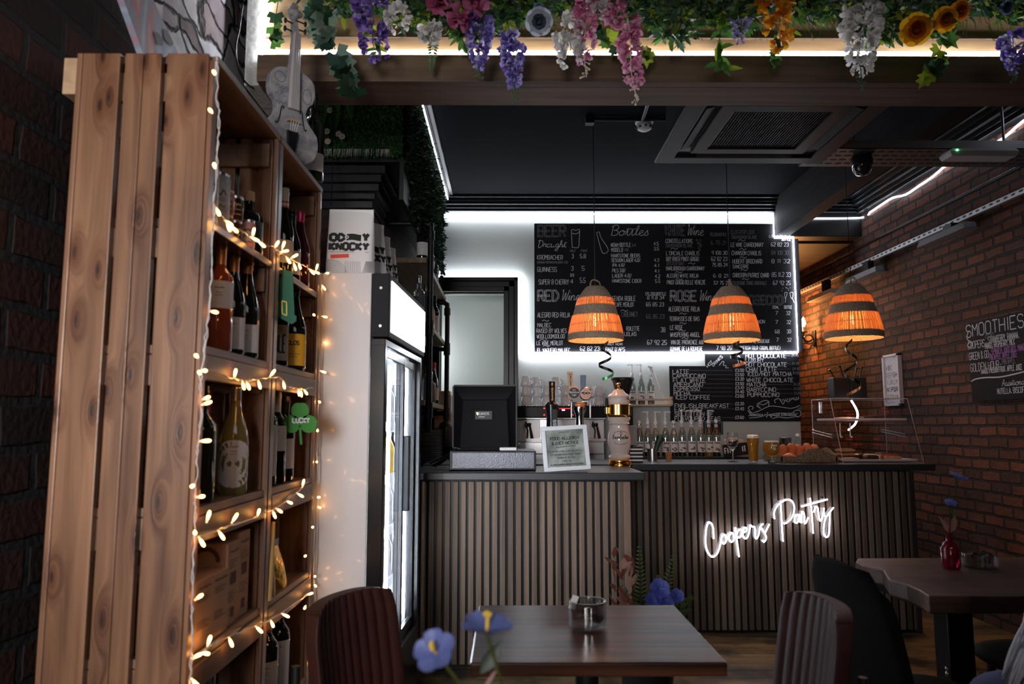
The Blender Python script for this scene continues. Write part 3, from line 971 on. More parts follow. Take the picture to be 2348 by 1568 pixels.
# ------------------------------------------------------------------ coffee machine
cm = thing('coffee_machine', 'steel and black espresso machine with cups stacked on top', 'coffee machine', (.4, 6.3, 1.0))
x0, x1 = PY(1185, 950, 6.08).x, PY(1388, 950, 6.08).x
zz = lambda p: PY(1290, p, 6.08).z
g = MB()
g.box(x0, x1, 6.12, 6.6, 1.04, zz(957)); g.build('body', STEEL, cm, bevel=.008)
g = MB(); g.box(x0 - .01, x1 + .01, 6.06, 6.62, zz(958), zz(931)); g.build('control_panel', pm('gloss_black', (.012, .012, .014), .15), cm, bevel=.008)
g = MB()
for k in range(36):
    xx = x0 + (x1 - x0) * k / 35
    g.box(xx - .006, xx + .006, 6.055, 6.065, zz(931), zz(929))
g.box(x0, x1, 6.06, 6.62, zz(931), zz(930.5)); g.build('cup_rail', CHROME, cm)
g = MB(); g.box(x0, x1, 6.05, 6.12, zz(961), zz(957.5)); g.box(x0, x1, 6.05, 6.12, zz(1011), zz(1006)); g.box(x0 + .02, x1 - .02, 6.03, 6.12, zz(1040), zz(1014)); g.build('drip_tray', STEEL, cm, bevel=.003)
mir = pm('polished_steel', (.85, .85, .87), .08, 1)
for a, b in ((1190, 1238), (1290, 1318), (1352, 1384)):
    g = MB(); g.box(PY(a, 980, 6.1).x, PY(b, 980, 6.1).x, 6.105, 6.12, zz(1004), zz(962))
    g.build('splash_panel', pm('splash_white', (.8, .8, .82), .25, .2), cm, bevel=.003)
for pxx in (1212, 1330, 1365):
    q = PY(pxx, 970, 6.09)
    g = MB(); g.lathe([(.001, -.03), (.018, -.028), (.02, 0), (.001, .001)], (q.x, 6.07, q.z), 12); g.tube(crom([(q.x - .02, 6.07, q.z + .01), (q.x - .03, 6.05, q.z - .02), (q.x - .012, 6.03, q.z - .05), (q.x - .015, 6.03, q.z - .12)], 4), .006, 6)
    g.tube([(q.x + .01, 6.06, q.z - .03), (q.x + .025, 6.03, q.z - .12)], [.008, .012], 8)
    g.build('group_head', BLKM, cm, smooth=50)
g = MB()
for k in range(9):
    q = PY(1284 + k * 3.4, 936.5, 6.05); g.box(q.x - .003, q.x + .003, 6.052, 6.059, q.z - .003, q.z + .003)
for pxx, pyy in ((1248, 936), (1248, 951), (1313, 951)):
    q = PY(pxx, pyy, 6.05); g.box(q.x - .006, q.x + .006, 6.052, 6.059, q.z - .004, q.z + .004)
g.build('indicator_lights', emis('red_light', (1, .03, .03), 5), cm)
g = MB(); q = PY(1292, 940, 6.05); g.box(q.x - .012, q.x + .012, 6.052, 6.059, q.z - .005, q.z + .005); g.build('display', emis('cool_light', (.5, .6, 1), 4), cm)

cup = thing('coffee_cup', 'cup', 'cup')
g = MB(); g.lathe([(.001, .0), (.043, 0), (.046, .004), (.043, .035), (.034, .07), (.026, .082), (.001, .082)], (0, 0, 0), 20)
g.build('bowl', pm('cup_white', (.66, .66, .69), .25, coat=.3), cup, smooth=50)
g = MB(); g.tube(crom([(.040, 0, .018), (.070, 0, .02), (.068, 0, .05), (.035, 0, .062)], 5), .005, 6); g.build('handle', MATS['cup_white'], cup, smooth=60)
cp = Proto(cup)
zc = zz(930.4)
LB = [('bottom', 'white cup upside down at the bottom'), ('middle', 'white cup upside down in the middle'), ('top', 'white cup upside down at the top')]
stacks = [(1206, 3, 'of the stack nearest the till'), (1229, 3, 'of the second stack from the till'), (1253, 2, 'of the stack behind the stout tap'), (1275, 3, 'of the stack between the stout tap and lager badges'),
          (1298, 2, 'of the stack just left of the lager badges'), (1353, 2, 'of the stack right of the peach badge'), (1372, 2, 'of the stack beside the gold tap handle')]
for sx, n, where in stacks:
    for k in range(n):
        yc = 6.16 if stacks.index((sx, n, where)) % 2 == 0 else 6.275
        q = PY(sx, 930, yc)
        cp.place((q.x + R.uniform(-.004, .004), yc, zc + k * .083), R.uniform(-1.2, 1.2),
                 ('white cup at the %s ' % ('bottom' if k == 0 else 'top' if k == n - 1 else 'middle')) + where, 'cups on the coffee machine')

gr = thing('coffee_grinder', 'coffee grinder with black hopper of beans behind the porcelain tower', 'coffee grinder', (.9, 6.2, 1.0))
q = PY(1428, 900, 6.2); z = lambda p: PY(1428, p, 6.2).z
g = MB(); g.lathe([(.001, z(925) - 1), (.035, z(925) - 1), (.05, z(912) - 1), (.088, z(872) - 1), (.001, z(871) - 1)], (q.x, 6.2, 1.0), 24); g.build('hopper', pm('hopper_dark', (.02, .02, .022), .12, coat=.5), gr, smooth=40)
g = MB(); g.lathe([(.094, z(872) - 1), (.096, z(869) - 1), (.094, z(866) - 1), (.001, z(865.5) - 1)], (q.x, 6.2, 1.0), 24); g.build('hopper_lid', BLK, gr, smooth=40)
g = MB(); g.box(q.x - .07, q.x + .07, 6.12, 6.38, 1.0, z(930)); g.build('body', BLKM, gr, bevel=.01)
g = MB(); g.box(q.x + .02, q.x + .09, 6.06, 6.12, z(1020), z(975)); g.build('front_panel', pm('grinder_grey', (.35, .37, .4), .4), gr, bevel=.005)

st = thing('napkin_dispenser', 'striped black and white box on the bar beside the porcelain tower', 'box', (.9, 5.1, ZL))
a, b = PY(1444, 1050, 5.12), PY(1474, 1024, 5.12)
g = MB(); g.box(a.x, b.x, 5.12, 5.2, ZR, b.z); g.build('body', BLK, st, bevel=.003)
g = MB()
for k in range(4):
    zk = ZR + .012 + k * (b.z - ZR - .01) / 4
    g.box(a.x + .002, b.x - .002, 5.115, 5.12, zk, zk + .010)
g.build('stripes', WHITE, st)

# ------------------------------------------------------------------ syrup bottles
LABW = pm('label_white', (.66, .64, .66), .6)
SYR = clear('syrup_glass', (.74, .79, .77), .55)


def syrup(name, label, pump=True, liquid=(.02, .012, .01), lv=.3, lab=True, collar=(.5, .06, .07), H=.29):
    root = thing(name, label, 'bottle')
    r = .0335
    g = MB(); g.lathe([(.001, 0), (r * .9, .0), (r, .008), (r, .165), (r * .94, .178), (r * .80, .198), (.015, .232), (.0125, .25), (.0125, H), (.001, H)], (0, 0, 0), 18)
    g.build('glass', SYR, root, smooth=45)
    g = MB(); g.lathe([(.001, .004), (r * .88, .004), (r * .9, .01), (r * .9, .01 + lv * .16), (.001, .01 + lv * .16)], (0, 0, 0), 14)
    g.build('syrup', pm('syrup_%d' % int(liquid[0] * 1000 + liquid[1] * 7000), liquid, .2), root, smooth=45)
    if lab:
        g = MB(); g.lathe([(r + .0008, .035), (r + .0008, .125)], (0, 0, 0), 14, 0, None, -pi / 2 - 1.25, -pi / 2 + 1.25)
        sf = lambda a, b: ((r + .0016) * sin(a / r), -(r + .0016) * cos(a / r), b)
        g.strokes(block('MONIN', -.024, .104, .048, .011), .003, sf, 1)
        for k in range(4):
            xx, yy = R.uniform(-.02, .02), R.uniform(.045, .075)
            g.strokes([[(xx - .008, yy), (xx, yy + .006), (xx + .009, yy - .003)]], .009, sf, 2)
        g.build('label', [LABW, pm('ink', (0, 0, 0)), pm('label_fruit', (.10, .05, .035), .6)], root)
    g = MB(); g.lathe([(.0140, .236), (.0140, .262)], (0, 0, 0), 14)
    sf = lambda a, b: (.0146 * sin(a / .0146), -.0146 * cos(a / .0146), b)
    g.strokes([[(-.014, .238), (.004, .262)], [(.0, .236), (.018, .258)]], .006, sf, 1)
    g.build('neck_label', [LABW, pm('red_label_%d' % int(collar[0] * 100), collar, .5)], root)
    g = MB()
    if pump:
        g.lathe([(.015, H - .022), (.0155, H + .0), (.009, H + .006), (.009, H + .03), (.005, H + .033), (.005, H + .075), (.010, H + .078), (.010, H + .088), (.001, H + .089)], (0, 0, 0), 12)
        g.tube([(0, 0, H + .083), (-.035, 0, H + .084), (-.046, 0, H + .078)], [.006, .005, .004], 6)
    else:
        g.lathe([(.0145, H - .012), (.015, H + .010), (.001, H + .011)], (0, 0, 0), 12)
    g.build('pump' if pump else 'cap', WPLAST, root, smooth=45)
    return root


rows = [(1467, False, 0, 'clear capped syrup bottle at the left end of the lower row, no pump'),
        (1489, True, 0, 'pump syrup bottle with red neck just behind the cutlery pot'), (1507, True, 2.9, 'pump syrup bottle behind the green and black utensils'),
        (1527, True, 2.9, 'pump syrup bottle right of the cutlery pot, label partly hidden'), (1546, False, 0, 'capped syrup bottle above the small brown cup'),
        (1565, True, 1.3, 'pump syrup bottle right of the small brown cup, leaf on its label'), (1587, True, .2, 'pump syrup bottle with green leaf label in front of the tea prices'),
        (1608, True, -.2, 'pump syrup bottle with plain lined label before the tea prices'), (1627, True, 2.9, 'shorter pump syrup bottle with amber bottom before the framed card'),
        (1644, False, 0, 'capped syrup bottle at the right end of the lower row')]
for k, (pxx, pump, rz, lb) in enumerate(rows):
    s = syrup('syrup_bottle', lb, pump, (.02, .012, .01) if k != 8 else (.5, .28, .05), R.uniform(.3, .6), True, (.5, .06, .07))
    q = PY(pxx, 1045, 6.14)
    s.location = (q.x, 6.14 + (.05 if k in (1, 2) else 0), 1.09)
    for ch in s.children:
        if ch.name.startswith('pump'):
            ch.rotation_euler = (0, 0, rz)
    s.scale = (.98, .98, .97 if k < 5 else 1.0)
    tag(s, group='syrup bottles on the riser')
# wooden wall shelf and its three bottles
ws = thing('wall_shelf', 'pale wooden spice shelf with front bar on the sage wall', 'shelf', (1.1, 6.66, 1.5))
a, b = PY(1436, 929, 6.6), PY(1541, 929, 6.6)
zz2 = lambda p: PY(1490, p, 6.56).z
pale = wood('pale_pine', (.46, .33, .22), (.62, .47, .33), 'X', 1, .6)
MB().box(a.x, b.x, 6.56, 6.72, zz2(931), zz2(927)).build('board', pale, ws, bevel=.002)
MB().box(a.x, b.x, 6.56, 6.572, zz2(918), zz2(914)).build('front_bar', pale, ws, bevel=.002)
g = MB(); g.box(b.x - .015, b.x, 6.56, 6.72, zz2(931), zz2(909)); g.box(a.x, a.x + .015, 6.56, 6.72, zz2(931), zz2(909)); g.build('side_panels', pale, ws, bevel=.002)
for k, (pxx, pump, lb, rz) in enumerate(((1450, True, 'pump syrup bottle at the left end of the pale wall shelf', 0.1), (1471, True, 'pump syrup bottle in the middle of the pale wall shelf', .0), (1493, False, 'dark capped bottle at the right of the pale wall shelf', 0))):
    s = syrup('syrup_bottle', lb, pump, (.03, .012, .01), .55, True, (.08, .12, .35))
    s.location = (PY(pxx, 920, 6.64).x, 6.64, zz2(926.5)); s.scale = (.95,) * 3
    for ch in s.children:
        if ch.name.startswith('pump'): ch.rotation_euler = (0, 0, rz)
    tag(s, group='bottles on the pale wall shelf')
a, b = PY(1491, 842, 6.58), PY(1527, 924, 6.58)
g = MB(); g.tube([a, a.lerp(b, .3)], .013, 8); g.tube([a.lerp(b, .3), a.lerp(b, .6)], [.010, .008], 8); g.tube([a.lerp(b, .6), b], .003, 6); g.tube([a + V((-.02, 0, .01)), a + V((.02, 0, .0))], .01, 8)
tag(g.build('syrup_pump', WPLAST, smooth=50), 'loose white syrup pump leaning against the capped bottle on the wall shelf', 'pump')

# ------------------------------------------------------------------ small things on the far counter
pot = thing('cutlery_pot', 'steel pot of dark utensils standing in front of the syrup bottles', 'pot', (PY(1497, 1045, 5.4).x, 5.42, ZR))
g = MB(); g.lathe([(.001, 0), (.035, 0), (.037, .06), (.037, .085), (.034, .085), (.033, .01), (.001, .01)], (0, 0, 0), 20); g.build('cup', STEEL, pot, smooth=40, local=True)
for k, (dx, dy, l, mt) in enumerate(((.05, .0, .10, pm('green_plastic', (.03, .12, .08), .4)), (.035, .01, .09, BLK), (.06, -.01, .075, BLK), (-.01, 0, .06, STEEL))):
    g = MB(); g.tube([(dx * .2, dy, .03), (dx, dy, .085 + l * .6), (dx * 1.4, dy, .085 + l)], [.005, .008, .014], 8); g.build('utensil', mt, pot, smooth=50, local=True)
pot2 = thing('paper_cup', 'small brown paper cup holding a black spoon before the syrup bottles', 'cup', (PY(1534, 1045, 5.35).x, 5.36, ZR))
g = MB(); g.lathe([(.001, 0), (.018, 0), (.024, .062), (.0225, .062), (.017, .003), (.001, .003)], (0, 0, 0), 18); g.build('cup', pm('kraft', (.30, .15, .08), .8), pot2, smooth=40, local=True)
g = MB(); g.tube([(0, 0, .01), (-.004, 0, .075)], .003, 6); g.sphere((-.004, 0, .078), .007, 8, 6); g.build('spoon', BLK, pot2, smooth=60, local=True)

glw = thing('wine_glass', 'empty stemmed wine glass standing on the bar', 'glass', (PY(1681, 1060, 5.2).x, 5.2, ZR))
g = MB(); g.lathe([(.001, .002), (.038, .001), (.037, .004), (.006, .008), (.0045, .02), (.0045, .075), (.012, .084), (.034, .105), (.041, .13), (.039, .165), (.033, .205), (.032, .205), (.038, .165), (.039, .13), (.032, .108), (.001, .088)], (0, 0, 0), 28)
g.build('bowl', GLASS, glw, smooth=50, local=True)
BEER = pm('lager', (.62, .27, .03), .05, trans=.55, ior=1.2)
FOAM = pm('beer_foam', (.82, .78, .72), .8)
gp = thing('pint_glass', 'tall pint glass of lager with white head on the bar', 'glass', (PY(1728, 1063, 5.12).x, 5.12, ZR))
H = .185
g = MB(); g.lathe([(.001, .0), (.029, .0), (.030, .01), (.031, .05), (.035, .11), (.042, .15), (.040, H)], (0, 0, 0), 26); g.build('glass', THIN, gp, smooth=50, local=True)
g = MB(); g.lathe([(.001, .014), (.029, .014), (.0302, .05), (.0342, .11), (.041, .15), (.0395, H - .018), (.001, H - .018)], (0, 0, 0), 26); g.build('beer', BEER, gp, smooth=50, local=True)
g = MB(); g.lathe([(.0396, H - .018), (.0394, H - .002), (.03, H + .004), (.001, H + .006)], (0, 0, 0), 26); g.build('foam', FOAM, gp, smooth=50, local=True)
gs = thing('goblet_glass', 'round goblet of cloudy cherry beer on a stubby foot', 'glass', (PY(1770, 1062, 5.1).x, 5.1, ZR))
g = MB(); g.lathe([(.001, 0), (.026, 0), (.025, .01), (.019, .02), (.019, .034), (.026, .04)], (0, 0, 0), 24); g.build('foot', GLASS, gs, smooth=50, local=True)
g = MB(); g.lathe([(.02, .040), (.038, .05), (.054, .078), (.056, .10), (.052, .125), (.047, .150)], (0, 0, 0), 26)
g.build('bowl', THIN, gs, smooth=50, local=True)
g = MB(); g.lathe([(.001, .042), (.02, .042), (.037, .052), (.053, .079), (.055, .10), (.051, .125), (.0475, .14), (.001, .14)], (0, 0, 0), 26); g.build('beer', BEER, gs, smooth=50, local=True)
g = MB(); g.lathe([(.0475, .14), (.0462, .149), (.001, .150)], (0, 0, 0), 26); g.build('foam', FOAM, gs, smooth=50, local=True)
g = MB(); sf = lambda a, b: (.0575 * sin(a / .057), -.0575 * cos(a / .057), b)
g.strokes(block('SUPER', -.018, .113, .036, .009), .003, sf); g.strokes([crom([(.009 * cos(a), .097 + .009 * sin(a)) for a in [i * pi / 4 for i in range(9)]], 2)], .0025, sf); g.strokes(block('8', -.003, .092, .007, .010), .002, sf)
g.build('emblem', CHALK, gs, local=True)

bx = tag(MB().box(PY(1787, 1030, 5.6).x, PY(1811, 1030, 5.6).x, 5.56, 5.6, ZR, PY(1800, 1003, 5.58).z).build('napkin_box', pm('gloss_black', (0, 0, 0)), bevel=.004), 'small glossy black box behind the goblet of beer', 'box')
wb = thing('water_bottle', 'small clear plastic water bottle with blue label beside the cake case', 'bottle', (PY(1837, 1030, 5.5).x - .0, 5.56, ZR))
g = MB(); g.lathe([(.001, 0), (.026, .0), (.027, .08), (.026, .12), (.022, .14), (.010, .165), (.010, .175), (.001, .176)], (0, 0, 0), 18); g.build('plastic', THIN, wb, smooth=50, local=True)
g = MB(); g.lathe([(.0275, .05), (.0275, .115)], (0, 0, 0), 18); g.build('label', pm('blue_label', (.06, .16, .5), .5), wb, smooth=50, local=True)
g = MB(); g.lathe([(.012, .172), (.012, .192), (.001, .193)], (0, 0, 0), 14); g.build('cap', WPLAST, wb, smooth=50, local=True)

# basket tray of buns
ty = thing('wicker_tray', 'shallow wicker tray with curved end holding buns on the bar', 'tray', (2.0, 5.2, ZR))
wick = pm('wicker', (.24, .17, .11), .75, var=(90, (.09, .06, .04)), bump=(160, .9))
xa, xb = PY(1786, 1060, 5.12).x, 2.236
ya, yb, zf = 5.07, 5.42, ZR
g = MB()
g.box(xa, xb, ya, yb, zf + .002, zf + .01)
g.box(xa, xb, ya, ya + .012, zf + .01, zf + .045); g.box(xa, xb, yb - .012, yb, zf + .01, zf + .05)
g.box(xa, xa + .012, ya, yb, zf + .01, zf + .045)
g.build('base', wick, ty, bevel=.003)
g = MB()
pts = [(ya + (yb - ya) * i / 16, .045 + .045 * sin(pi * i / 16) ** 2) for i in range(17)]
T = Matrix(((0, 0, 1, xb - .012), (1, 0, 0, 0), (0, 1, 0, zf + .01), (0, 0, 0, 1)))
g.prism([(ya, 0)] + [(yb, 0)] + [(y_, z_) for y_, z_ in pts[::-1]], 0, .012, 0, T)
g.build('end_wall', wick, ty)
# curved front board like the photo: raised middle of the front edge
g = MB()
mxx = PY(1877, 1060, 5.06).x
fx = [(PY(1835, 0, 5.06).x - xa) , ]
pts = [(xa + .10 + (xb - .02 - xa - .10) * i / 14, .045 + .05 * sin(pi * i / 14) ** 1.4) for i in range(15)]
T = Matrix(((1, 0, 0, 0), (0, 0, -1, ya + .002), (0, 1, 0, zf + .005), (0, 0, 0, 1)))
g.prism([(pts[0][0], .0), (pts[-1][0], .0)] + pts[::-1], 0, .012, 0, T)
g.build('front_wall', wick, ty)
tag(MB().box(xa + .014, xb - .014, ya + .014, yb - .014, zf + .0105, zf + .014).build('paper_liner', PAPER), 'pale paper sheet lining the wicker tray', 'paper')
bun_m = pm('bun_crust', (.42, .13, .045), .7, var=(25, (.28, .075, .03)), bump=(80, .3))
crm = pm('cream_filling', (.74, .58, .5), .6)
red = pm('jam_filling', (.5, .06, .03), .35, var=(60, (.25, .03, .02)))
bun = thing('bun', 'bun', 'bun')
g = MB()
g.grid(lambda u, v: ((.032 * cos(2 * pi * u) * (abs(cos(2 * pi * u)) ** -.25 if abs(cos(2 * pi * u)) > .2 else 1)) * sin(pi * v) ** .55 + 1e-5, .045 * sin(2 * pi * u) * sin(pi * v) ** .55, .05 - .05 * cos(pi * v)), 18, 10, closeu=True)
g.build('bread', bun_m, bun, smooth=70)
g = MB(); g.box(-.008, .008, -.03, .03, .085, .1035); g.build('glaze', pm('sugar', (.55, .22, .10), .4), bun, bevel=.004)
bp_ = Proto(bun)
for k, (pxx, pyy, lb) in enumerate(((1797, 1035, 'sugared bun at the left end of the tray, nearest the goblet'), (1817, 1030, 'sugared bun standing second from the left on the tray'), (1832, 1032, 'narrow sugared bun in the middle of the tray'), (1853, 1030, 'large sugared bun fourth from the left on the tray'), (1869, 1028, 'sugared bun at the right end of the tray by the water bottle'))):
    bp_.place((PY(pxx, 1040, 5.3).x, 5.31 + .01 * (k % 2), ZR + .016), R.uniform(-.2, .2), lb, 'buns on the wicker tray', scale=(1, 1, 1.0 + .08 * (k % 2)))
for k, (pxx, lb, yy) in enumerate(((1810, 'red topped pastry with white icing at the left front of the tray', 5.17), (1848, 'red topped pastry with white icing at the middle front of the tray', 5.17), (1884, 'red topped pastry showing through the tray handle end', 5.19))):
    p = thing('pastry', lb, 'pastry', (PY(pxx, 1045, yy).x, yy, ZR + .016), group='pastries at the front of the tray')
    g = MB(); g.sphere((0, 0, .022), .045, 16, 10, (1, .75, .5)); g.build('dough', red, p, smooth=60, local=True)
    g = MB()
    for j in range(7):
        a = R.uniform(0, 6.28); g.tube(crom([(.035 * cos(a), .028 * sin(a), .036), (0, 0, .047), (-.035 * cos(a + .5), -.028 * sin(a + .5), .036)], 4), .0028, 5)
    g.build('icing', crm, p, local=True)
# wrapped sandwich slices right of the tray
CAKE = pm('shortbread', (.50, .32, .17), .7, var=(40, (.30, .17, .08)))
CHOC = pm('chocolate', (.05, .022, .014), .4, var=(30, (.02, .01, .008)))

# ------------------------------------------------------------------ acrylic cake case
cc = thing('cake_display_case', 'clear acrylic cake case with sloping front on the right end of the bar', 'display case', (2.5, 5.25, ZR))
X0, X1 = 2.25, 2.79
Yf, Yb, Yt, Zt = 5.02, 5.50, 5.18, 1.53
P8 = lambda x: [(x, Yf, ZR + .003), (x, Yb, ZR + .003), (x, Yb, Zt), (x, Yt, Zt)]
def sheet(mb, pts, th=.005):
    a = [V(p) for p in pts]; n = (a[1] - a[0]).cross(a[2] - a[0]).normalized() * th
    k = len(a)
    mb.add(a + [p + n for p in a], [tuple(range(k - 1, -1, -1)), tuple(range(k, 2 * k))] + [(i, (i + 1) % k, k + (i + 1) % k, k + i) for i in range(k)])
g = MB(); sheet(g, P8(X0)); g.build('side_panel', ACRYL, cc)
g = MB(); sheet(g, P8(X1)); g.build('side_panel', ACRYL, cc)
g = MB(); sheet(g, [(X0, Yf, ZR + .003), (X1, Yf, ZR + .003), (X1, Yt, Zt), (X0, Yt, Zt)]); g.build('front_panel', ACRYL, cc)
g = MB(); sheet(g, [(X0, Yt, Zt), (X1, Yt, Zt), (X1, Yb, Zt), (X0, Yb, Zt)]); g.build('top_panel', ACRYL, cc)
EDGE = pm('acrylic_edge', (.62, .60, .63), .2, alpha=.55)
g = MB()
for x in (X0, X1):
    q = P8(x)
    for i in range(4):
        g.tube([q[i], q[(i + 1) % 4]], .0022, 5)
for i in (0, 2, 3):
    g.tube([P8(X0)[i], P8(X1)[i]], .0022, 5)
g.build('edges', EDGE, cc)
TRAYM = pm('tray_white', (.62, .56, .57), .5)
def tray(z, y0, y1, x0, x1):
    g = MB(); g.box(x0, x1, y0, y1, z, z + .006); g.box(x0, x1, y0, y0 + .006, z, z + .018); g.box(x0, x1, y1 - .006, y1, z, z + .018); g.box(x0, x0 + .006, y0, y1, z, z + .018); g.box(x1 - .006, x1, y0, y1, z, z + .018)
    return g
zu = PY(2020, 965, 5.2).z
tray(zu, 5.16, 5.47, X0 + .02, X1 - .02).build('shelf', TRAYM, cc, bevel=.002)
tray(ZR + .008, 5.05, 5.47, X0 + .01, X1 - .02).build('tray', TRAYM, cc, bevel=.002)
g = MB()
for (a, b) in ((PY(1862, 991, 5.4), PY(1908, 1003, 5.1)), (PY(2022, 990, 5.45), PY(2076, 1001, 5.2))):
    for dz in (0, .018):
        g.tube([a + V((0, 0, dz)), b + V((0, 0, dz))], .003, 5)
g.build('runners', EDGE, cc)
g = MB()
for pxx in (1926, 1949):
    g.tube(crom([PY(pxx, 970, 5.12), PY(pxx + 1, 1000, 5.12), PY(pxx + 6, 1001, 5.11)], 3), .004, 6)
g.build('handles', WPLAST, cc, smooth=50)
g = MB()
a = PY(1863, 934, 5.1); g.box(X0 - .006, X0, 5.36, 5.38, Zt - .10, Zt - .02); g.build('hinge', CHROME, cc)
g = MB(); REDP = pm('red_pen', (.55, .03, .04), .6)
for tx, pxx, pyy, wd in (('Mince', 1935, 944, .05), ('Muffins', 1942, 952, .06), ('Salted', 2021, 938, .05), ('Caramel', 2024, 946, .06), ('Fudge', 1941, 1010, .05), ('Brownies', 1958, 1021, .07), ('Rocky', 2003, 1009, .05), ('Shortbread', 2003, 1021, .07), ('Cookie', 2056, 1012, .055), ('Slice', 2066, 1020, .05)):
    q = PY(pxx, pyy, Yf + (Yt - Yf) * (Zt - ZR - (PY(pxx, pyy, 5.1).z - PY(pxx, 1057, 5.1).z) * 0 - .2) / (Zt - ZR))
    fr_ = max(0, min(1, (q.z - ZR) / (Zt - ZR)))
    yy = Yf + (Yt - Yf) * fr_ - .004
    sl = (Yt - Yf) / (Zt - ZR)
    q = PY(pxx, pyy, yy)
    g.strokes(scrawl(0, 0, wd * .8, .014), .0034, lambda a, b, q=q, yy=yy: (q.x + a, yy + b * sl, q.z + b))
g.build('price_writing', REDP, cc)
tag(MB().tube(crom([PY(1952, 918, 5.26), PY(1966, 945, 5.22), PY(1962, 970, 5.2), PY(1945, 986, 5.2)], 6), .006, 6).build('led_strip', emis('led_curl', (.88, .92, 1.0), 30)), 'short curl of white light strip hanging inside the cake case', 'light strip')

zt_ = zu + .007


def slab(name, lb, x, y, z, sx, sy, sz, m, rz=0, top=None, grp=None):
    p = thing(name, lb, 'cake', (x, y, z), rz, grp)
    g = MB()
    g.grid(lambda u, v: (sx * (1 if abs(cos(2 * pi * u)) > .7 else abs(cos(2 * pi * u)) / .7) * (1 if cos(2 * pi * u) > 0 else -1) * min(1, 4 * v, 4 * (1 - v) + .001) ** .5,
                         sy * (1 if abs(sin(2 * pi * u)) > .7 else abs(sin(2 * pi * u)) / .7) * (1 if sin(2 * pi * u) > 0 else -1) * min(1, 4 * v, 4 * (1 - v) + .001) ** .5, sz * v), 16, 8, closeu=True)
    g.build('sponge', m, p, smooth=50, local=True)
    if top:
        g = MB(); g.box(-sx * .8, sx * .8, -sy * .8, sy * .8, sz * .93, sz * 1.1); g.build('topping', top, p, bevel=.004, local=True)
    return p


qx = lambda p, y: PY(p, 960, y).x
slab('flapjack', 'pale orange flat pastry at the left of the upper case shelf', qx(1930, 5.3), 5.28, zt_, .05, .03, .022, pm('apricot_pastry', (.62, .24, .13), .6), .2, grp='cakes on the upper case shelf')
slab('flapjack', 'long orange flat pastry second on the upper case shelf', qx(1955, 5.3), 5.36, zt_, .05, .03, .024, MATS['apricot_pastry'], -.1, grp='cakes on the upper case shelf')
slab('brownie', 'broken dark brownie in the middle of the upper case shelf', qx(1985, 5.3), 5.3, zt_, .045, .03, .03, CHOC, .3, grp='cakes on the upper case shelf')
slab('brownie', 'dark brownie slab right of the broken one on the upper shelf', qx(2010, 5.3), 5.34, zt_, .045, .03, .036, CHOC, -.2, grp='cakes on the upper case shelf')
zb_ = ZR + .016
for k, lb in enumerate(('bottom', 'middle', 'top')):
    slab('shortbread', 'pale shortbread at the %s of the stack in the lower case' % lb, qx(1931, 5.22) + .004 * k, 5.22, zb_ + k * .026, .055, .035, .024, CAKE, .1 * k, pm('toffee', (.2, .09, .04), .5) if k == 2 else None, 'shortbread stack')
slab('shortbread', 'flat shortbread lying before the stack in the lower case', qx(1945, 5.1), 5.12, zb_, .06, .025, .02, CAKE, 0)
slab('brownie', 'chocolate brownie nearer the shortbread in the lower case', qx(1976, 5.2), 5.24, zb_, .045, .04, .045, CHOC, .2)
slab('brownie', 'chocolate brownie with white studs in the middle of the lower case', qx(1996, 5.12), 5.15, zb_, .04, .035, .038, CHOC, 0, crm)
slab('fruit_slice', 'golden fruit slice lying left in the lower case', qx(2026, 5.2), 5.24, zb_, .05, .04, .042, CAKE, .2, red)
slab('fruit_slice', 'golden fruit slice lying farthest right in the lower case', qx(2052, 5.1), 5.16, zb_, .05, .035, .032, CAKE, -.3, red)
# black cutlery caddy on top of the case
cd = thing('cutlery_caddy', 'black square caddy of dark cutlery on top of the cake case', 'caddy', (qx(1946, 5.36), 5.36, Zt + .006))
for sx in (-1, 1):
    g = MB(); g.box(sx * .061 - .0585, sx * .061 + .0585, -.05, .05, .0, .15)
    g.build('box', BLK, cd, bevel=.005, local=True)
for (dx, l, tilt) in ((-.06, .19, -.05), (-.01, .22, -.03), (.05, .20, .02), (.08, .21, .03)):
    g = MB(); g.tube([(dx, 0, .10), (dx + tilt, 0, l), (dx + tilt * 1.3, 0, l + .02)], [.004, .005, .010], 6); g.build('utensil', BLKM, cd, smooth=50, local=True)

# sign behind the wine glass, small framed card, salt box
sg = thing('street_sign', 'black sign with white letters half hidden behind the wine glass', 'sign', (1.6, 5.75, 1.0))
a, b = PY(1658, 1050, 6.0), PY(1716, 1010, 6.0)
T = Matrix.Translation((a.x, 5.98, PY(1690, 1040, 6.0).z)) @ Matrix.Rotation(radians(-7), 4, 'Y')
g = MB(); g.box(0, .21, 0, .015, -.03, .07, 0, T); g.build('board', BLK, sg, bevel=.003)
g = MB(); g.strokes(block('Fit', .012, .0, .05, .042) + block('it', .15, 0, .03, .04), .008, lambda u, v: tuple(T @ V((u, -.001, v)))); g.build('lettering', CHALK, sg)
bxk = tag(MB().box(PY(1668, 1045, 6.1).x, PY(1706, 1045, 6.1).x, 6.1, 6.2, 1.0905, PY(1690, 1008, 6.1).z).build('wooden_crate', pale, bevel=.004), 'small pale wooden crate behind the wine glass', 'crate')
pf = thing('picture_frame', 'small dark framed card on the sage wall behind the syrup bottles', 'picture', (1.7, 6.7, 1.3))
a, b = PY(1614, 996, 6.70), PY(1657, 967, 6.70)
g = MB(); g.box(a.x, b.x, 6.69, 6.72, a.z, b.z); g.build('frame', BLK, pf, bevel=.003)
g = MB(); g.strokes([[(a.x + .012, a.z + .01), (b.x - .012, a.z + .01), (b.x - .012, b.z - .01), (a.x + .012, b.z - .01), (a.x + .012, a.z + .01)]], .006, lambda u, v: (u, 6.689, v)); g.build('inner_border', CHALKD, pf)
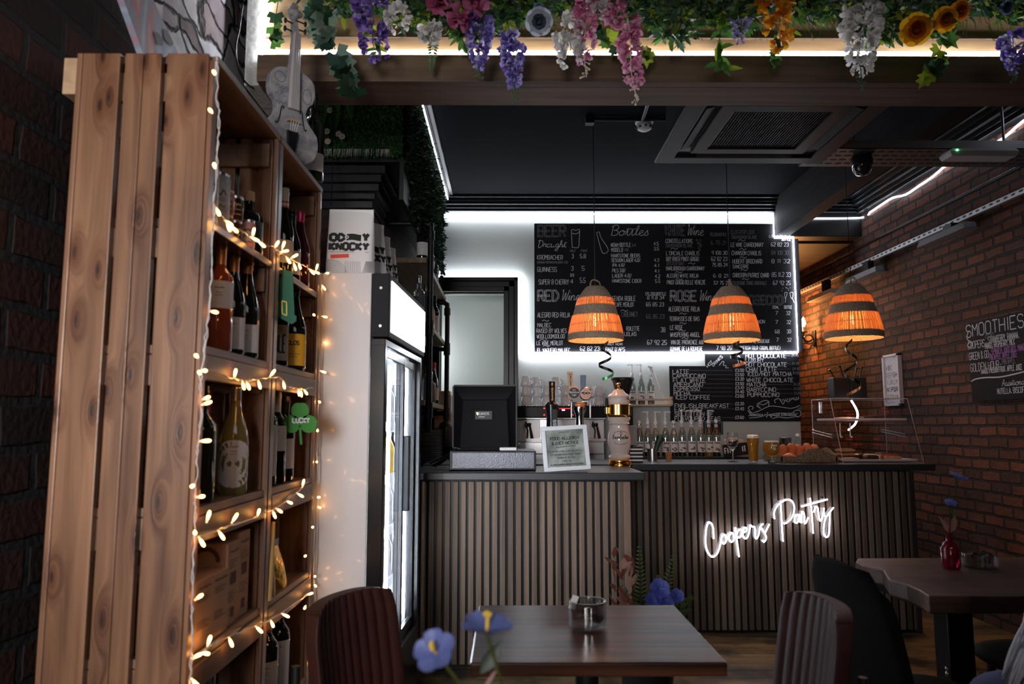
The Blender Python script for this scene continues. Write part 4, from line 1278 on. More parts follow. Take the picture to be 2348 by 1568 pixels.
# ------------------------------------------------------------------ wine racks of planks on the left
def plank_mat():                                # brown stained softwood with knots and a broken tone along each plank
    m, N, L, b = nodes_of('rack_plank')
    b.inputs['Roughness'].default_value = .36; b.inputs['Coat Weight'].default_value = .2; b.inputs['Coat Roughness'].default_value = .3
    tc = N.new('ShaderNodeTexCoord'); sp = N.new('ShaderNodeSeparateXYZ'); L.new(tc.outputs['Object'], sp.inputs[0])

    def mth(op, a, v2=None, v3=None):
        q = N.new('ShaderNodeMath'); q.operation = op
        for i, v in enumerate((a, v2, v3)):
            if v is None: continue
            if isinstance(v, (int, float)): q.inputs[i].default_value = v
            else: L.new(v, q.inputs[i])
        return q.outputs[0]
    cb = N.new('ShaderNodeCombineXYZ'); L.new(mth('MULTIPLY', sp.outputs[0], 10.5), cb.inputs[0]); L.new(mth('MULTIPLY', sp.outputs[2], 3.6), cb.inputs[1])
    vo = N.new('ShaderNodeTexVoronoi'); vo.voronoi_dimensions = '2D'; vo.inputs['Scale'].default_value = 1; L.new(cb.outputs[0], vo.inputs['Vector'])
    dist = vo.outputs['Distance']
    halo = mth('POWER', mth('MAXIMUM', mth('SUBTRACT', 1.0, mth('MULTIPLY', dist, 2.6)), 0.0), 2.0)
    # grain bends round the knots
    gx = mth('ADD', mth('MULTIPLY', sp.outputs[0], 42.0), mth('MULTIPLY', halo, 5.0))
    cg = N.new('ShaderNodeCombineXYZ'); L.new(gx, cg.inputs[0]); L.new(mth('MULTIPLY', sp.outputs[1], 40.0), cg.inputs[1]); L.new(mth('MULTIPLY', sp.outputs[2], 1.5), cg.inputs[2])
    n = N.new('ShaderNodeTexNoise'); n.inputs['Scale'].default_value = 1; n.inputs['Detail'].default_value = 5; n.inputs['Distortion'].default_value = .5
    L.new(cg.outputs[0], n.inputs['Vector'])
    mp = N.new('ShaderNodeMapping'); mp.inputs['Scale'].default_value = (9, 3, 1.5); L.new(tc.outputs['Object'], mp.inputs[0])
    n2 = N.new('ShaderNodeTexNoise'); n2.inputs['Scale'].default_value = 1; n2.inputs['Detail'].default_value = 3; L.new(mp.outputs[0], n2.inputs['Vector'])
    tone = mth('ADD', mth('MULTIPLY', n.outputs['Fac'], .55), mth('MULTIPLY', n2.outputs['Fac'], .55))
    r = N.new('ShaderNodeValToRGB')
    r.color_ramp.elements[0].position = .38; r.color_ramp.elements[1].position = .72
    r.color_ramp.elements[0].color = (.085, .036, .018, 1); r.color_ramp.elements[1].color = (.30, .150, .082, 1)
    L.new(tone, r.inputs[0])
    r2 = N.new('ShaderNodeValToRGB')
    for p, c in ((0, (.10, .07, .06)), (.035, (.22, .16, .13)), (.06, (.42, .30, .24)), (.11, (.62, .50, .44)), (.2, (.80, .72, .68)), (.34, (1, 1, 1))):
        e = r2.color_ramp.elements.new(p); e.color = (*c, 1)
    r2.color_ramp.elements[-1].color = (1, 1, 1, 1)
    L.new(dist, r2.inputs[0])
    mx = N.new('ShaderNodeMixRGB'); mx.blend_type = 'MULTIPLY'; mx.inputs[0].default_value = 1
    L.new(r.outputs[0], mx.inputs[1]); L.new(r2.outputs[0], mx.inputs[2]); L.new(mx.outputs[0], b.inputs['Base Color'])
    bp = N.new('ShaderNodeBump'); bp.inputs['Strength'].default_value = .2; bp.inputs['Distance'].default_value = .004
    L.new(n.outputs['Fac'], bp.inputs['Height']); L.new(bp.outputs[0], b.inputs['Normal'])
    return m


PLANK = plank_mat()
PLANKY = wood('rack_shelf_wood', (.10, .05, .028), (.22, .125, .075), 'Y', .7, .5, knots=.5)
SHZ = [.42, .80, 1.15, 1.545, 1.865]
XF, XB = -.748, -1.097


def rack(label, ya, yb):
    t = thing('wine_rack', label, 'wine rack', (-.92, (ya + yb) / 2, 0), group='plank wine racks')
    for y0, y1, s in ((ya, ya + .022, 1), (yb - .022, yb, -1)):
        g = MB()
        for a, b in ((-1.097, -1.083), (-1.082, -.987), (-.975, -.9285), (-.9275, -.882), (-.868, -.762)):
            g.box(a, b, y0, y1, .01, 2.290 if (s > 0 and ya < 2) else 2.272)
        g.build('end_panel', PLANK, t, bevel=.003)
        g = MB()
        q0, q1 = (y1, y1 + .02) if s > 0 else (y0 - .02, y0)
        g.box(XF - .012, XF, y0, y1 + (.012 if s > 0 else 0), .01, 2.272)
        g.build('front_post', PLANK, t, bevel=.002)
        for z in SHZ + [2.272]:
            MB().box(XB + .03, XF - .02, q0, q1, z - .10, z - .024).build('cross_rail', PLANKY, t, bevel=.002)
    for i, z in enumerate(SHZ):
        MB().box(XB, XF - .003, ya + .022, yb - .022, z - .022, z).build('shelf', PLANKY if i < 4 else pm('dark_shelf', (.05, .03, .022), .25), t, bevel=.002)
        if i < 4:
            MB().box(XF - .018, XF + .002, ya + .035, yb - .022, z - .085, z - .023).build('front_rail', PLANKY, t, bevel=.002)
    MB().box(XB, XF + .003, ya + (.0225 if ya < 2 else 0), yb, 2.273, 2.293).build('top_board', PLANKY, t, bevel=.002)
    for z in [.2, .55, .95, 1.3, 1.7, 2.05]:
        MB().box(XB, XB + .015, ya + .022, yb - .022, z - .055, z + .055).build('back_slat', PLANKY, t)
    sc_ = MB()
    for xx in (-1.05, -1.01, -.955, -.905, -.84, -.795):
        sc_.lathe([(.001, -.002), (.0045, -.002), (.005, 0)], (0, 0, 0), 10, 0, Matrix.Translation((xx, ya, 2.255)) @ Matrix.Rotation(pi / 2, 4, 'X'))
    sc_.build('screws', pm('brass', (.5, .33, .12), .35, .9), t)
    return t


rack('near wine rack of brown planks, its planked end facing the room', 1.80, 2.345)
rack('far wine rack of brown planks standing against the white fridge', 2.355, 2.90)
a, b = PY(141, 215, 1.88), PY(186, 132, 1.88)
tag(MB().box(a.x, b.x, 1.88, 2.6, a.z, b.z).build('timber_batten', wood('batten_pine', (.42, .26, .15), (.55, .36, .22), 'Y', 1, .6), bevel=.003), 'pale sawn timber batten sticking out between rack and brick wall', 'timber')

# ------------------------------------------------------------------ bottles and jars
DARKG = pm('bottle_dark', (.010, .013, .010), .06, coat=.5)
AMBG = pm('bottle_rose', (.42, .09, .04), .06, trans=.35, coat=.5)
PALEG = pm('bottle_pale', (.36, .32, .12), .06, trans=.5, coat=.5)
GREENG = pm('bottle_green', (.012, .035, .02), .06, coat=.5)
CLEARG = pm('bottle_clear', (.42, .45, .46), .05, trans=.75, ior=1.3)
CAPG = pm('foil_gold', (.62, .30, .14), .35, .75)
CAPB = pm('capsule_black', (.012, .012, .013), .3)
CAPW = pm('capsule_white', (.66, .63, .64), .35)
CAPR = pm('capsule_red', (.55, .06, .03), .35)
CAPS = pm('cap_silver', (.6, .58, .58), .25, .9)
CAPP = pm('foil_pink', (.65, .05, .16), .3, .4)
YEL = pm('label_yellow', (.85, .42, .03), .5)
CREAM = pm('label_cream', (.50, .44, .36), .6)
INK = pm('ink', (0, 0, 0))
PROF = {'bordeaux': [(1, .03), (1, .60), (.93, .665), (.62, .72), (.42, .755), (.38, .79)],
        'burgundy': [(1, .03), (1, .46), (.93, .54), (.70, .64), (.48, .72), (.39, .79)],
        'champagne': [(1, .03), (1, .44), (.95, .52), (.74, .62), (.52, .72), (.40, .82)],
        'flask': [(1, .03), (1, .55), (.9, .62), (.5, .68), (.36, .72), (.36, .8)]}


def bottle(x, y, z, label, H=.30, r=.037, shape='bordeaux', glass=DARKG, cap=CAPB, caph=.062, lab=(.30, .55, LABW), bands=(), text=None, group=None, name='wine_bottle', face=None, round_lab=False):
    root = thing(name, label, 'bottle', (x, y, z), group=group)
    g = MB(); g.lathe([(.001, 0), (r * .9, 0)] + [(r * a, b * H) for a, b in PROF[shape]] + [(.0135, .9 * H), (.0135, H - .002), (.001, H - .002)], (0, 0, 0), 22)
    g.build('glass', glass, root, smooth=45, local=True)
    if cap:
        k = 1.0 if shape != 'champagne' else 1.25
        g = MB(); z0 = H - caph
        nr = .0150 * k
        g.lathe([(nr if shape != 'champagne' else .0165, z0), (nr, H - .025), (nr * 1.07, H - .022), (nr * 1.07, H - .012), (nr, H - .01), (nr, H), (.001, H + .001)] if shape != 'champagne' else [(.017, z0), (.0155, H - .04), (.018, H - .03), (.0165, H - .024), (.019, H - .014), (.016, H), (.001, H + .003)], (0, 0, 0), 16)
        for (zz_, hh, m_) in bands:
            g.lathe([(nr * 1.04, z0 + zz_), (nr * 1.04, z0 + zz_ + hh)], (0, 0, 0), 16, 1)
        g.build('capsule', [cap, bands[0][2]] if bands else cap, root, smooth=45, local=True)
    if lab:
        d = V((0, 0)) - V((x, y)) if face is None else V(face)
        a0 = atan2(d.y, d.x)
        rr = r + .0007
        if round_lab:
            g = MB()
            zc_, rz_ = (lab[0] + lab[1]) / 2 * H, (lab[1] - lab[0]) / 2 * H
            ff = lambda u, v: (rr * cos(a0 + (v * rz_ * cos(2 * pi * u)) / rr), rr * sin(a0 + (v * rz_ * cos(2 * pi * u)) / rr), zc_ + v * rz_ * sin(2 * pi * u))
            g.grid(ff, 24, 3, closeu=True)
        else:
            g = MB(); g.lathe([(rr, lab[0] * H), (rr, lab[1] * H)], (0, 0, 0), 18, 0, None, a0 - 1.25, a0 + 1.25)
        sf = lambda u, v: ((rr + .0008) * cos(a0 + u / rr), (rr + .0008) * sin(a0 + u / rr), v)
        zt_ = lab[1] * H
        for (tx, wd, h_, dz, th) in (text or [('', .024, .006, .022, .0012), ('', .016, .003, .034, .0008), ('', .02, .003, .042, .0008)]):
            g.strokes(block(tx, -wd / 2, zt_ - dz, wd, h_) if tx else scrawl(-wd / 2, zt_ - dz, wd, h_), th, sf, 1)
        g.build('label', [lab[2], INK], root, smooth=30, local=True)
    return root


GA = 'bottles on the near rack'
GB = 'bottles on the far rack'
# near rack, third shelf from the floor up
z = SHZ[3]
bottle(-.80, 2.03, z, 'rose wine bottle with gold capsule, leftmost on the shelf below the jars', .315, .038, 'bordeaux', AMBG, CAPG, .07, (.38, .62, LABW), group=GA)
bottle(-.80, 2.13, z, 'dark wine bottle with tan capsule and tall white label beside the rose', .305, .038, 'burgundy', DARKG, CAPG, .06, (.06, .36, LABW), group=GA)
bottle(-.798, 2.235, z, 'dark sparkling wine bottle with crumpled gold foil neck near the divider', .31, .041, 'champagne', DARKG, CAPG, .10, (.06, .33, LABW), group=GA)
z = SHZ[2]
bottle(-.80, 1.95, z, 'dark wine bottle with black capsule at the near end above the cartons', .30, .038, 'bordeaux', DARKG, CAPB, .06, None, group=GA)
bottle(-.845, 2.06, z, 'dark wine bottle with black label, standing before the red capsule one', .305, .038, 'bordeaux', DARKG, CAPB, .06, (.2, .55, pm('label_navy', (.03, .05, .09), .5)), group=GA)
bottle(-.90, 2.22, z, 'wine bottle with bright red capsule standing at the back', .30, .038, 'bordeaux', PALEG, CAPR, .09, None, group=GA)
bottle(-.80, 2.19, z, 'pale white wine bottle with silver cap and round white label', .325, .040, 'burgundy', PALEG, CAPS, .075, (.06, .48, LABW), group=GA, round_lab=True)
z = SHZ[0]
bottle(-.80, 2.08, z, 'wine bottle with silver screw cap on the bottom shelf in view', .30, .037, 'bordeaux', DARKG, CAPS, .06, (.2, .5, LABW), group=GA)
# far rack
z = SHZ[4]
bottle(-.865, 2.47, z, 'dark wine bottle with copper capsule and animal label, top shelf left', .32, .037, 'bordeaux', DARKG, CAPG, .09, (.12, .58, LABW), group=GB)
bottle(-.80, 2.585, z, 'dark wine bottle with white capsule banded red and black', .325, .037, 'burgundy', DARKG, CAPW, .085, (.15, .40, LABW), ((.012, .006, CAPR), (.03, .006, CAPR)), group=GB)
bottle(-.80, 2.68, z, 'dark wine bottle with white label behind the banded capsule bottle', .27, .037, 'burgundy', DARKG, CAPB, .05, (.1, .42, LABW), group=GB)
bottle(-.80, 2.785, z, 'sparkling rose bottle with bright pink foil at the end of the top shelf', .30, .042, 'champagne', pm('bottle_wine', (.05, .008, .02), .07, coat=.4), CAPP, .13, None, group=GB)
z = SHZ[3]
bottle(-.825, 2.47, z, 'dark bottle half hidden behind the green felt hat', .27, .037, 'bordeaux', DARKG, CAPB, .05, (.1, .5, LABW), group=GB)
bottle(-.80, 2.56, z, 'dark bottle with cream label of tall black letters beside the hat', .28, .037, 'bordeaux', DARKG, CAPB, .05, (.08, .52, CREAM), text=[('VIALE', .055, .06, .095, .006)], group=GB)
bottle(-.785, 2.70, z, 'sparkling wine bottle with large orange yellow label and neck band', .31, .045, 'champagne', DARKG, CAPB, .10, (.05, .42, YEL), ((.0, .012, YEL),), text=[('CLOS', .04, .014, .04, .0035), ('', .05, .004, .075, .001), ('', .03, .004, .085, .001)], group=GB)
z = SHZ[2]
bottle(-.80, 2.47, z, 'black capsule wine bottle with white bull label left of the shamrock', .33, .038, 'bordeaux', DARKG, CAPB, .075, (.1, .60, LABW), text=[('', .034, .03, .06, .009)], group=GB)
bottle(-.80, 2.575, z, 'wine bottle with white capsule just behind the shamrock', .315, .037, 'bordeaux', DARKG, CAPW, .09, (.35, .62, LABW), group=GB)
bottle(-.80, 2.68, z, 'dark bottle with patterned white label under the shamrock stem', .30, .036, 'bordeaux', DARKG, CAPB, .05, (.15, .5, LABW), group=GB)
z = SHZ[0]
bottle(-.80, 2.56, z, 'wine bottle with white capsule banded red and black, bottom shelf', .315, .038, 'bordeaux', DARKG, CAPW, .08, (.1, .5, LABW), ((.012, .006, CAPR), (.03, .006, CAPR)), group=GB)
bottle(-.80, 2.69, z, 'wine bottle with silver screw cap and script label, bottom shelf', .325, .038, 'bordeaux', DARKG, CAPS, .06, (.08, .58, LABW), group=GB)
# on top of the racks
bottle(-.77, 2.83, 2.295, 'dark wine bottle standing behind the papered violin', .36, .042, 'bordeaux', DARKG, CAPB, .06, (.1, .30, LABW), name='wine_bottle')


def tin(x, y, z, lb, r, h, m, lid=CAPS, bands=None, name='drinks_can', cat='can', grp=None, text='BREW'):
    t = thing(name, lb, cat, (x, y, z), group=grp)
    g = MB(); g.lathe([(.001, 0), (r * .85, 0), (r, .008), (r, h - .01), (r * .86, h), (r * .84, h - .003), (.001, h - .003)], (0, 0, 0), 20); g.build('body', m, t, smooth=40, local=True)
    a0 = atan2(-y, -x)
    sf = lambda u, v: ((r + .0012) * cos(a0 + u / r), (r + .0012) * sin(a0 + u / r), v)
    g = MB()
    for k in range(3):
        g.strokes(scrawl(-r * .7, h * (.62 - .2 * k), r * 1.4, h * (.13 if k == 0 else .06)), .003 if k == 0 else .0015, sf)
    g.build('printing', bands or INK, t, local=True)
    g = MB(); g.lathe([(r * .9, h - .006), (r * .9, h + .004), (.001, h + .004)], (0, 0, 0), 18); g.build('lid', lid, t, smooth=40, local=True)
    return t


z = SHZ[4]
GREYC = pm('can_white', (.52, .52, .55), .4, var=(35, (.25, .26, .29)))
tin(-.80, 1.905, z, 'tall white can nearest the rack end on the jar shelf', .034, .165, GREYC, grp='cans on the jar shelf', text='PALE')
tin(-.80, 1.985, z, 'tall white can with dark pattern beside the copper jars', .034, .165, GREYC, grp='cans on the jar shelf', text='STOUT')
JC = pm('jar_copper', (.25, .09, .05), .3, .3); JR = pm('jar_dark', (.03, .012, .012), .3)
GJ = 'small jars stacked in twos'
JY = pm('jar_print', (.7, .45, .08), .5)
tin(-.805, 2.055, z, 'lower copper red jar of the stack beside the white cans', .026, .068, JC, CAPG, JY, 'jar', 'jar', GJ, 'JAM')
tin(-.805, 2.055, z + .073, 'upper copper red jar of the stack beside the white cans', .026, .068, JC, CAPG, JY, 'jar', 'jar', GJ, 'JAM')
tin(-.80, 2.115, z, 'lower dark jar with yellow print in the middle of the shelf', .026, .068, JR, CAPS, JY, 'jar', 'jar', GJ, 'HOT HONEY')
tin(-.80, 2.115, z + .073, 'upper dark jar with yellow print in the middle of the shelf', .026, .068, JR, CAPS, JY, 'jar', 'jar', GJ, 'HOT HONEY')
tin(-.775, 2.165, z, 'small pale blue and red jar in front of the black growler', .020, .085, pm('jar_blue', (.28, .36, .40), .4, var=(30, (.45, .05, .05))), CAPS, INK, 'jar', 'jar', None, 'GIN')
bottle(-.80, 2.235, z, 'squat black growler bottle with cork stopper by the divider', .20, .045, 'flask', DARKG, pm('cork', (.55, .38, .22), .8), .035, (.15, .5, pm('label_black', (.03, .035, .045), .4)), name='growler')

# cartons on the second shelf of the near rack
KRAFT = pm('carton', (.46, .27, .17), .75, var=(6, (.52, .32, .21)))
z = SHZ[1]


def carton(lb, x0, x1, y0, y1, z0, h, arch=True):
    t = thing('carton', lb, 'carton', ((x0 + x1) / 2, (y0 + y1) / 2, z0), group='kraft cartons on the near rack')
    MB().box(x0, x1, y0, y1, z0, z0 + h).build('box', KRAFT, t, bevel=.002)
    g = MB()
    sf = lambda u, v: (x1 + .001, y0 + u, z0 + v)
    wd = y1 - y0
    cols = 2 if wd > .15 else 1
    for c in range(cols):
        u0 = c * wd / cols + .012; cw = wd / cols - .024
        g.strokes(scrawl(u0, h * .86, cw, h * .05), .0022, sf, 1)
        for k in range(4):
            g.strokes([[(u0, h * (.78 - .03 * k)), (u0 + cw * R.uniform(.6, 1), h * (.78 - .03 * k))]], .0018, sf, 1)
            g.strokes([[(u0, h * (.40 - .035 * k)), (u0 + cw * R.uniform(.6, 1), h * (.40 - .035 * k))]], .0018, sf, 1)
        if arch:
            cy_, cz_, rr = u0 + cw / 2, h * .56, cw * .42
            g.strokes([[(cy_, cz_ - rr * .6), (cy_, cz_ + rr * .6)]], rr * 1.5, sf, 2)
            g.strokes([[(cy_, h * .15 - rr * .5), (cy_, h * .15 + rr * .5)]], rr * .9, sf, 2)
    fs = lambda u, v: (x0 + u, y0 - .001, z0 + v)
    g.strokes([[((x1 - x0) * .55 + .035 * cos(a), h * .78 + .035 * sin(a)) for a in [pi * i / 10 for i in range(11)]]], .012, fs, 2)
    g.build('printing', [KRAFT, pm('carton_ink', (.12, .07, .05), .8), pm('carton_brown', (.13, .055, .04), .8)], t)


carton('wide kraft carton with printed panels at the front of the carton shelf', -.90, -.758, 1.86, 2.075, z + .001, .165, False)
carton('tall kraft carton with round windows second along the carton shelf', -.90, -.765, 2.082, 2.172, z + .001, .225)
carton('tall kraft carton with round windows nearest the divider', -.90, -.77, 2.180, 2.27, z + .001, .24)
carton('kraft carton with arched window behind the wide front carton', -1.06, -.91, 1.86, 2.075, z + .001, .205)
carton('small kraft carton lying on top of the carton at the back', -1.04, -.905, 1.93, 2.06, z + .208, .055, False)
# gold coffee bag, orange bag, carrot like spoon sign on the far rack
FOIL = pm('gold_foil', (.75, .42, .06), .22, .85, bump=(35, .8))
sh = SHZ[1]
t = thing('snack_bag', 'crumpled shiny gold foil bag on the far rack above the bottom shelf', 'bag', (-.80, 2.60, sh))
g = MB()
g.grid(lambda u, v: ((.045 * sin(2 * pi * u)) * (1 - v ** 4 * .9) * (.75 + .25 * sin(9 * u + 3 * v)), (.06 * cos(2 * pi * u)) * (1 - .35 * v), .14 * v), 22, 12, closeu=True)
g.build('foil', FOIL, t, smooth=30, local=True)
g = MB(); g.box(-.004, .004, -.04, .04, .135, .16); g.build('seal', pm('seal_blue', (.05, .12, .2), .4), t, local=True)
t = thing('snack_bag', 'small orange wrapped bag in front of the gold foil bag', 'bag', (-.785, 2.47, sh))
g = MB(); g.grid(lambda u, v: ((.032 * sin(2 * pi * u)) * (1 - v ** 4 * .9), (.042 * cos(2 * pi * u)) * (1 - .3 * v), .12 * v), 20, 10, closeu=True)
g.build('wrapper', pm('orange_wrap', (.45, .14, .04), .35, var=(30, (.25, .07, .03)), bump=(50, .6)), t, smooth=40, local=True)
t = tag(MB().tube([(-.752, 2.40, sh + .002), (-.752, 2.41, sh + .12), (-.752, 2.43, sh + .24)], [.012, .013, .006], 10).build('wooden_spatula', pm('pale_wood', (.5, .33, .12), .5), smooth=60), 'pale wooden stick leaning on the far rack divider by the bags', 'stick')

# ------------------------------------------------------------------ felt decorations


def flat(name, pts, y, th, m, parent):
    q = [PY(px, py, y) for px, py in pts]
    g = MB()
    n = len(q)
    g.add([(p.x, y, p.z) for p in q] + [(p.x, y + th, p.z) for p in q], [tuple(range(n)), tuple(range(2 * n - 1, n - 1, -1))] + [(i, n + i, n + (i + 1) % n, (i + 1) % n) for i in range(n)])
    return g.build(name, m, parent)


FELTG = pm('felt_green', (.05, .22, .045), .95, bump=(200, .4), sheen=.3)
FELTD = pm('felt_dark_green', (.03, .13, .085), .95, bump=(200, .4), sheen=.3)
yk = 2.60
t = thing('shamrock', 'green felt shamrock reading LUCKY hanging from the lights', 'decoration', PY(688, 960, yk))


def heart(cx, cy, ang, s):
    out = []
    for i in range(17):
        a = -pi * .82 + 2 * pi * .82 * i / 16
        r = s * (1 - .16 * (abs(a) < .5) * (1 - abs(a) / .5))
        out.append((cx + cos(ang) * s * .62 + r * cos(a + ang) * .62, cy - sin(ang) * s * .62 - r * sin(a + ang) * .62))
    return [(cx, cy)] + out


for ang in (pi / 2, pi * .96, pi * .04):
    flat('leaf', heart(688, 962 if ang == pi / 2 else 968, ang if ang == pi / 2 else (ang + (.32 if ang > 1 else -.32)), 33), yk, .004, FELTG, t)
flat('stem', [(685, 975), (690, 975), (693, 1019), (688, 1019)], yk, .004, FELTG, t)
g = MB(); q = PY(671, 969, yk); g.strokes(block('LUCKY', 0, 0, .058, .016), .0042, lambda u, v: (q.x + u, yk - .001, q.z + v)); g.build('lettering', CHALK, t)
t = thing('felt_hat', 'dark green felt hat with yellow buckle hanging on the rack divider', 'decoration', PY(655, 680, 2.42))
yk = 2.435
flat('crown', [(643, 616), (668, 622), (671, 632), (675, 728), (668, 735), (640, 712)], yk, .004, FELTD, t)
flat('brim', [(621, 690), (627, 686), (648, 708), (679, 724), (679, 736), (668, 743), (644, 730), (626, 708)], yk - .003, .003, FELTD, t)
g = MB(); c4 = [PY(px, py, yk) for px, py in ((647, 690), (658, 693), (658, 724), (648, 719), (647, 690))]
g.strokes([[(p.x, p.z) for p in c4]], .0035, lambda u, v: (u, yk - .004, v)); g.build('buckle', pm('yellow_trim', (.75, .62, .08), .5), t)

# ------------------------------------------------------------------ fairy lights
bulb = MB()
bulb.lathe([(.0012, .0), (.0026, .002), (.0028, .010)], (0, 0, 0), 8, 1)
bulb.lathe([(.0028, .010), (.0042, .020), (.0044, .028), (.003, .034), (.0005, .036)], (0, 0, 0), 8, 0)
b0 = bulb.build('bulb', [WARM, pm('frosted', (.8, .65, .45), .4, emit=(1, .6, .25), es=1.2)], smooth=60)
bmesh_ = b0.data
bpy.data.objects.remove(b0)
WIRE = pm('clear_wire', (.55, .53, .52), .25, coat=.3)


def fairy(label, path, bulbs, X=-.736):
    P = [PX(px, py, X) for px, py in path]
    t = thing('fairy_lights', label, 'string lights', P[0], group='warm fairy light strings')
    C = [V(p) for p in crom(P, 5)]
    g = MB()
    for k in range(2):
        g.tube([p + V((R.uniform(-.0035, .0035), R.uniform(-.003, .003), R.uniform(-.003, .003))) for p in C], .0013, 5)
    g.build('wire', WIRE, t, smooth=60)
    for bx_, by in bulbs:
        tip = PX(bx_, by, X + R.uniform(.006, .02))
        near = min(C, key=lambda p: (p - tip).length)
        d = tip - near
        if d.length < .012:
            d = V((R.uniform(.4, 1), R.uniform(-.5, .5), R.uniform(-1, .2)))
        d.normalize()
        o = bpy.data.objects.new('bulb', bmesh_)
        COL.objects.link(o)
        o.parent = t
        base = near if (tip - near).length < .04 else tip - d * .036
        o.location = base - V(t.location)
        o.rotation_mode = 'QUATERNION'
        o.rotation_quaternion = d.to_track_quat('Z', 'Y')
        o.scale = (.95, .95, .85)


fairy('fairy light string running down the planked end of the near rack',
      [(498, 130), (497, 215), (502, 265), (499, 330), (497, 385), (490, 470), (487, 560), (484, 640), (478, 730), (468, 800), (460, 880), (462, 940), (456, 1000), (452, 1060), (448, 1140), (447, 1200), (443, 1290), (441, 1380), (440, 1460), (438, 1540), (437, 1600)],
      [(488, 160), (478, 248), (490, 372), (497, 716), (447, 812), (472, 850), (456, 850), (484, 908), (484, 921), (482, 1010), (437, 1117), (472, 1137), (448, 1226), (468, 1360), (466, 1497), (443, 1562)])
fairy('fairy light swag along the top jar shelf of both racks',
      [(487, 462), (512, 500), (530, 518), (560, 535), (590, 552), (620, 565), (640, 578), (660, 590), (690, 605), (712, 618), (738, 627)],
      [(505, 497), (523, 510), (528, 530), (540, 528), (584, 520), (588, 550), (604, 563), (637, 556), (654, 549), (652, 576), (674, 588), (667, 606), (680, 624), (690, 618), (729, 604), (716, 624), (731, 627), (755, 626)])
fairy('fairy light swag above the shamrock across both racks',
      [(470, 845), (510, 860), (555, 872), (600, 868), (640, 865), (660, 885), (690, 892), (718, 888)],
      [(541, 846), (573, 895), (597, 890), (634, 843), (654, 896), (686, 906), (692, 912), (705, 905), (562, 900)])
fairy('fairy light swag above the kraft cartons',
      [(447, 1232), (500, 1215), (545, 1200), (600, 1180), (640, 1160), (680, 1130), (706, 1104)],
      [(548, 1172), (596, 1164), (632, 1188), (640, 1170), (667, 1153), (690, 1136), (698, 1096), (483, 1165), (507, 1226), (470, 1255)])
fairy('fairy light swag under the kraft cartons, lowest in view',
      [(440, 1512), (500, 1470), (560, 1445), (620, 1420), (660, 1395), (708, 1360)],
      [(485, 1452), (530, 1474), (597, 1446), (625, 1432), (657, 1412), (712, 1361), (468, 1497)])
fairy('fairy light string running down between the far rack and the fridge',
      [(737, 628), (738, 700), (736, 760), (734, 820), (731, 900), (728, 1000), (726, 1100), (722, 1200), (720, 1300), (722, 1400), (718, 1500), (716, 1600)],
      [(743, 655), (718, 720), (752, 728), (750, 787), (757, 795), (740, 852), (733, 922), (728, 990), (726, 1058), (736, 1140), (737, 1165), (716, 1210), (698, 1276), (723, 1322), (725, 1345), (697, 1398), (724, 1463), (722, 1523)], -.742)
# warm pool of light the strings give
# ------------------------------------------------------------------ violin
PAPV = pm('papered_violin', (.34, .315, .315), .55, var=(28, (.16, .16, .19)))
vl = thing('violin', 'violin papered in old newsprint standing on top of the wine racks', 'violin', (-.795, 2.60, 2.295), rot=(radians(2), 0, radians(44)))
vl.scale = (1.04, 1.0, .955)


def vhalf():
    pts = [(0, 0), (.05, .004), (.088, .03), (.104, .08), (.098, .125), (.078, .150), (.072, .155), (.058, .175), (.053, .20), (.058, .225), (.070, .242), (.076, .246), (.084, .28), (.078, .325), (.05, .35), (.02, .358), (0, .358)]
    return pts


h = vhalf()
hs = [h[0]] + list(crom(h[1:5], 3))[0:] + [h[5], h[6]] + list(crom(h[7:11], 3)) + [h[11]] + list(crom(h[12:16], 3))
poly = [(x, z) for x, z in hs] + [(-x, z) for x, z in hs[::-1] if x > .001]
seen, pp = set(), []
for p in poly:
    k = (round(p[0], 4), round(p[1], 4))
    if k not in seen:
        seen.add(k); pp.append(p)
T = Matrix(((1, 0, 0, 0), (0, 0, 1, 0), (0, 1, 0, 0), (0, 0, 0, 1)))
g = MB(); g.prism(pp, -.0, .036, 0, T); g.build('body', PAPV, vl, bevel=.003, local=True)
cxm, czm = 0, .18
g = MB(); g.prism([(x * 1.035, (z - .18) * 1.02 + .18) for x, z in pp], -.005, .0, 0, T); g.build('top_plate', PAPV, vl, bevel=.002, local=True)
g = MB(); g.frus((-.021, .021, -.024, -.012, .20), (-.013, .013, -.022, -.008, .50)); g.build('fingerboard', pm('violin_board', (.40, .36, .37), .5), vl, bevel=.003, local=True)
g = MB(); g.frus((-.017, .017, -.010, .018, .355), (-.012, .012, -.009, .008, .50)); g.build('neck', PAPV, vl, bevel=.004, local=True)
g = MB(); g.frus((-.012, .012, -.008, .012, .50), (-.009, .009, .006, .022, .575)); 
sp_ = [(0, .008 + (.036 - .0030 * i) * sin(i * .55) * .9, .590 + (.036 - .0030 * i) * cos(i * .55) * .9) for i in range(11)]
g.tube(sp_, [.014 - .0005 * i for i in range(11)], 10); g.sphere((0, .008, .590), .022, 12, 8, (1.3, .8, .8))
g.build('scroll', PAPV, vl, smooth=50, local=True)
for k in range(4):
    s = 1 if k % 2 else -1
    g = MB(); zz_ = .512 + k * .016
    g.tube([(0, .004, zz_), (s * .032, .002, zz_)], .003, 8); g.sphere((s * .038, .002, zz_), .011, 10, 6, (.5, .6, 1.1)); g.build('peg', BLK, vl, smooth=60, local=True)
g = MB()
for k in range(4):
    g.tube([(-.009 + .006 * k, -.026, .50), (-.014 + .0095 * k, -.034, .152), (-.010 + .0066 * k, -.018, .10)], .0006, 4)
g.build('strings', STEEL, vl, local=True)
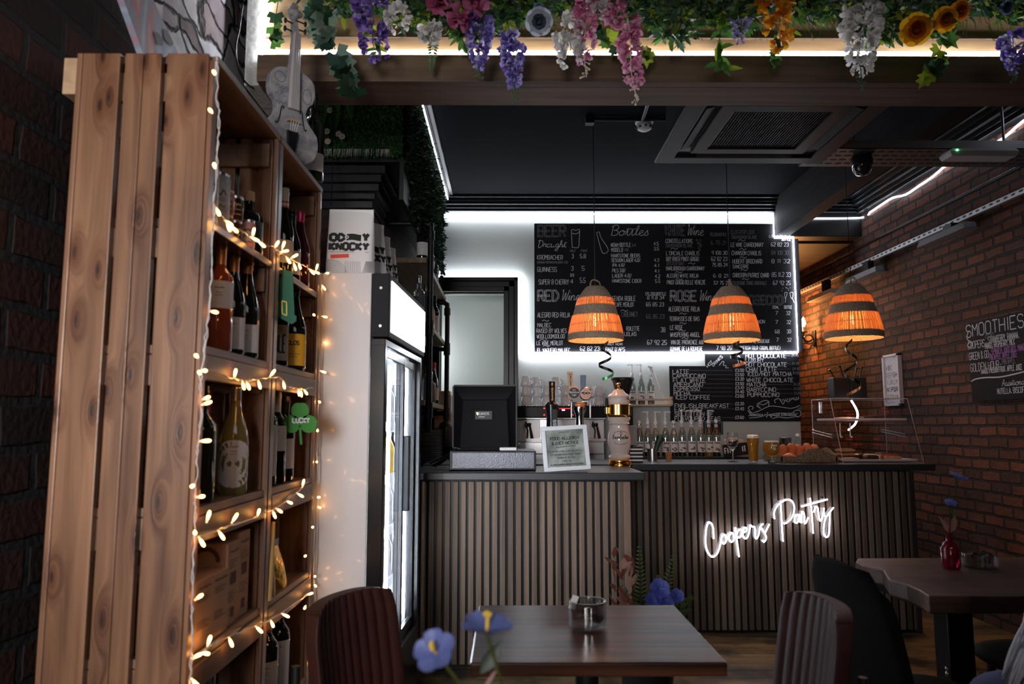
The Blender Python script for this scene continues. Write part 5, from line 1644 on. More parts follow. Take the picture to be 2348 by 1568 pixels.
g = MB(); g.prism([(-.022, 0), (.022, 0), (.018, .028), (-.018, .028)], .150, .154, 0, Matrix(((1, 0, 0, 0), (0, -1, 0, -.005), (0, 0, 1, 0), (0, 0, 0, 1)))); g.build('bridge', pm('bridge_wood', (.45, .28, .14), .5), vl, local=True)
g = MB(); g.frus((-.012, .012, -.018, -.008, .012), (-.021, .021, -.022, -.012, .115)); g.build('tailpiece', BLK, vl, bevel=.003, local=True)
g = MB(); g.sphere((-.055, -.012, .04), .034, 14, 8, (1.1, .4, .9)); g.build('chin_rest', BLK, vl, smooth=60, local=True)
g = MB()
for s in (-1, 1):
    g.strokes([crom([(s * .034, .195), (s * .030, .202), (s * .036, .205), (s * .040, .195), (s * .044, .165), (s * .050, .14), (s * .056, .135), (s * .058, .142)], 4)], .005, lambda u, v: (u, -.0058, v))
g.build('f_holes', INK, vl, local=True)
g = MB()
for k in range(3):
    g.strokes(scrawl(-.064, .270 - k * .03, .046, .016), .0018, lambda u, v: (u, -.0058, v))
for k in range(7):
    g.strokes([[(-.06, .115 - k * .008), (-.018, .115 - k * .008)], [(.02, .11 - k * .008), (.06, .11 - k * .008)]], .0015, lambda u, v: (u, -.0058, v))
g.strokes([crom([(-.05 + .02 * cos(a), .315 + .02 * sin(a)) for a in [i * .7 for i in range(10)]], 3), crom([(.055 + .017 * cos(a), .27 + .03 * sin(a)) for a in [i * .7 for i in range(10)]], 3)], .002, lambda u, v: (u, -.0058, v))
g.build('inked_writing', pm('violin_ink', (.07, .08, .12), .7), vl, local=True)

# painting leaning on the stone wall, and the cable there
def paint_mat():
    m, N, L, b = nodes_of('painted_canvas')
    tc = N.new('ShaderNodeTexCoord'); mp = N.new('ShaderNodeMapping'); mp.inputs['Scale'].default_value = (1, 9, 1.6); mp.inputs['Rotation'].default_value = (.35, 0, 0)
    L.new(tc.outputs['Object'], mp.inputs[0])
    n = N.new('ShaderNodeTexNoise'); n.inputs['Scale'].default_value = 1.2; n.inputs['Detail'].default_value = 4
    L.new(mp.outputs[0], n.inputs['Vector'])
    r = N.new('ShaderNodeValToRGB')
    for p, c in ((.30, (.62, .60, .64)), (.42, (.30, .36, .48)), (.5, (.62, .22, .24)), (.58, (.62, .56, .40)), (.72, (.66, .62, .60))):
        e = r.color_ramp.elements.new(p); e.color = (*c, 1)
    L.new(n.outputs['Fac'], r.inputs[0]); L.new(r.outputs[0], b.inputs['Base Color']); b.inputs['Roughness'].default_value = .6
    return m


t = thing('painting', 'pastel abstract painting leaning on the wall above the near rack', 'painting', (-1.15, 2.5, 2.4))
q = [PX(px, py, -1.13) for px, py in ((262, -60), (330, -60), (352, 0), (412, 128), (330, 128), (284, 0))]
g = MB(); n = len(q)
g.add([tuple(p) for p in q] + [(p.x - .02, p.y, p.z) for p in q], [tuple(range(n)), tuple(range(2 * n - 1, n - 1, -1))] + [(i, n + i, n + (i + 1) % n, (i + 1) % n) for i in range(n)])
g.build('canvas', paint_mat(), t)
g = MB()
for pts in (((352, 72), (362, 74), (376, 92), (372, 106), (360, 100)), ((374, 66), (384, 70), (398, 100), (392, 107), (378, 90))):
    q = [PX(px, py, -1.127) for px, py in pts]; g.add([tuple(p) for p in q], [tuple(range(5))])
g.build('dark_butterfly', INK, t)
tag(MB().tube(crom([PX(px, py, -1.06) for px, py in ((556, 10), (552, 40), (548, 70), (542, 95), (541, 125), (548, 160), (560, 185), (580, 202), (602, 205))], 5), .004, 6).build('cable', BLK, smooth=60), 'black cable dangling on the stone wall beside the violin', 'cable')

# ------------------------------------------------------------------ fridge
FW, FD, FH = .90, .58, 1.965
fr = thing('drinks_fridge', 'tall white glass fronted drinks fridge with a glowing header', 'fridge', (-.555, 2.97, 0), rz=pi / 2 - radians(2.6))
FWH = pm('fridge_white', (.62, .61, .64), .25, coat=.3)
g = MB()
g.box(0, .03, .0, FD, .03, FH); g.box(FW - .03, FW, 0, FD, .03, FH); g.box(.03, FW - .03, FD - .03, FD, .03, FH); g.box(.03, FW - .03, 0, FD - .03, FH - .28, FH); g.box(.03, FW - .03, 0, FD - .03, .03, .34)
g.build('cabinet', FWH, fr, bevel=.004, local=True)
FBL = pm('fridge_black', (.008, .008, .010), .22, spec=.4)
g = MB(); g.box(-.002, FW, -.075, -.001, 1.70, FH - .005); g.build('header', pm('header_grey', (.014, .015, .020), .6, spec=.2), fr, bevel=.004, local=True)
g = MB(); g.box(.025, FW - .02, -.082, -.074, 1.722, FH - .03); g.build('header_light_panel', emis('header_glow', (.93, .93, 1.0), 1.7), fr, bevel=.003, local=True)
g = MB(); sf = lambda u, v: (u, -.0835, v)
g.strokes([crom([(.10 + .03 * cos(a), 1.88 + .03 * sin(a)) for a in (0, 1, 2, 3)], 4), crom([(.85 - .04 * cos(a), 1.78 + .03 * sin(a)) for a in (0, 1, 2, 3, 4)], 4)], .004, sf)
g.build('header_scroll', pm('faint_mauve', (.62, .55, .62), .5, emit=(.62, .55, .65), es=1.0), fr, local=True)
g = MB()
for zz_ in (1.745, 1.90):
    g.lathe([(.001, .003), (.006, .003), (.007, 0)], (0, 0, 0), 10, 0, Matrix.Translation((-.002, -.04, zz_)) @ Matrix.Rotation(-pi / 2, 4, 'Y'))
g.build('screws', CAPS, fr, local=True)
g = MB(); g.box(0, FW, -.06, -.001, .03, .36); g.build('base_grille', FBL, fr, bevel=.004, local=True)
g = MB(); g.box(0, FW, -.062, -.002, 1.665, 1.695); g.box(0, .035, -.062, -.002, .36, 1.67); g.box(FW - .03, FW, -.062, -.002, .36, 1.67); g.build('door_surround', FBL, fr, bevel=.003, local=True)
for k, (xa_, xb_, yy) in enumerate(((.035, .47, -.058), (.44, FW - .03, -.040))):
    d = MB(); w5 = .03
    d.box(xa_, xa_ + w5, yy, yy + .02, .365, 1.66); d.box(xb_ - w5, xb_, yy, yy + .02, .365, 1.66); d.box(xa_ + w5, xb_ - w5, yy, yy + .02, 1.62, 1.66); d.box(xa_ + w5, xb_ - w5, yy, yy + .02, .365, .41)
    d = d.build('door', FBL, fr, bevel=.003, local=True)
    MB().box(xa_ + w5, xb_ - w5, yy + .008, yy + .012, .41, 1.62).build('pane', clear('fridge_glass', (.9, .92, .94), .10), d, local=True)
    if k == 0:
        MB().box(xb_ - .034, xb_ - .004, yy - .03, yy - .001, .96, 1.30).build('handle', BLK, d, bevel=.006, local=True)
g = MB(); g.box(.031, FW - .031, FD - .034, FD - .031, .35, FH - .285); g.box(.031, .034, .01, FD - .034, .35, FH - .285); g.box(FW - .034, FW - .031, .01, FD - .034, .35, FH - .285); g.build('liner', pm('fridge_liner', (.72, .76, .82), .35), fr, local=True)
for xx in (.052, .45, FW - .052):
    g = MB(); g.box(xx - .006, xx + .006, .006, .018, .42, 1.62); g.build('interior_light', emis('fridge_tube', (.88, .93, 1.0), 120), fr, local=True)
for zz_ in (.62, .86, 1.10, 1.34):
    g = MB()
    for i in range(30):
        xx = .045 + i * (FW - .09) / 29
        g.box(xx - .002, xx + .002, .03, FD - .05, zz_, zz_ + .004)
    for yy in (.03, .25, FD - .055):
        g.box(.04, FW - .04, yy, yy + .006, zz_ - .006, zz_)
    g.box(.04, FW - .04, .022, .030, zz_ - .02, zz_ + .02)
    g.build('wire_shelf', pm('shelf_wire_white', (.7, .72, .75), .4), fr, local=True)
MF = ROOTM[fr.name]
wat = thing('drink_bottle', 'x', 'bottle')
g = MB(); g.lathe([(.001, 0), (.028, .0)] + [(.029 - .0015 * (i % 2), .008 + i * .011) for i in range(12)] + [(.028, .14), (.014, .17), (.013, .19)], (0, 0, 0), 14); g.build('plastic', pm('frosted_plastic', (.80, .83, .88), .2, trans=.2), wat, smooth=60)
g = MB(); g.lathe([(.015, .188), (.015, .205), (.001, .206)], (0, 0, 0), 12); g.build('cap', WPLAST, wat, smooth=50)
wp = Proto(wat)
names = {.626: 'lower', .866: 'second', 1.106: 'third', 1.346: 'top'}
for zz_ in (.626, .866, 1.106, 1.346):
    for i in range(9):
        if zz_ == 1.106 and i >= 6: continue
        p = MF @ V((.075 + i * .093, .07, zz_))
        wp.place(p, 0, 'clear water bottle in a front row on the %s fridge shelf' % names[zz_], 'water bottles on the %s fridge shelf' % names[zz_])
for i, (lb, cm_) in enumerate((('yellow juice bottle on the third fridge shelf behind the handle', (.85, .55, .03)), ('yellow juice bottle beyond the first one in the fridge', (.85, .55, .03)), ('dark cola bottle at the far end of the third fridge shelf', (.03, .012, .01)))):
    p = MF @ V((.64 + i * .085, .07, 1.106))
    t = thing('juice_bottle', lb, 'bottle', p, group='coloured bottles in the fridge')
    g = MB(); g.lathe([(.001, 0), (.030, .0), (.031, .13), (.014, .17), (.013, .19), (.001, .19)], (0, 0, 0), 14); g.build('juice', pm('juice_%d' % int(cm_[0] * 100), cm_, .2, emit=None), t, smooth=50, local=True)
    g = MB(); g.lathe([(.015, .186), (.015, .205), (.001, .206)], (0, 0, 0), 12); g.build('cap', CAPB, t, smooth=50, local=True)

# ------------------------------------------------------------------ coffee bags on the fridge
BAG = pm('white_bag', (.72, .71, .73), .45)


def coffee_bag(lb, cx, cy, rz, W=.20, H=.285, D=.085):
    t = thing('coffee_bag', lb, 'coffee bag', (cx, cy, FH), rz, 'white coffee bags on the fridge')
    g = MB()

    def f(u, v):
        a = 2 * pi * u
        ex = .25 + .35 * v
        c, s = cos(a), sin(a)
        x = W / 2 * (abs(c) ** ex) * (1 if c > 0 else -1) * (1 - .07 * v)
        d = D / 2 * (1 - v ** 1.6) + .004
        return (x, d * (abs(s) ** .5) * (1 if s > 0 else -1) + .0, H * v)
    g.grid(f, 32, 14, closeu=True)
    g.box(-W * .46, W * .46, -.006, .006, H - .03, H + .002)
    g.build('pouch', BAG, t, smooth=50, local=True)
    dd = lambda v: D / 2 * (1 - max(0, v / H) ** 1.6) + .004 + .002
    sf = lambda u, v: (u, -dd(v), v)
    g = MB()
    th = .0132

    g.strokes(block('OD', -.080, .146, .058, .028), th, sf)
    g.strokes(block('Y', .055, .146, .022, .030), th, sf)
    for k in range(4): g.strokes([[(-.013 + .012 * q, .1505 + k * .0065 + .003 * sin(q * .9)) for q in range(6)]], .0085, sf)
    g.strokes(block('KNOCKY', -.080, .106, .158, .028), th * .9, sf)
    g.strokes([[(-.012 + .007 * cos(a), .161 + .006 * sin(a)) for a in [i * pi / 4 for i in range(9)]]], .004, lambda u, v: (u, -dd(v) - .001, v), 2)
    for (tx, x, wd) in (('BREWED IN THE HEART OF HESWALL', -.08, .10), ('1KG', .068, .012)):
        g.strokes(scrawl(x, .094, wd, .004), .0009, sf)
    g.strokes([[(-.075, .076), (0, .080)]], .016, sf, 1)
    for k in range(9):
        r_ = .012 + k * .0058
        g.strokes([[(-.075 + r_ * 1.15 * cos(a), .004 + r_ * sin(a)) for a in [pi * i / 12 for i in range(13)] if -.075 + r_ * 1.15 * cos(a) > -W / 2 + .004]], .0011, sf)
        g.strokes([[(-.012 + k * .0075, .008), (-.014 + k * .0075, .056)]], .0011, sf)
        g.strokes([[(.058 + k * .0042, .006), (.072 + k * .0032, .056)]], .0011, sf)
    g.build('printing', [INK, pm('red_sticker', (.75, .07, .04), .5), BAG], t, local=True)
    return t


b0 = PY(803, 632, 3.06)
coffee_bag('front white coffee bag with bold black lettering and red sticker', b0.x, 3.06, radians(2))
for k, (pxx, yy, lb) in enumerate(((862, 3.24, 'second white coffee bag showing its lettered edge behind the first'), (880, 3.42, 'third white coffee bag from the front on the fridge'), (896, 3.60, 'last white coffee bag at the back of the fridge row'))):
    coffee_bag(lb, PY(pxx, 600, yy).x - .045, yy, radians(48 + 4 * k), H=.285 - .01 * k)
# ------------------------------------------------------------------ chalkboards
YB = 6.69
cb_ = thing('chalkboard', 'large black chalkboard drinks menu lined with white light on the sage wall', 'menu board', PY(1528, 660, YB))
q0, q1, q2 = PY(1226, 807, YB), PY(1829, 513, YB), PY(1793, 540, YB)
g = MB()
g.box(q0.x, 2.455, 6.69, 6.705, q0.z, q1.z)
g.box(2.455, q1.x, 6.69, 6.705, q0.z, 3.055)
g.build('board', BOARD, cb_, bevel=.002)


class Pix:                                     # lays strokes given in photo pixels on a wall at depth y
    def __init__(s, y): s.y = y; s.L = {0: [], 1: [], 2: []}
    def m(s, pl): return [((p := PY(a, b, s.y)).x, p.z) for a, b in pl]
    def up(s, tx, x, yb, wd, h, c=0, kind='b', jit=.3):
        if kind == 'b': ls = block(tx, 0, 0, wd, h, .02, jit)
        elif kind == 's': ls = script(tx, 0, 0, wd, h, .2)
        else: ls = outline(tx, 0, 0, wd, h, 3.4)
        s.L[c] += [s.m([(x + a, yb - b) for a, b in pl]) for pl in ls]
    def draw(s, pts, c=0, smooth=True): s.L[c].append(s.m(crom(pts, 4) if smooth else pts))
    def done(s, name, parent, mats, th, yo=.002):
        g = MB()
        for c, ls in s.L.items():
            g.strokes(ls, th[c] if isinstance(th, (list, tuple)) else th, lambda u, v: (u, s.y - yo, v), c)
        return g.build(name, mats, parent)


P = Pix(6.69)
P.up('BEER', 1234, 542, 62, 25, 1, 'o'); P.up('Draught', 1232, 567, 66, 8, 0, 's'); P.up('Bottles', 1399, 540, 88, 11.5, 0, 's')
P.up('RED', 1234, 690, 46, 24, 0, 'o'); P.up('Wine', 1286, 689, 42, 12, 0, 's'); P.up('WHITE', 1526, 540, 44, 23, 1, 'o'); P.up('Wine', 1574, 540, 38, 12, 0, 's')
P.up('ROSE', 1538, 690, 58, 23, 0, 'o'); P.up('Wine', 1602, 690, 38, 12, 0, 's'); P.up('PROSECCO', 1692, 698, 102, 20, 1, 'o')
rows = """HALF,1307,578,13,5.5,1|PINT,1332.7,578,14,6,1|KROMBACHER,1232,595,58,10,0|3,1311,592,4,9,0|5.8,1330,592,13,9,0|GERMAN PREMIUM PILSNER 4.8%,1232,604,70,5,1|GUINNESS,1232.5,623,44,10.5,0|3,1309.5,620,5,9.5,0|5,1334,620,6,10,0|2/3,1307.5,634,8,6.5,0|SUPER 8 CHERRY,1235,652,69,11,0|4,1308,650,6,10,0|5.5,1330,648,12,11,0
ALEGRO RED RIOJA,1232.5,727.5,74,11,0|MALBEC,1232.5,750,31,9,0|RAISED BY WOLVES,1230,763,69,9.5,0|WOOLLOOMOOLOO,1231,775.5,63.5,9,0|LE WINE MERLOT,1230.5,791,60,9.5,0|EL VAQUERO MALBEC,1232,807,75,9,0|62 82 23,1330,803.5,44,9,0
NOAM BOTTLE,1401,566,45,9,0|5.1%,1449,565,9,6,1|4.5,1499,563,11,8,0|MODELO,1401.7,577,26,8.5,0|4.5%,1432,576,9,6,1|3.5,1499,574,11.5,7.5,0|HAWKSTONE BEERS,1401.7,590,65.5,8,0|SESSION LAGER 4.0%,1402,600.6,66,8,0|4.3,1500,600,10.6,7,0|IPA 4.8%,1404,611.5,28.6,7.5,0|4.1,1500,612,11,7,0|PILS 3.8%,1404,624,30,8,0|4.1,1501,625,10,7.5,0|LAGER 4.8%,1404,636,44,8,0|4.2,1502,637,11,7.5,0|HAWKSTONE CIDER,1404,648,66,8,0|5.5,1502,648,11.5,7.5,0
175.250.BOTTLE,1480,677.5,47,7,0|SENDA ROBLE,1404,689.5,53,10.5,0|8 11.8 34,1484,686,39,7,0|CAPE MERLOT,1410,703,43,9.5,0|65 85 23,1481.5,702,40.5,8.5,0|CABERNET,1424.5,726,37.5,10.5,1|65 85 23,1481.5,730,41.5,9,1|ROILETTE,1436,758,30,9.5,0|38,1515,761,10,10.5,0|BEAUJOLAIS,1413,770,46,9,0|PINOT NOIR,1388,791.5,39,5,0|67 92 25,1484,790,44.5,10,0|BAIZ D'APS,1388.7,805,44,9,0
CONSTELLATIONS,1526.5,557,61,9,0|SAUVIGNON BLANC,1526.5,567,61.4,8,1|6 75 21,1630,560.5,34,8,1|175.250.BOTTLE,1628,541,37.3,7,1|L'ONCIALE CHABLIS,1527.5,585,75.5,9,0|9 108 30,1632,583.6,35,8,0|DRY RIVER PINOT GRIGIO,1527.7,598.5,73.7,9.7,0|62 82 23,1631,598,36,9,0|OYSTER BAY,1528.6,608,39.7,8,1|MARLBOROUGH CHARDONNAY,1527.5,619.7,87.4,8.7,0|75 85 24,1633,611,35,8,0|ALEGRO WHITE RIOJA,1528.6,636.4,72.6,8.7,0|6 8 21,1635.5,636,33.6,7.5,0|PINOT GRIGIO DELLE VENEZIE,1529.3,652,88,9.7,0|57 75 21,1637,652.5,33,8,0
CLUSTERFLOCK,1676,536.6,54,9,1|SAUVIGNON BLANC,1677.4,547.5,58,8,1|6.50 8.50 24,1763,545.5,43,6,1|LE WINE CHARDONNAY,1676,566,73.7,9.7,0|62 82 23,1768,565,39.7,8.5,0|BOTTLE,1792.6,552,20,4,0|CHANSON CHABLIS,1677.8,584.8,67,9.5,0|84 108 30,1768.5,584,39.5,9,1|HUBERT BROCHARD,1679.4,604,68,9.7,0|8 11 32,1769,603,42,8.5,0|SANCERRE,1680,615,36.4,8,0|CHRISTOPH PATRICE CHARD,1680.4,635.7,82.4,9.5,0|85 11.2 33,1769.6,634.6,43,10,0|COLDEROVE TORRE ORIENTALE,1679,653,78.5,8,1|67 92 25,1772.8,653,39.5,9,0
125ML,1771,707.5,15,6,0|BOTTLE,1798,707.5,17.4,7,0|ALEGRO ROSE RIOJA,1533,713.8,71,10.8,0|TERRASSES DE BAS,1535,735.5,68.3,9.5,0|LE ROSE,1536.4,755.7,29,10,0|WHISPERING ANGEL,1536.9,772,68,9.7,0|VIN DE PROVENCE AIX,1538.4,789.3,74.4,9.7,0|DOMAINE DE LA ROUVIERE,1536.9,804,73.7,9.3,0|7 98 26,1642.7,802,35,9,0|7,1777.6,721.6,6,8,0|32,1802.5,721.6,9,8,0|FASHION,1717,741.6,36,8,0|7,1777.6,742,6,8,0|32,1803.7,742.6,9,8,0|68,1777,764,10,8,0|30,1804,764,9,8,0|CREMANT DE BORDEAUX,1702,786,61.5,8,0|7,1780,783,5,8,0|32,1805,783,9,8,0|BOTTEGA GOLD (200ML BOTTLE),1696.3,801,93,7.5,0"""
for r_ in rows.replace('\n', '|').split('|'):
    tx, x, y, wd, h, c = r_.split(',')
    P.up(tx, float(x), float(y), float(wd), float(h), int(c))
for x, y in ((1250, 735), (1245, 779), (1545, 570), (1585, 604), (1555, 624), (1556, 640), (1700, 551), (1702, 571), (1703, 590), (1705, 619), (1708, 640), (1565, 719), (1565, 741), (1563, 758), (1570, 775), (1430, 712), (1252, 793)):
    P.draw([(x - 7, y + 1), (x - 2, y - 1.5), (x + 4, y + 1.5), (x + 9, y - 1)])
P.draw([(1310, 529), (1312, 565), (1313, 567), (1326, 567), (1328, 550), (1329, 530)]); P.draw([(1310, 529), (1313, 526), (1320, 528), (1327, 526), (1329, 530), (1322, 536), (1311, 535)])
P.draw([(1368, 534), (1374, 532), (1378, 545), (1392, 566), (1394, 576), (1386, 581), (1380, 577), (1372, 550), (1368, 534)])
for i in range(22):
    a = R.random(); b = R.uniform(-1, 1) * (1 - a)
    x, y = 1604 + b * 9, 549 + a * 26
    P.draw([(x + 1.6 * cos(t_), y + 1.8 * sin(t_)) for t_ in (0, 1.5, 3, 4.5, 6.28)], 1)
for dx, tl in ((0, -.08), (12, .3)):
    P.draw([(1799 + dx, 671), (1799 + dx + 1 + tl * 4, 682), (1802 + dx + tl * 8, 684), (1805 + dx + tl * 4, 671), (1799 + dx, 671)]); P.draw([(1802 + dx + tl * 8, 684), (1802 + dx + tl * 24, 694)])
for i in range(8):
    x, y = 1792 + R.random() * 20, 658 + R.random() * 9; P.draw([(x, y), (x + 1.2, y + 1.2)])
P.done('lettering', cb_, [CHALK, CHALKD, CHALK], .0046)

hb = thing('chalkboard', 'smaller black hot drinks chalkboard below the large menu', 'menu board', PY(1690, 890, YB))
g = MB()
ql, qs, qr = PY(1538, 966, YB), PY(1618, 840, YB), PY(1838, 963, YB)
g.box(ql.x, qs.x, 6.695, 6.708, ql.z, PY(1580, 839, YB).z); g.box(qs.x, qr.x, 6.695, 6.708, ql.z, PY(1700, 811, YB).z)
g.build('board', BOARD, hb, bevel=.002)
P = Pix(6.695)
cx7 = lambda a: 1420 + a / 5.104
cy7 = lambda a: 790 + a / 5.104
for tx, a, b, yb in (('LATTE', 625, 815, 340), ('CAPPUCCINO', 625, 1008, 390), ('FLAT WHITE', 630, 1008, 440), ('AMERICANO', 635, 975, 490), ('ESPRESSO', 638, 938, 540), ('MOCHA', 638, 830, 595), ('ICED COFFEE', 655, 1060, 640), ('ENGLISH BREAKFAST', 648, 1282, 738), ('EARL GREY', 648, 978, 785), ('SELECTION OF', 650, 1100, 835), ('FLAVOURED TEAS', 648, 1180, 890),
                     ('HOT CHOCOLATE', 1478, 1950, 155), ('LUXURY', 1478, 1690, 205), ('HOT CHOCOLATE', 1480, 1958, 258), ('CHAI LATTE', 1482, 1845, 315), ('ICED/HOT MATCHA', 1500, 2015, 368), ('WHITE CHOCOLATE', 1490, 2035, 438), ('MATCHA', 1493, 1715, 492), ('BABYCCINO', 1493, 1830, 550), ('PUPPUCCINO', 1500, 1868, 610)):
    P.up(tx, cx7(a), cy7(yb), (b - a) / 5.104, 9.2, 0, 'b', .1)
for tx, yb, xx, end in (('£3.50', 317, 825, 1345), ('£3.50', 367, 1030, 1345), ('£3.30', 418, 1035, 1345), ('£3.50', 472, 995, 1345), ('£3.10', 520, 960, 1345), ('£4.40', 568, 850, 1345), ('£3.50', 618, 1078, 1345), ('£2.20', 708, 1290, 1360), ('£2.40', 765, 995, 1365), ('£2.60', 868, 1195, 1365)):
    P.up(tx, cx7(1356), cy7(yb), 19.5, 6.3, 0)
    n = int((end - xx) / 18)
    for k in range(n):
        P.draw([(cx7(xx + k * 18), cy7(yb - 14)), (cx7(xx + k * 18 + 9), cy7(yb - 14))], 1, False)
for tx, yb, xx, end in (('£4.45', 140, 1955, 2010), ('£4.40', 235, 1962, 2018), ('£4.10', 297, 1850, 2022), ('£4.50', 345, 2018, 2025), ('£4.35', 478, 1720, 2035), ('£1.00', 530, 1838, 2038), ('£1.00', 582, 1875, 2042)):
    P.up(tx, cx7(2015 + (yb - 140) * .07), cy7(yb), 15.5, 5.5, 1)
    for k in range(int((end - xx) / 18)):
        P.draw([(cx7(xx + k * 18), cy7(yb - 10)), (cx7(xx + k * 18 + 9), cy7(yb - 10))], 1, False)
for tx, x, y, wd in (('HOT', 1623, 843, 17), ('DRINKS', 1636, 840, 30)):
    an = radians(44)
    for pl in block(tx, 0, 0, wd, 6.5):
        P.L[0].append(P.m([(x + a * cos(an) - b * sin(an) * 1, y - a * sin(an) - b * cos(an)) for a, b in pl]))
P.draw([(1649, 838), (1656, 829), (1660, 830), (1658, 837), (1665, 838), (1664, 843), (1671, 843)])
P.draw([(1690, 838), (1693, 830), (1690, 822)]); P.draw([(1694, 815), (1697, 826), (1702, 836)])
for k in range(6): P.draw([(1691 + k * 2, 818 + 2.6 * k), (1694 + k * 2, 815 + 3 * k), (1697 + k * 2, 820 + 2 * k)])
P.draw([(1741, 924), (1739, 932), (1744, 937)]); P.draw([(1741, 923), (1750, 919), (1758, 918), (1763, 922), (1762, 931)]); P.draw([(1743, 926), (1750, 928), (1758, 924), (1762, 921)]); P.draw([(1743, 934), (1736, 932), (1737, 925), (1741, 924)])
P.draw([(1729, 947), (1722, 945), (1716, 936), (1720, 931), (1727, 933), (1724, 939)]); P.draw([(1714, 941), (1722, 947), (1740, 942), (1765, 931), (1790, 933), (1815, 936), (1834, 929)])
P.draw([(1718, 958), (1740, 956), (1765, 950), (1790, 947), (1812, 948), (1824, 941), (1834, 942), (1836, 951), (1829, 956), (1824, 951), (1829, 947)]); P.draw([(1770, 960), (1785, 956), (1805, 958), (1830, 954)])
P.up('Selection of syrups available', 1716, 953, 108, 3.6, 0, 's')
P.L[0][-40:] = P.L[0][-40:]
P.up('.50', 1826, 939, 11, 5, 1)
P.draw([(1778, 924), (1776, 917), (1786, 914), (1792, 922), (1796, 926), (1800, 918), (1808, 921), (1816, 914), (1824, 917), (1832, 913)])
for k in range(9): P.draw([(1789 + k * 5, 920 - k * .7), (1791 + k * 5, 915 - k * .7)])
P.done('lettering', hb, [CHALK, CHALKD, CHALK], .0056)

# smoothies board on the right brick wall
sb = thing('chalkboard', 'black smoothies chalkboard screwed to the right brick wall', 'menu board', (3.26, 4.85, 1.8))
XS = 3.255
pt, pb = PX(2217, 741, XS), PX(2222, 921, XS)
MB().box(XS, 3.275, 4.30, pt.y, pb.z, pt.z).build('board', BOARD, sb, bevel=.002)
y_s, z_s = pt.y, pb.z; hgt = pt.z - pb.z
sf = lambda u, v: (XS - .0015, y_s - u, z_s + v)
g = MB()
k = hgt / 1150                                   # crop pixels of the board to metres
BX = lambda px: (PX(2190 + px / 6.53, 830, XS).y * -1 + y_s)
def line(tx, x0, x1, frac, h, c=0, th=.005, kind='b'):
    a, b = BX(x0), BX(x1)
    ls = block(tx, a, frac * hgt, b - a, h) if kind == 'b' else script(tx, a, frac * hgt, b - a, h)
    g.strokes(ls, th, sf, c)
line('SMOOTHIES', 200, 1075, .815, .085, 0, .008)
line('£5.80', 480, 610, .765, .03, 1)
line('COOPERS-', 215, 505, .665, .05); line('STRAWBERRY, BANANA,', 520, 990, .70, .042); line('MANGO, RASPBERRY, MILK', 470, 920, .635, .038)
line('GREEN & GO-', 220, 545, .525, .05); line('SPINACH, AVOCADO, MANGO', 560, 1090, .55, .042, 2); line('PINEAPPLE, APPLE JUICE', 520, 940, .49, .040, 2)
line('GOLDEN HOUR-', 230, 700, .375, .055); line('PINEAPPLE,', 710, 910, .42, .036, 1); line('MANGO, PASSION FRUIT, APPLE JUICE', 385, 1000, .335, .036)
line('Additional Toppings', 680, 1400, .165, .022, 0, .004, 's'); line('NUTELLA, BISCOFF, PEANUT BUTTER', 605, 1500, .075, .036)
g.strokes([crom([(BX(225), .255 * hgt), (BX(300), .28 * hgt), (BX(450), .285 * hgt), (BX(650), .275 * hgt), (BX(850), .29 * hgt), (BX(1030), .31 * hgt)], 5)], .009, sf)
g.strokes([crom([(BX(230), .885 * hgt), (BX(205), .80 * hgt), (BX(270), .74 * hgt), (BX(255), .685 * hgt), (BX(205), .71 * hgt), (BX(235), .75 * hgt)], 4)], .008, sf)
g.build('lettering', [CHALK, CHALKD, pm('purple_chalk', (.38, .18, .42), .9)], sb)
ap = thing('alphabet_poster', 'white framed alphabet print on the brick wall above the cake case', 'framed print', (3.27, 6.3, 1.7))
pa, pb2 = PX(2026, 818, 3.265), PX(2069, 916, 3.265)
zt2, zb2, ya2, yb2 = PX(2069, 808, 3.265).z, pb2.z - .05, pa.y, pb2.y
g = MB()
for (a, b, c, d) in ((ya2, yb2, zb2, zb2 + .02), (ya2, yb2, zt2 - .02, zt2), (ya2, ya2 - .025, zb2, zt2), (yb2, yb2 + .025, zb2, zt2)):
    g.box(3.245, 3.28, a, b, c, d)
g.build('frame', WHITE, ap, bevel=.002)
MB().box(3.262, 3.27, yb2 + .02, ya2 - .02, zb2 + .015, zt2 - .015).build('print', PAPER, ap)
g = MB(); cols = ['ABC', 'DEFGH', 'IJKLM', 'NOPQR', 'STUVW', 'XYZ']
dy = (ya2 - yb2 - .08) / 5
for r_, row in enumerate(cols):
    for c, ch in enumerate(row):
        g.strokes(block(ch, .04 + c * dy, zt2 - zb2 - .13 - r_ * .062, dy * .6, .036), .007 if ch in 'BHNQUPGR' else .004, lambda u, v: (3.2608, ya2 - u, zb2 + v), {'B': 1, 'N': 1, 'H': 2, 'Q': 2, 'U': 3, 'V': 3, 'P': 2}.get(ch, 0))
g.build('letters', [pm('letter_grey', (.10, .10, .12), .6), pm('letter_red', (.4, .05, .06), .6), pm('letter_blue', (.04, .06, .18), .6), pm('letter_olive', (.25, .25, .06), .6)], ap)

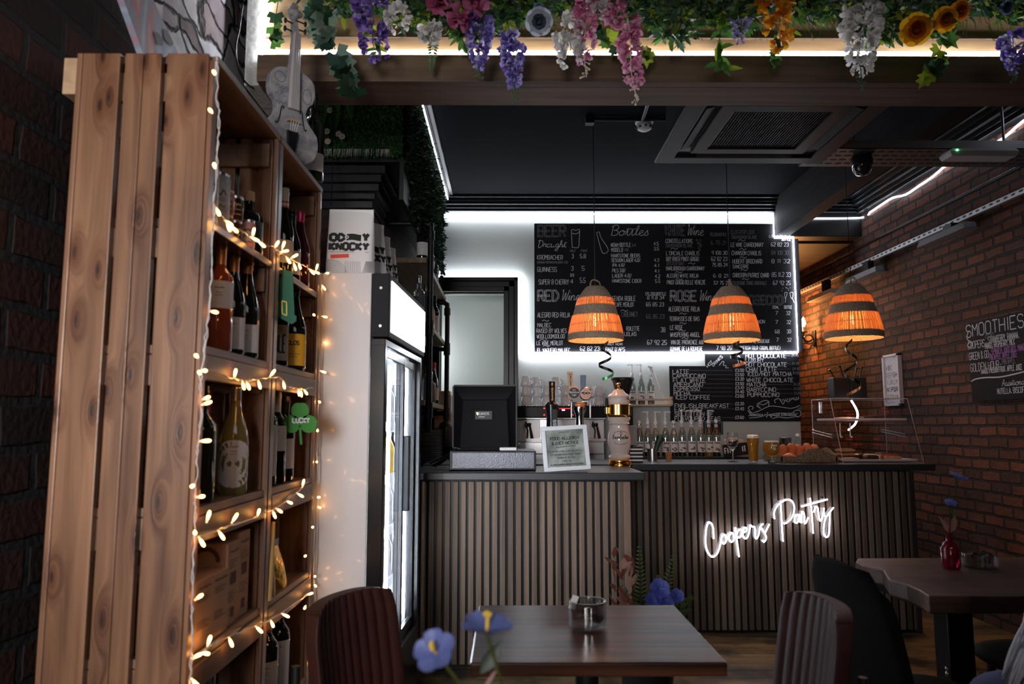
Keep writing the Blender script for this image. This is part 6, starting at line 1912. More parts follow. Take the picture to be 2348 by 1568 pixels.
# ------------------------------------------------------------------ neon sign
ns = thing('neon_sign', 'glowing white script neon sign reading Coopers Pantry on the walnut slats', 'neon sign', PY(1760, 1210, 4.95))
N_ = [[(348, 775), (340, 620), (310, 550), (270, 555), (240, 650), (235, 850), (270, 970), (330, 1030), (400, 980), (440, 860), (458, 780), (470, 735), (492, 712), (520, 735), (525, 800), (497, 842), (468, 825), (460, 765), (490, 712)],
      [(525, 790), (560, 730), (600, 690), (630, 715), (635, 780), (605, 818), (572, 795), (568, 735), (600, 690)],
      [(655, 612), (685, 850), (708, 1030)], [(668, 730), (705, 650), (745, 650), (750, 705), (715, 755), (690, 750)],
      [(750, 700), (810, 660), (812, 622), (780, 622), (758, 690), (775, 755), (815, 765), (848, 690), (868, 575)], [(868, 575), (890, 600), (930, 612), (935, 720), (952, 772), (985, 720), (1005, 610), (1050, 560)],
      [(1010, 605), (1065, 680), (1092, 760), (1062, 818), (1038, 790)], [(1138, 565), (1100, 640), (1075, 700)],
      [(1212, 492), (1205, 400), (1255, 300), (1370, 222), (1455, 238), (1490, 330), (1465, 455), (1390, 540), (1340, 560)], [(1295, 240), (1310, 500), (1330, 812)],
      [(1545, 432), (1500, 455), (1495, 530), (1530, 545), (1560, 480), (1568, 425), (1575, 545)], [(1590, 550), (1598, 395), (1630, 425), (1640, 560), (1690, 470)],
      [(1715, 195), (1742, 450), (1757, 700)], [(1590, 318), (1780, 265), (1962, 215)], [(1765, 400), (1790, 325), (1822, 335), (1835, 450), (1862, 520), (1895, 440), (1912, 335)],
      [(1905, 345), (1915, 440), (1950, 450), (2000, 385), (2048, 330)], [(1995, 390), (1990, 560), (1978, 715), (1940, 748), (1908, 690), (1912, 580), (1935, 470)]]
yn = 4.955
cv = lambda p: PY(1580 + p[0] / 6.179, 1110 + p[1] / 6.179, yn)
NEON = emis('neon_white', (.90, .90, 1.0), 8)
for st in N_:
    g = MB(); g.tube([cv(p) for p in crom(st, 5)], .0052, 8); g.build('tube', NEON, ns, smooth=60)
g = MB()
for st in N_:
    pts = [cv(p) for p in crom(st, 4)]
    g.strokes([[(p.x, p.z) for p in pts]], .058, lambda u, v: (u, 4.975, v))
g.build('backing', clear('neon_backing', (.93, .93, .95), .10), ns)
for px, py in ((1623, 1196), (1755, 1198), (1885, 1140)):
    q = PY(px, py, 4.97); g = MB(); g.tube([(q.x, 4.99, q.z), (q.x, 4.965, q.z)], .006, 8); g.build('standoff', CHROME, ns, smooth=50)

# ------------------------------------------------------------------ wicker pendants
WICK = pm('lamp_wicker', (.50, .38, .28), .8, var=(120, (.27, .19, .14)), bump=(220, .8))


def cane_mat():
    m, N, L, b = nodes_of('lamp_cane')
    N.remove(b)
    d = N.new('ShaderNodeBsdfDiffuse'); d.inputs[0].default_value = (.62, .40, .24, 1)
    t = N.new('ShaderNodeBsdfTranslucent'); t.inputs[0].default_value = (.95, .66, .40, 1)
    mx = N.new('ShaderNodeMixShader'); mx.inputs[0].default_value = .55
    L.new(d.outputs[0], mx.inputs[1]); L.new(t.outputs[0], mx.inputs[2]); L.new(mx.outputs[0], N['Material Output'].inputs[0])
    return m


CANE = cane_mat()
FILA = emis('filament', (1.0, .45, .12), 60)
pend = thing('pendant_lamp', 'x', 'pendant lamp')
HL = .37
prof = [(.060, HL), (.085, HL - .03), (.108, HL - .065), (.130, HL - .12), (.150, HL - .185), (.168, HL - .25), (.180, .07), (.188, .03), (.190, 0)]


def rad(z):
    for (r0, z0), (r1, z1) in zip(prof, prof[1:]):
        if z1 <= z <= z0:
            return r0 + (r1 - r0) * (z0 - z) / (z0 - z1)
    return .19


for za, zb in ((HL - .085, HL), (.165, .235), (0, .045)):
    g = MB()
    n = 10
    outer = [(rad(za + (zb - za) * i / n) + .002 * (i % 2), za + (zb - za) * i / n) for i in range(n + 1)]
    g.lathe(outer + [(r - .006, z) for r, z in outer[::-1]] + [outer[0]], (0, 0, 0), 48)
    if zb == HL:
        g.lathe([(.058, HL - .003), (.02, HL + .004), (.012, HL + .004)], (0, 0, 0), 24)
    g.build('woven_band', WICK, pend, smooth=40)
for za, zb in ((.235, HL - .085), (.045, .165)):
    g = MB()
    for i in range(96):
        a = 2 * pi * (i + R.uniform(-.28, .28)) / 96
        r0, r1 = rad(za), rad(zb)
        g.tube([(r0 * cos(a), r0 * sin(a), za - .004), ((r0 + r1) / 2 * 1.01 * cos(a + .004), (r0 + r1) / 2 * 1.01 * sin(a + .004), (za + zb) / 2), (r1 * cos(a), r1 * sin(a), zb + .004)], .0046, 4)
    zz_ = (za + zb) / 2
    g.tube([(rad(zz_) * 1.01 * cos(2 * pi * i / 40), rad(zz_) * 1.01 * sin(2 * pi * i / 40), zz_) for i in range(40)], .0025, 4, closed=True)
    g.build('cane_band', CANE, pend)
g = MB()
for k in range(3):
    g.tube(crom([(-.035, .01 * k - .01, HL), (-.032, 0, HL + .03), (-.01, .004 * k, HL + .05), (.03, 0, HL + .035), (.045, .01, HL - .002)], 5), .005, 6)
g.build('rope_handle', WICK, pend, smooth=60)
g = MB(); g.lathe([(.022, .20), (.022, .262), (.008, .275), (.008, .29), (.001, .29)], (0, 0, 0), 14); g.build('socket', BLK, pend, smooth=40)
g = MB(); g.lathe([(.012, .2), (.014, .185), (.030, .15), (.034, .125), (.026, .10), (.001, .088)], (0, 0, 0), 18); g.build('bulb', clear('bulb_glass', (1, .9, .75), .05), pend, smooth=60)
g = MB(); g.tube(crom([(-.004, 0, .185), (-.010, .003, .16), (.008, 0, .145), (-.008, 0, .13), (.006, .002, .112), (-.003, 0, .105)], 5), .0032, 6); g.build('filament', FILA, pend, smooth=60)
g = MB(); g.tube([(0, 0, .28), (0, 0, 1.52)], .0028, 6); g.build('cord', BLK, pend)
pp_ = Proto(pend)
LY = 5.0
for px, rz, lb in ((1366, .3, 'leftmost'), (1678, 1.4, 'middle'), (1958, 2.6, 'rightmost')):
    q = PY(px, 780, LY)
    zb = PY(px, 781 if px < 1900 else 776, LY).z
    pp_.place((q.x, LY, zb), rz, {'leftmost': 'wicker pendant lamp hanging before the red wine list, leftmost of three', 'middle': 'wicker pendant lamp hanging before the rose wine list, middle of three', 'rightmost': 'wicker pendant lamp hanging before the brick wall, rightmost of three'}[lb], 'wicker pendant lamps over the bar')
    lamp('pendant_glow', 'POINT', (q.x, LY, zb + .14), 8, (1.0, .50, .19), radius=.028)
# twirling paper spirals under the lamps
for px, pts, lb in ((1388, (783, 868), 'dark and green foil spiral twirling below the leftmost pendant'), (1690, (783, 838), 'black and copper foil spiral twirling below the middle pendant'), (1950, (778, 905), 'black foil spiral twirling below the rightmost pendant')):
    za, zb = PY(px, pts[0], LY).z, PY(px, pts[1], LY).z
    x = PY(px, 800, LY).x
    t = thing('foil_spiral', lb, 'decoration', (x, LY, za), group='foil spirals under the lamps')
    g = MB(); n = 46
    pv = []
    for i in range(n + 1):
        u = i / n; a = u * 4.4 * pi + .6
        r = .028 + .03 * u
        z = za - (za - zb) * u
        w5 = .010
        pv += [(x + r * cos(a), LY + r * sin(a), z + w5), (x + r * cos(a), LY + r * sin(a), z - w5)]
    for i in range(n):
        g.add([pv[2 * i], pv[2 * i + 1], pv[2 * i + 3], pv[2 * i + 2]], [(0, 1, 2, 3)], 1 if i > n * .8 else 0)
    g.build('ribbon', [pm('foil_black', (.02, .02, .02), .25, .6), pm('foil_green', (.06, .30, .12), .3, .5) if px == 1388 else pm('foil_copper', (.6, .25, .12), .3, .7)], t, solid=.0006)
    MB().tube([pv[0], (x - .01, LY, za + .11)], .001, 4).build('thread', BLK, t)

# ------------------------------------------------------------------ ceiling fittings
ac = thing('air_conditioner', 'black ceiling cassette air conditioner with ribbed central grille', 'air conditioner', (1.28, 3.65, 2.85))
A = [PZ(px, py, 2.85) for px, py in ((1502, 371), (1880, 378))]
ax0, ax1, ay1 = A[0].x, A[1].x, (A[0].y + A[1].y) / 2
ay0 = ay1 - .95
ACB = pm('ac_black', (.009, .009, .011), .42, spec=.14)
g = MB(); g.box(ax0 + .06, ax1 - .06, ay0 + .06, ay1 - .06, 2.89, 3.44); g.build('body', BLK, ac)
g = MB()


def ring(g, o, i, z0, z1):                      # square ring between half sizes o and i about the middle
    cx_, cy_ = (ax0 + ax1) / 2, (ay0 + ay1) / 2
    vs = []
    for h_, z in ((o, z0), (i, z0), (i, z1), (o, z1)):
        vs += [(cx_ - h_, cy_ - h_, z), (cx_ + h_, cy_ - h_, z), (cx_ + h_, cy_ + h_, z), (cx_ - h_, cy_ + h_, z)]
    fs = []
    for k in range(4):
        for j in range(4):
            a, b = k * 4 + j, k * 4 + (j + 1) % 4
            c, d = ((k + 1) % 4) * 4 + (j + 1) % 4, ((k + 1) % 4) * 4 + j
            fs.append((a, b, c, d))
    g.add(vs, fs)


hw = (ax1 - ax0) / 2
ring(g, hw, hw - .10, 2.85, 2.89); g.build('panel_rim', ACB, ac, bevel=.008)
g = MB(); ring(g, hw - .10, hw - .17, 2.868, 2.89); g.build('vent_channel', BLK, ac)
for k in range(4):
    T = Matrix.Translation(((ax0 + ax1) / 2, (ay0 + ay1) / 2, 2.862)) @ Matrix.Rotation(k * pi / 2, 4, 'Z') @ Matrix.Translation((0, hw - .135, 0)) @ Matrix.Rotation(radians(-18), 4, 'X')
    g = MB(); g.box(-.27, .27, -.030, .030, -.004, .004, 0, T); g.build('louvre', ACB, ac, bevel=.003)
g = MB(); ring(g, hw - .17, hw - .245, 2.845, 2.88); g.build('grille_frame', pm('ac_frame', (.016, .013, .012), .42, spec=.14), ac, bevel=.006)
g = MB()
cx_, cy_ = (ax0 + ax1) / 2, (ay0 + ay1) / 2
hg = hw - .245
for i in range(34):
    x = cx_ - hg + 2 * hg * (i + .5) / 34
    g.box(x - .003, x + .003, cy_ - hg, cy_ + hg, 2.855, 2.87)
for i in range(6):
    y = cy_ - hg + 2 * hg * (i + .5) / 6
    g.box(cx_ - hg, cx_ + hg, y - .002, y + .002, 2.858, 2.87)
g.build('grille', ACB, ac)
sd = thing('smoke_detector', 'white round smoke detector under the dark ceiling', 'smoke detector', PY(1477, 285, 4.93))
q = PY(1477, 272, 4.93); zz_ = 3.44
g = MB(); g.lathe([(.001, 0), (.062, 0), (.062, -.018), (.058, -.022), (.001, -.022)], (q.x, 4.93, zz_), 24); g.build('base', WPLAST, sd, smooth=40)
g = MB(); g.lathe([(.050, -.022), (.054, -.045), (.044, -.062), (.028, -.072), (.001, -.074)], (q.x, 4.93, zz_), 24); g.build('head', pm('detector_grey', (.5, .5, .52), .4), sd, smooth=40)
g = MB()
for k in range(8):
    a = k * pi / 4; g.box(q.x + .050 * cos(a) - .008, q.x + .050 * cos(a) + .008, 4.93 + .05 * sin(a) - .008, 4.93 + .05 * sin(a) + .008, zz_ - .058, zz_ - .050)
g.build('vents', BLK, sd)
c0, c1 = PZ(1352, 272, 3.43), PZ(1540, 268, 3.43); c2 = PZ(1478, 262, 3.43); c3 = PZ(1520, 120, 3.43)
t = thing('conduit', 'black cable conduit crossing the dark ceiling beside the smoke detector', 'conduit', c2)
MB().tube([(c0.x, c0.y, 3.425), (c1.x, c0.y, 3.425)], .013, 8).build('pipe', BLK, t, smooth=60)
MB().tube([(c2.x, c0.y, 3.42), (c3.x, c3.y, 3.42)], .013, 8).build('pipe', BLK, t, smooth=60)
MB().box(c0.x - .03, c0.x + .03, c0.y - .03, c0.y + .03, 3.39, 3.44).build('junction_box', BLK, t, bevel=.004)

ZTR = 2.92
GALV = pm('galvanised', (.30, .31, .34), .4, .85)


def holes(g, x0, x1, y, z, n, sx, sy, axis):
    for i in range(n):
        u = (i + .5) / n
        if axis == 'x': g.box(x0 + (x1 - x0) * u - sx, x0 + (x1 - x0) * u + sx, y - sy, y + sy, z - .002, z)
        else: g.box(y - sy, y + sy, x0 + (x1 - x0) * u - sx, x0 + (x1 - x0) * u + sx, z - .002, z)


t = thing('cable_tray', 'perforated metal cable tray crossing below the ceiling, holding the emergency light', 'cable tray', (2.5, 4.1, ZTR))
ty0 = PZ(2100, 341, ZTR).y
MB().box(1.78, 3.27, ty0, ty0 + .30, ZTR, ZTR + .004).build('tray_base', pm('tray_dark', (.10, .09, .09), .5, .6), t)
g = MB(); g.box(1.78, 3.27, ty0, ty0 + .004, ZTR, ZTR + .05); g.box(1.78, 3.27, ty0 + .296, ty0 + .30, ZTR, ZTR + .05); g.build('flange', GALV, t)
g = MB()
for j in range(4): holes(g, 1.8, 3.25, ty0 + .05 + j * .065, ZTR, 26, .018, .006, 'x')
g.build('slots', INK, t)
g = MB()
for x in (2.05, 2.95):
    g.tube([(x, ty0 + .15, ZTR), (x, ty0 + .15, 3.44)], .008, 8)
g.build('hanger', GALV, t, smooth=60)
cm_ = thing('dome_camera', 'black dome security camera under the crossing cable tray', 'camera', PZ(2012, 345, ZTR))
q = PZ(2012, 330, ZTR); yq = ty0 + .12
g = MB(); g.lathe([(.001, -.0), (.055, -.0), (.06, -.02), (.06, -.05), (.055, -.055)], (q.x, yq, ZTR - .003), 22); g.build('housing', BLK, cm_, smooth=40)
g = MB(); g.lathe([(.055, -.055), (.050, -.085), (.034, -.108), (.001, -.118)], (q.x, yq, ZTR - .003), 22); g.build('dome', pm('smoked_dome', (.02, .02, .025), .06, coat=.8), cm_, smooth=60)
em = thing('emergency_light', 'white emergency light box with green lamp below the cable tray', 'emergency light', PZ(2255, 340, ZTR))
e0, e1 = PY(2178, 357, ty0 - .02), PY(2334, 320, ty0 - .02)
g = MB(); g.frus((e0.x + .0, e1.x, ty0 - .03, ty0 + .09, e0.z + .028), (e0.x + .015, e1.x - .015, ty0 - .02, ty0 + .08, ZTR - .002)); g.build('housing', WPLAST, em, bevel=.004)
g = MB(); g.frus((e0.x + .012, e1.x - .012, ty0 - .02, ty0 + .08, e0.z), (e0.x + .0, e1.x - .0, ty0 - .03, ty0 + .09, e0.z + .027)); g.build('diffuser', pm('diffuser_grey', (.40, .40, .43), .25, coat=.4), em, bevel=.003)
g = MB(); q = PY(2196, 343, ty0 - .035); g.sphere((q.x, ty0 - .032, q.z), .006, 10, 6); g.build('green_indicator', emis('green_indicator', (.1, 1, .25), 8), em)
# strut along the right wall
t = thing('strut_rail', 'perforated metal strut running along the right brick wall', 'strut', (3.2, 6, 2.77))
ya_, yb_ = 3.4, 8.4
g = MB(); g.box(3.17, 3.175, ya_, yb_, 2.765, 2.805); g.box(3.17, 3.28, ya_, yb_, 2.80, 2.805); g.build('channel', pm('strut_white', (.50, .50, .52), .45, .4), t)
g = MB()
for i in range(70):
    y = ya_ + (yb_ - ya_) * (i + .5) / 70
    g.box(3.1685, 3.17, y - .016, y + .016, 2.779, 2.791)
g.build('slots', INK, t)
tag(MB().tube([(3.26, 3.3, 2.98), (3.26, 8.4, 2.98)], .014, 8).build('conduit', IRON, smooth=60), 'dark pipe running along the brick wall above the strut', 'pipe')
for k, (px, py, w_px, lb, m) in enumerate(((1890, 676, 46, 'cream light fitting under the strut, nearest the wall lamp', pm('fitting_cream', (.55, .45, .36), .5)), (1985, 630, 44, 'grey light fitting under the strut behind the rightmost pendant', pm('fitting_grey', (.14, .14, .15), .5)), (2172, 537, 42, 'grey light fitting under the strut above the cake case', MATS['fitting_grey'] if 'fitting_grey' in MATS else None))):
    q = PX(px, py, 3.12); l = .30
    t = thing('light_fitting', lb, 'light fitting', (q.x, q.y, q.z), group='light fittings along the strut')
    g = MB(); g.frus((3.06, 3.17, q.y - l, q.y + l, q.z - .03), (3.07, 3.17, q.y - l + .03, q.y + l - .03, q.z + .02)); g.build('housing', m or MATS['fitting_grey'], t, bevel=.006)
    g = MB(); g.box(3.12, 3.17, q.y - .05, q.y + .05, q.z + .02, 2.764); g.build('bracket', BLK, t)
sc2 = thing('wall_sconce', 'scrolled iron wall sconce with two glowing candle bulbs on far brick', 'wall lamp', PX(1850, 755, 3.2))
BULBG = emis('candle_bulb', (1.0, .50, .16), 40)
q = PX(1852, 770, 3.2)
g = MB(); g.tube(crom([(3.28, q.y, q.z - .02), (3.2, q.y, q.z - .06), (3.14, q.y - .02, q.z - .02), (3.14, q.y - .05, q.z + .03)], 5), .009, 6); g.tube(crom([(3.28, q.y, q.z - .02), (3.22, q.y + .12, q.z - .06), (3.14, q.y + .16, q.z - .02), (3.13, q.y + .17, q.z + .01)], 5), .009, 6)
g.tube([(3.2 + .05 * cos(a), q.y - .02 , q.z - .04 + .05 * sin(a)) for a in [i * .5 for i in range(13)]], .007, 6); g.build('scroll_arm', BLKM, sc2, smooth=60)
g = MB(); g.box(3.265, 3.28, q.y - .03, q.y + .06, q.z - .10, q.z + .06); g.build('back_plate', BLKM, sc2, bevel=.004)
for (x, y, z) in ((3.14, q.y - .05, q.z + .03), (3.13, q.y + .17, q.z + .01)):
    g = MB(); g.lathe([(.001, 0), (.035, .0), (.04, .01), (.001, .012)], (x, y, z), 14); g.lathe([(.016, .01), (.016, .06), (.001, .06)], (x, y, z), 12); g.build('candle_tube', pm('candle_cream', (.6, .5, .4), .5), sc2, smooth=40)
    g = MB(); g.lathe([(.010, .06), (.024, .09), (.024, .11), (.012, .15), (.001, .17)], (x, y, z), 12); g.build('bulb', BULBG, sc2, smooth=60)
lamp('sconce_glow', 'POINT', (3.02, q.y + .05, q.z + .14), 40, (1.0, .42, .13), radius=.05)
# ------------------------------------------------------------------ flowers and leaves
LG = [leafm('leaf_dark', (.012, .035, .014)), leafm('leaf_mid', (.05, .135, .025)), leafm('leaf_lime', (.20, .26, .02)), leafm('leaf_teal', (.025, .06, .045))]


def leaf(g, b, d, nr, L, W, m=0, fold=.25, droop=.15):
    b, d = V(b), V(d).normalized()
    s = d.cross(V(nr))
    s = s.normalized() if s.length > 1e-4 else d.orthogonal().normalized()
    n = s.cross(d)
    def P_(t, w): return b + d * (L * t) + s * (W * w) + n * (abs(w) * W * fold - droop * L * t * t)
    vs = [P_(0, 0), P_(.35, -.5), P_(.3, 0), P_(.35, .5), P_(.7, -.36), P_(.68, 0), P_(.7, .36), P_(1, 0)]
    g.add(vs, [(0, 2, 1), (0, 3, 2), (1, 2, 5, 4), (2, 3, 6, 5), (4, 5, 7), (5, 6, 7)], m)


IV = [(0, .0), (.42, -.10), (.62, .30), (.38, .34), (.46, .68), (.18, .62), (0, 1.0)]


def ivy(g, b, d, nr, L, m=0):
    b, d = V(b), V(d).normalized()
    s = d.cross(V(nr)); s = s.normalized() if s.length > 1e-4 else d.orthogonal().normalized()
    n = s.cross(d)
    pt = lambda w, t: b + s * (w * L) + d * (t * L) + n * (abs(w) * L * .3 - .15 * L * t * t)
    mid = [pt(0, t) for t in (0, .3, .45, .65, 1.0)]
    for sg in (1, -1):
        o = [pt(w * sg, t) for w, t in IV]
        vs = mid + o[1:6]
        f = [(0, 5, 6), (0, 6, 1), (1, 6, 7), (1, 7, 2), (2, 7, 8), (2, 8, 3), (3, 8, 9), (3, 9, 4)]
        g.add(vs, f if sg > 0 else [q[::-1] for q in f], m)


def petal(g, b, d, nr, L, W, m=0, cup=.35):
    b, d = V(b), V(d).normalized()
    s = d.cross(V(nr)); s = s.normalized() if s.length > 1e-4 else d.orthogonal().normalized()
    n = s.cross(d)
    rows = ((0, .25), (.45, .9), (.8, 1.0), (1.0, .55))
    vs = []
    for t, w in rows:
        for k in (-1, 0, 1):
            vs.append(b + d * (L * t) + s * (W * .5 * w * k) + n * (cup * L * (t * t * .6) + abs(k) * W * .18))
    fs = []
    for j in range(3):
        for i in range(2):
            a = j * 3 + i
            fs.append((a, a + 1, a + 4, a + 3))
    g.add(vs, fs, m)


def rv(z0=-1, z1=1):
    a = R.uniform(0, 2 * pi); z = R.uniform(z0, z1); r = sqrt(max(0, 1 - z * z))
    return V((r * cos(a), r * sin(a), z))


def strand(lb, px, y0, y1, wpx, mats, Y=2.80, n=46, tip=None, bend=0, floret=.020, name='wisteria', cat='flower', grp='artificial flower strands', taper=.75, ptl=4):
    Y = Y - .13; floret *= 1.35; wpx *= 1.15
    a, b = PY(px, y0, Y), PY(px + bend, y1, Y)
    rad_ = wpx * Y / FP / 2
    t = thing(name, lb, cat, a, group=grp)
    g = MB()
    tipf = .80 if tip else 1.0
    axis = [a.lerp(b, u) + V((.006 * sin(u * 7), .01 * sin(u * 5), 0)) for u in [i / 12 for i in range(13)]]
    for i in range(n):
        u = (i + .5) / n
        w_ = rad_ * (1 - taper * u ** 1.3) * (.5 + .5 * min(1, u * 6))
        c = a.lerp(b, u * tipf)
        d = rv(-.5, .3)
        c2 = c + V((d.x, d.y * .8, 0)) * w_ * .8
        fs = floret * (1 - .45 * u)
        for k in range(ptl):
            dd = (d + rv() * .9).normalized()
            petal(g, c2, dd, rv(), fs * R.uniform(.9, 1.3), fs * R.uniform(.9, 1.2), R.randrange(len(mats)))
    g.build('blossoms', mats, t, smooth=80)
    g = MB(); g.tube(axis, .0018, 5)
    if tip:
        for k in range(9):
            p = a.lerp(b, tipf + (1 - tipf) * k / 9); d = rv(-.8, -.2); d.y *= .5
            e = p + d * .018
            g.tube([p, e], .0014, 4); g.sphere(e, .0042, 6, 4)
        g.build('stem_tip', tip, t, smooth=60)
    else:
        g.build('stem', LG[1], t)
    return t


PV = [leafm('petal_violet', (.30, .24, .62)), leafm('petal_pale_violet', (.56, .52, .78)), leafm('petal_deep_violet', (.14, .09, .40))]
PK = [leafm('petal_pink', (.62, .20, .36)), leafm('petal_pale_pink', (.74, .40, .55))]
PW = [leafm('petal_white', (.78, .76, .76)), leafm('petal_cream', (.66, .64, .60))]
PYL = [leafm('petal_yellow', (.85, .46, .02)), leafm('petal_amber', (.75, .28, .02))]
PM = [leafm('petal_magenta', (.36, .07, .16)), leafm('petal_mauve', (.48, .14, .26))]
PB = [leafm('petal_blue', (.22, .30, .80)), leafm('petal_blue_deep', (.10, .13, .50))]
PG = [leafm('petal_grey_blue', (.42, .46, .54)), leafm('petal_slate', (.10, .14, .20))]
PD = [leafm('petal_plum', (.13, .07, .30)), leafm('petal_plum_light', (.24, .16, .46))]
TG = leafm('tip_green', (.10, .18, .09)); TW = pm('tip_cream', (.66, .60, .48), .6)
strand('violet wisteria strand hanging over the beam between the magenta orchids and the poppy', 1098, 35, 182, 56, PV, tip=TG, n=60)
strand('long violet wisteria strand hanging lower than the beam, right of centre left', 1172, 80, 230, 52, PV, tip=TG, n=60, bend=10)
strand('violet wisteria strand at the far right edge above the brick wall', 2322, 82, 182, 50, PV, tip=TG, n=46, bend=4)
strand('long pink blossom strand with cream buds nearest the white hydrangea', 1342, -10, 180, 42, PK, tip=TW, n=70, taper=.25)
strand('lowest pink blossom strand with cream buds, hanging over the black ceiling', 1438, 40, 236, 42, PK, tip=TW, n=70, taper=.2, bend=20)
strand('short pink blossom strand between the two long pink ones', 1408, -15, 58, 38, PK, n=26, taper=.3)
strand('large white wisteria strand hanging in front of the air conditioner', 1974, 5, 208, 88, PW, tip=TG, n=95, taper=.55, floret=.022)
strand('yellow blossom spray hanging over the beam beside the white wisteria', 1772, -15, 108, 62, PYL, n=44, taper=.35, bend=20, name='blossom_spray', floret=.024)
strand('plum purple blossom spray among the dark ivy at the left of the beam', 848, -10, 132, 76, PD, n=60, taper=.35, bend=14, name='blossom_spray')
strand('pale lavender sprig lying over the light strip left of the yellow spray', 1698, 40, 100, 46, PV[:2], n=34, floret=.010, name='lavender_sprig')
for k, (px, py, wd, lb) in enumerate(((1300, 48, 62, 'white hydrangea cluster between the poppy and the first pink strand'), (1306, 95, 52, 'lower white hydrangea cluster overlapping the light strip'), (983, 60, 40, 'small white blossom cluster left of the hanging fern'), (912, 22, 46, 'white blossom cluster near the purple spray at the left'), (1368, 2, 34, 'small white blossom between two pink strands'))):
    strand(lb, px, py, py + wd * .95, wd, PW, n=26, taper=.2, name='hydrangea', grp='white blossom clusters')
for k, (px, py, lb) in enumerate(((1005, 12, 'magenta orchid bloom at the left of the trio'), (1058, 42, 'magenta orchid bloom hanging lowest of the trio'), (1085, 2, 'magenta orchid bloom at the right of the trio above the violet strand'))):
    p = PY(px, py, 2.62)
    t = thing('orchid', lb, 'flower', p, group='magenta orchids')
    g = MB()
    for j in range(14):
        petal(g, p + rv() * .015, rv(-.7, .5) + V((0, -.5, 0)), rv(), .05, .045, j % 2)
    g.build('petals', PM, t, smooth=80)
    g = MB(); g.sphere(p + V((0, -.02, 0)), .007, 8, 6); g.build('centre', PW[1], t, smooth=60)


def rose(lb, px, py, rpx, mats, Y=2.58, name='rose', inner=None):
    p = PY(px, py, Y); r = rpx * Y / FP
    t = thing(name, lb, 'flower', p, group='open roses and poppies')
    g = MB()
    ax = V((R.uniform(-.2, .2), -1, -.45)).normalized()
    u = ax.orthogonal().normalized(); w_ = ax.cross(u)
    for ring_, (n, rr, ln, op) in enumerate(((4, .12, .55, .15), (5, .3, .7, .35), (6, .45, .8, .6), (7, .5, .85, 1.0))):
        for k in range(n):
            a = 2 * pi * (k + .5 * ring_) / n + R.uniform(-.15, .15)
            o = u * cos(a) + w_ * sin(a)
            petal(g, p + o * r * rr * .5, (o * op + ax * (1 - op * .75)).normalized(), -o, r * ln, r * 1.0, 0 if ring_ > 1 else 1, cup=-.3)
    g.build('petals', mats, t, smooth=80)
    g = MB()
    for k in range(4): leaf(g, p - ax * r * .1, rv(-.5, .3) - ax * .2, ax, r * 1.2, r * .6, k % 2)
    g.build('leaves', LG[:2], t, smooth=60)


ROSEM = [PYL[0], leafm('petal_orange', (.62, .16, .02))]
rose('large orange yellow rose hanging over the light strip at the right', 2098, 68, 36, ROSEM)
rose('second orange yellow rose, behind and right of the largest one', 2165, 45, 28, ROSEM)
rose('small yellow rosebud between the two orange roses', 2136, 57, 13, [PYL[0], PYL[1]])
rose('burnt orange rose half hidden at the top right of the roses', 2198, 25, 24, [PYL[1], ROSEM[1]])
rose('grey blue poppy with dark middle above the second violet strand', 1236, 50, 31, PG, name='poppy')
rose('small slate rosette just above the grey blue poppy', 1235, 20, 13, [PG[1], PG[0]], name='poppy')
rose('dim blue thistle bloom in the shade at the right end of the flowers', 2306, 18, 16, [PG[1], PG[1]], name='poppy')


def vine(lb, pts, leaves, size, mats, Y=2.78, name='ivy_vine', kind='ivy', grp='trailing ivy and leaf sprays'):
    C = [PY(x, y, Y) for x, y in pts]
    t = thing(name, lb, 'ivy', C[0], group=grp)
    cc = [V(p) for p in crom(C, 6)]
    g = MB(); g.tube(cc, .0018, 5); g.build('stem', TG, t, smooth=60)
    g = MB()
    for i in range(leaves):
        p = cc[int((i + .5) / leaves * (len(cc) - 1))]
        d = V((R.uniform(-1, 1), R.uniform(-.4, .1), R.uniform(-1, .15)))
        if kind == 'ivy': ivy(g, p, d, V((R.uniform(-.4, .4), -1, R.uniform(-.3, .5))), size * R.uniform(.7, 1.15), R.randrange(len(mats)))
        else: leaf(g, p, d, V((R.uniform(-.6, .6), -1, .3)), size * R.uniform(.8, 1.3), size * .42, R.randrange(len(mats)))
    g.build('leaves', mats, t, smooth=60)


IVD = [LG[3], LG[0], leafm('leaf_grey_green', (.10, .15, .11))]
vine('large dark ivy trail dropping from the flowers in front of the green wall panel', [(740, 10), (755, 70), (775, 130), (800, 180), (820, 225)], 16, .085, IVD, 2.72)
vine('pale ivy cluster beside the neck of the violin', [(720, 30), (730, 60), (735, 100)], 8, .06, [IVD[2], LG[3]], 2.78)
vine('small ivy sprig hanging left of the violin neck', [(640, -10), (632, 40), (626, 80), (622, 105)], 5, .058, [LG[1], LG[0]], 2.83)
vine('bright lime ivy with back lit leaves under the second pink strand', [(1372, 55), (1390, 85), (1405, 105), (1470, 120), (1500, 125)], 10, .062, [LG[2], LG[0], LG[1]], 2.80)
vine('glossy green leaf spray hanging lowest in front of the air conditioner', [(1660, 30), (1652, 70), (1648, 120), (1650, 165)], 18, .072, [LG[1], leafm('leaf_fresh', (.09, .19, .02)), LG[2]], 2.74, 'leaf_spray', 'leaf')
vine('short ivy trail with pale edges below the yellow spray', [(1775, 90), (1778, 115), (1775, 140)], 7, .050, [LG[1], leafm('leaf_fresh', (0, 0, 0))], 2.78)
vine('ivy trail hanging below the beam under the orange roses', [(2165, 75), (2155, 115), (2140, 155), (2128, 180)], 10, .066, [LG[1], LG[0], LG[2]], 2.76)
vine('lime and green leaf spray left of the first violet strand', [(1040, 50), (1055, 80), (1065, 100)], 9, .055, [LG[2], LG[1]], 2.78, 'leaf_spray', 'leaf')
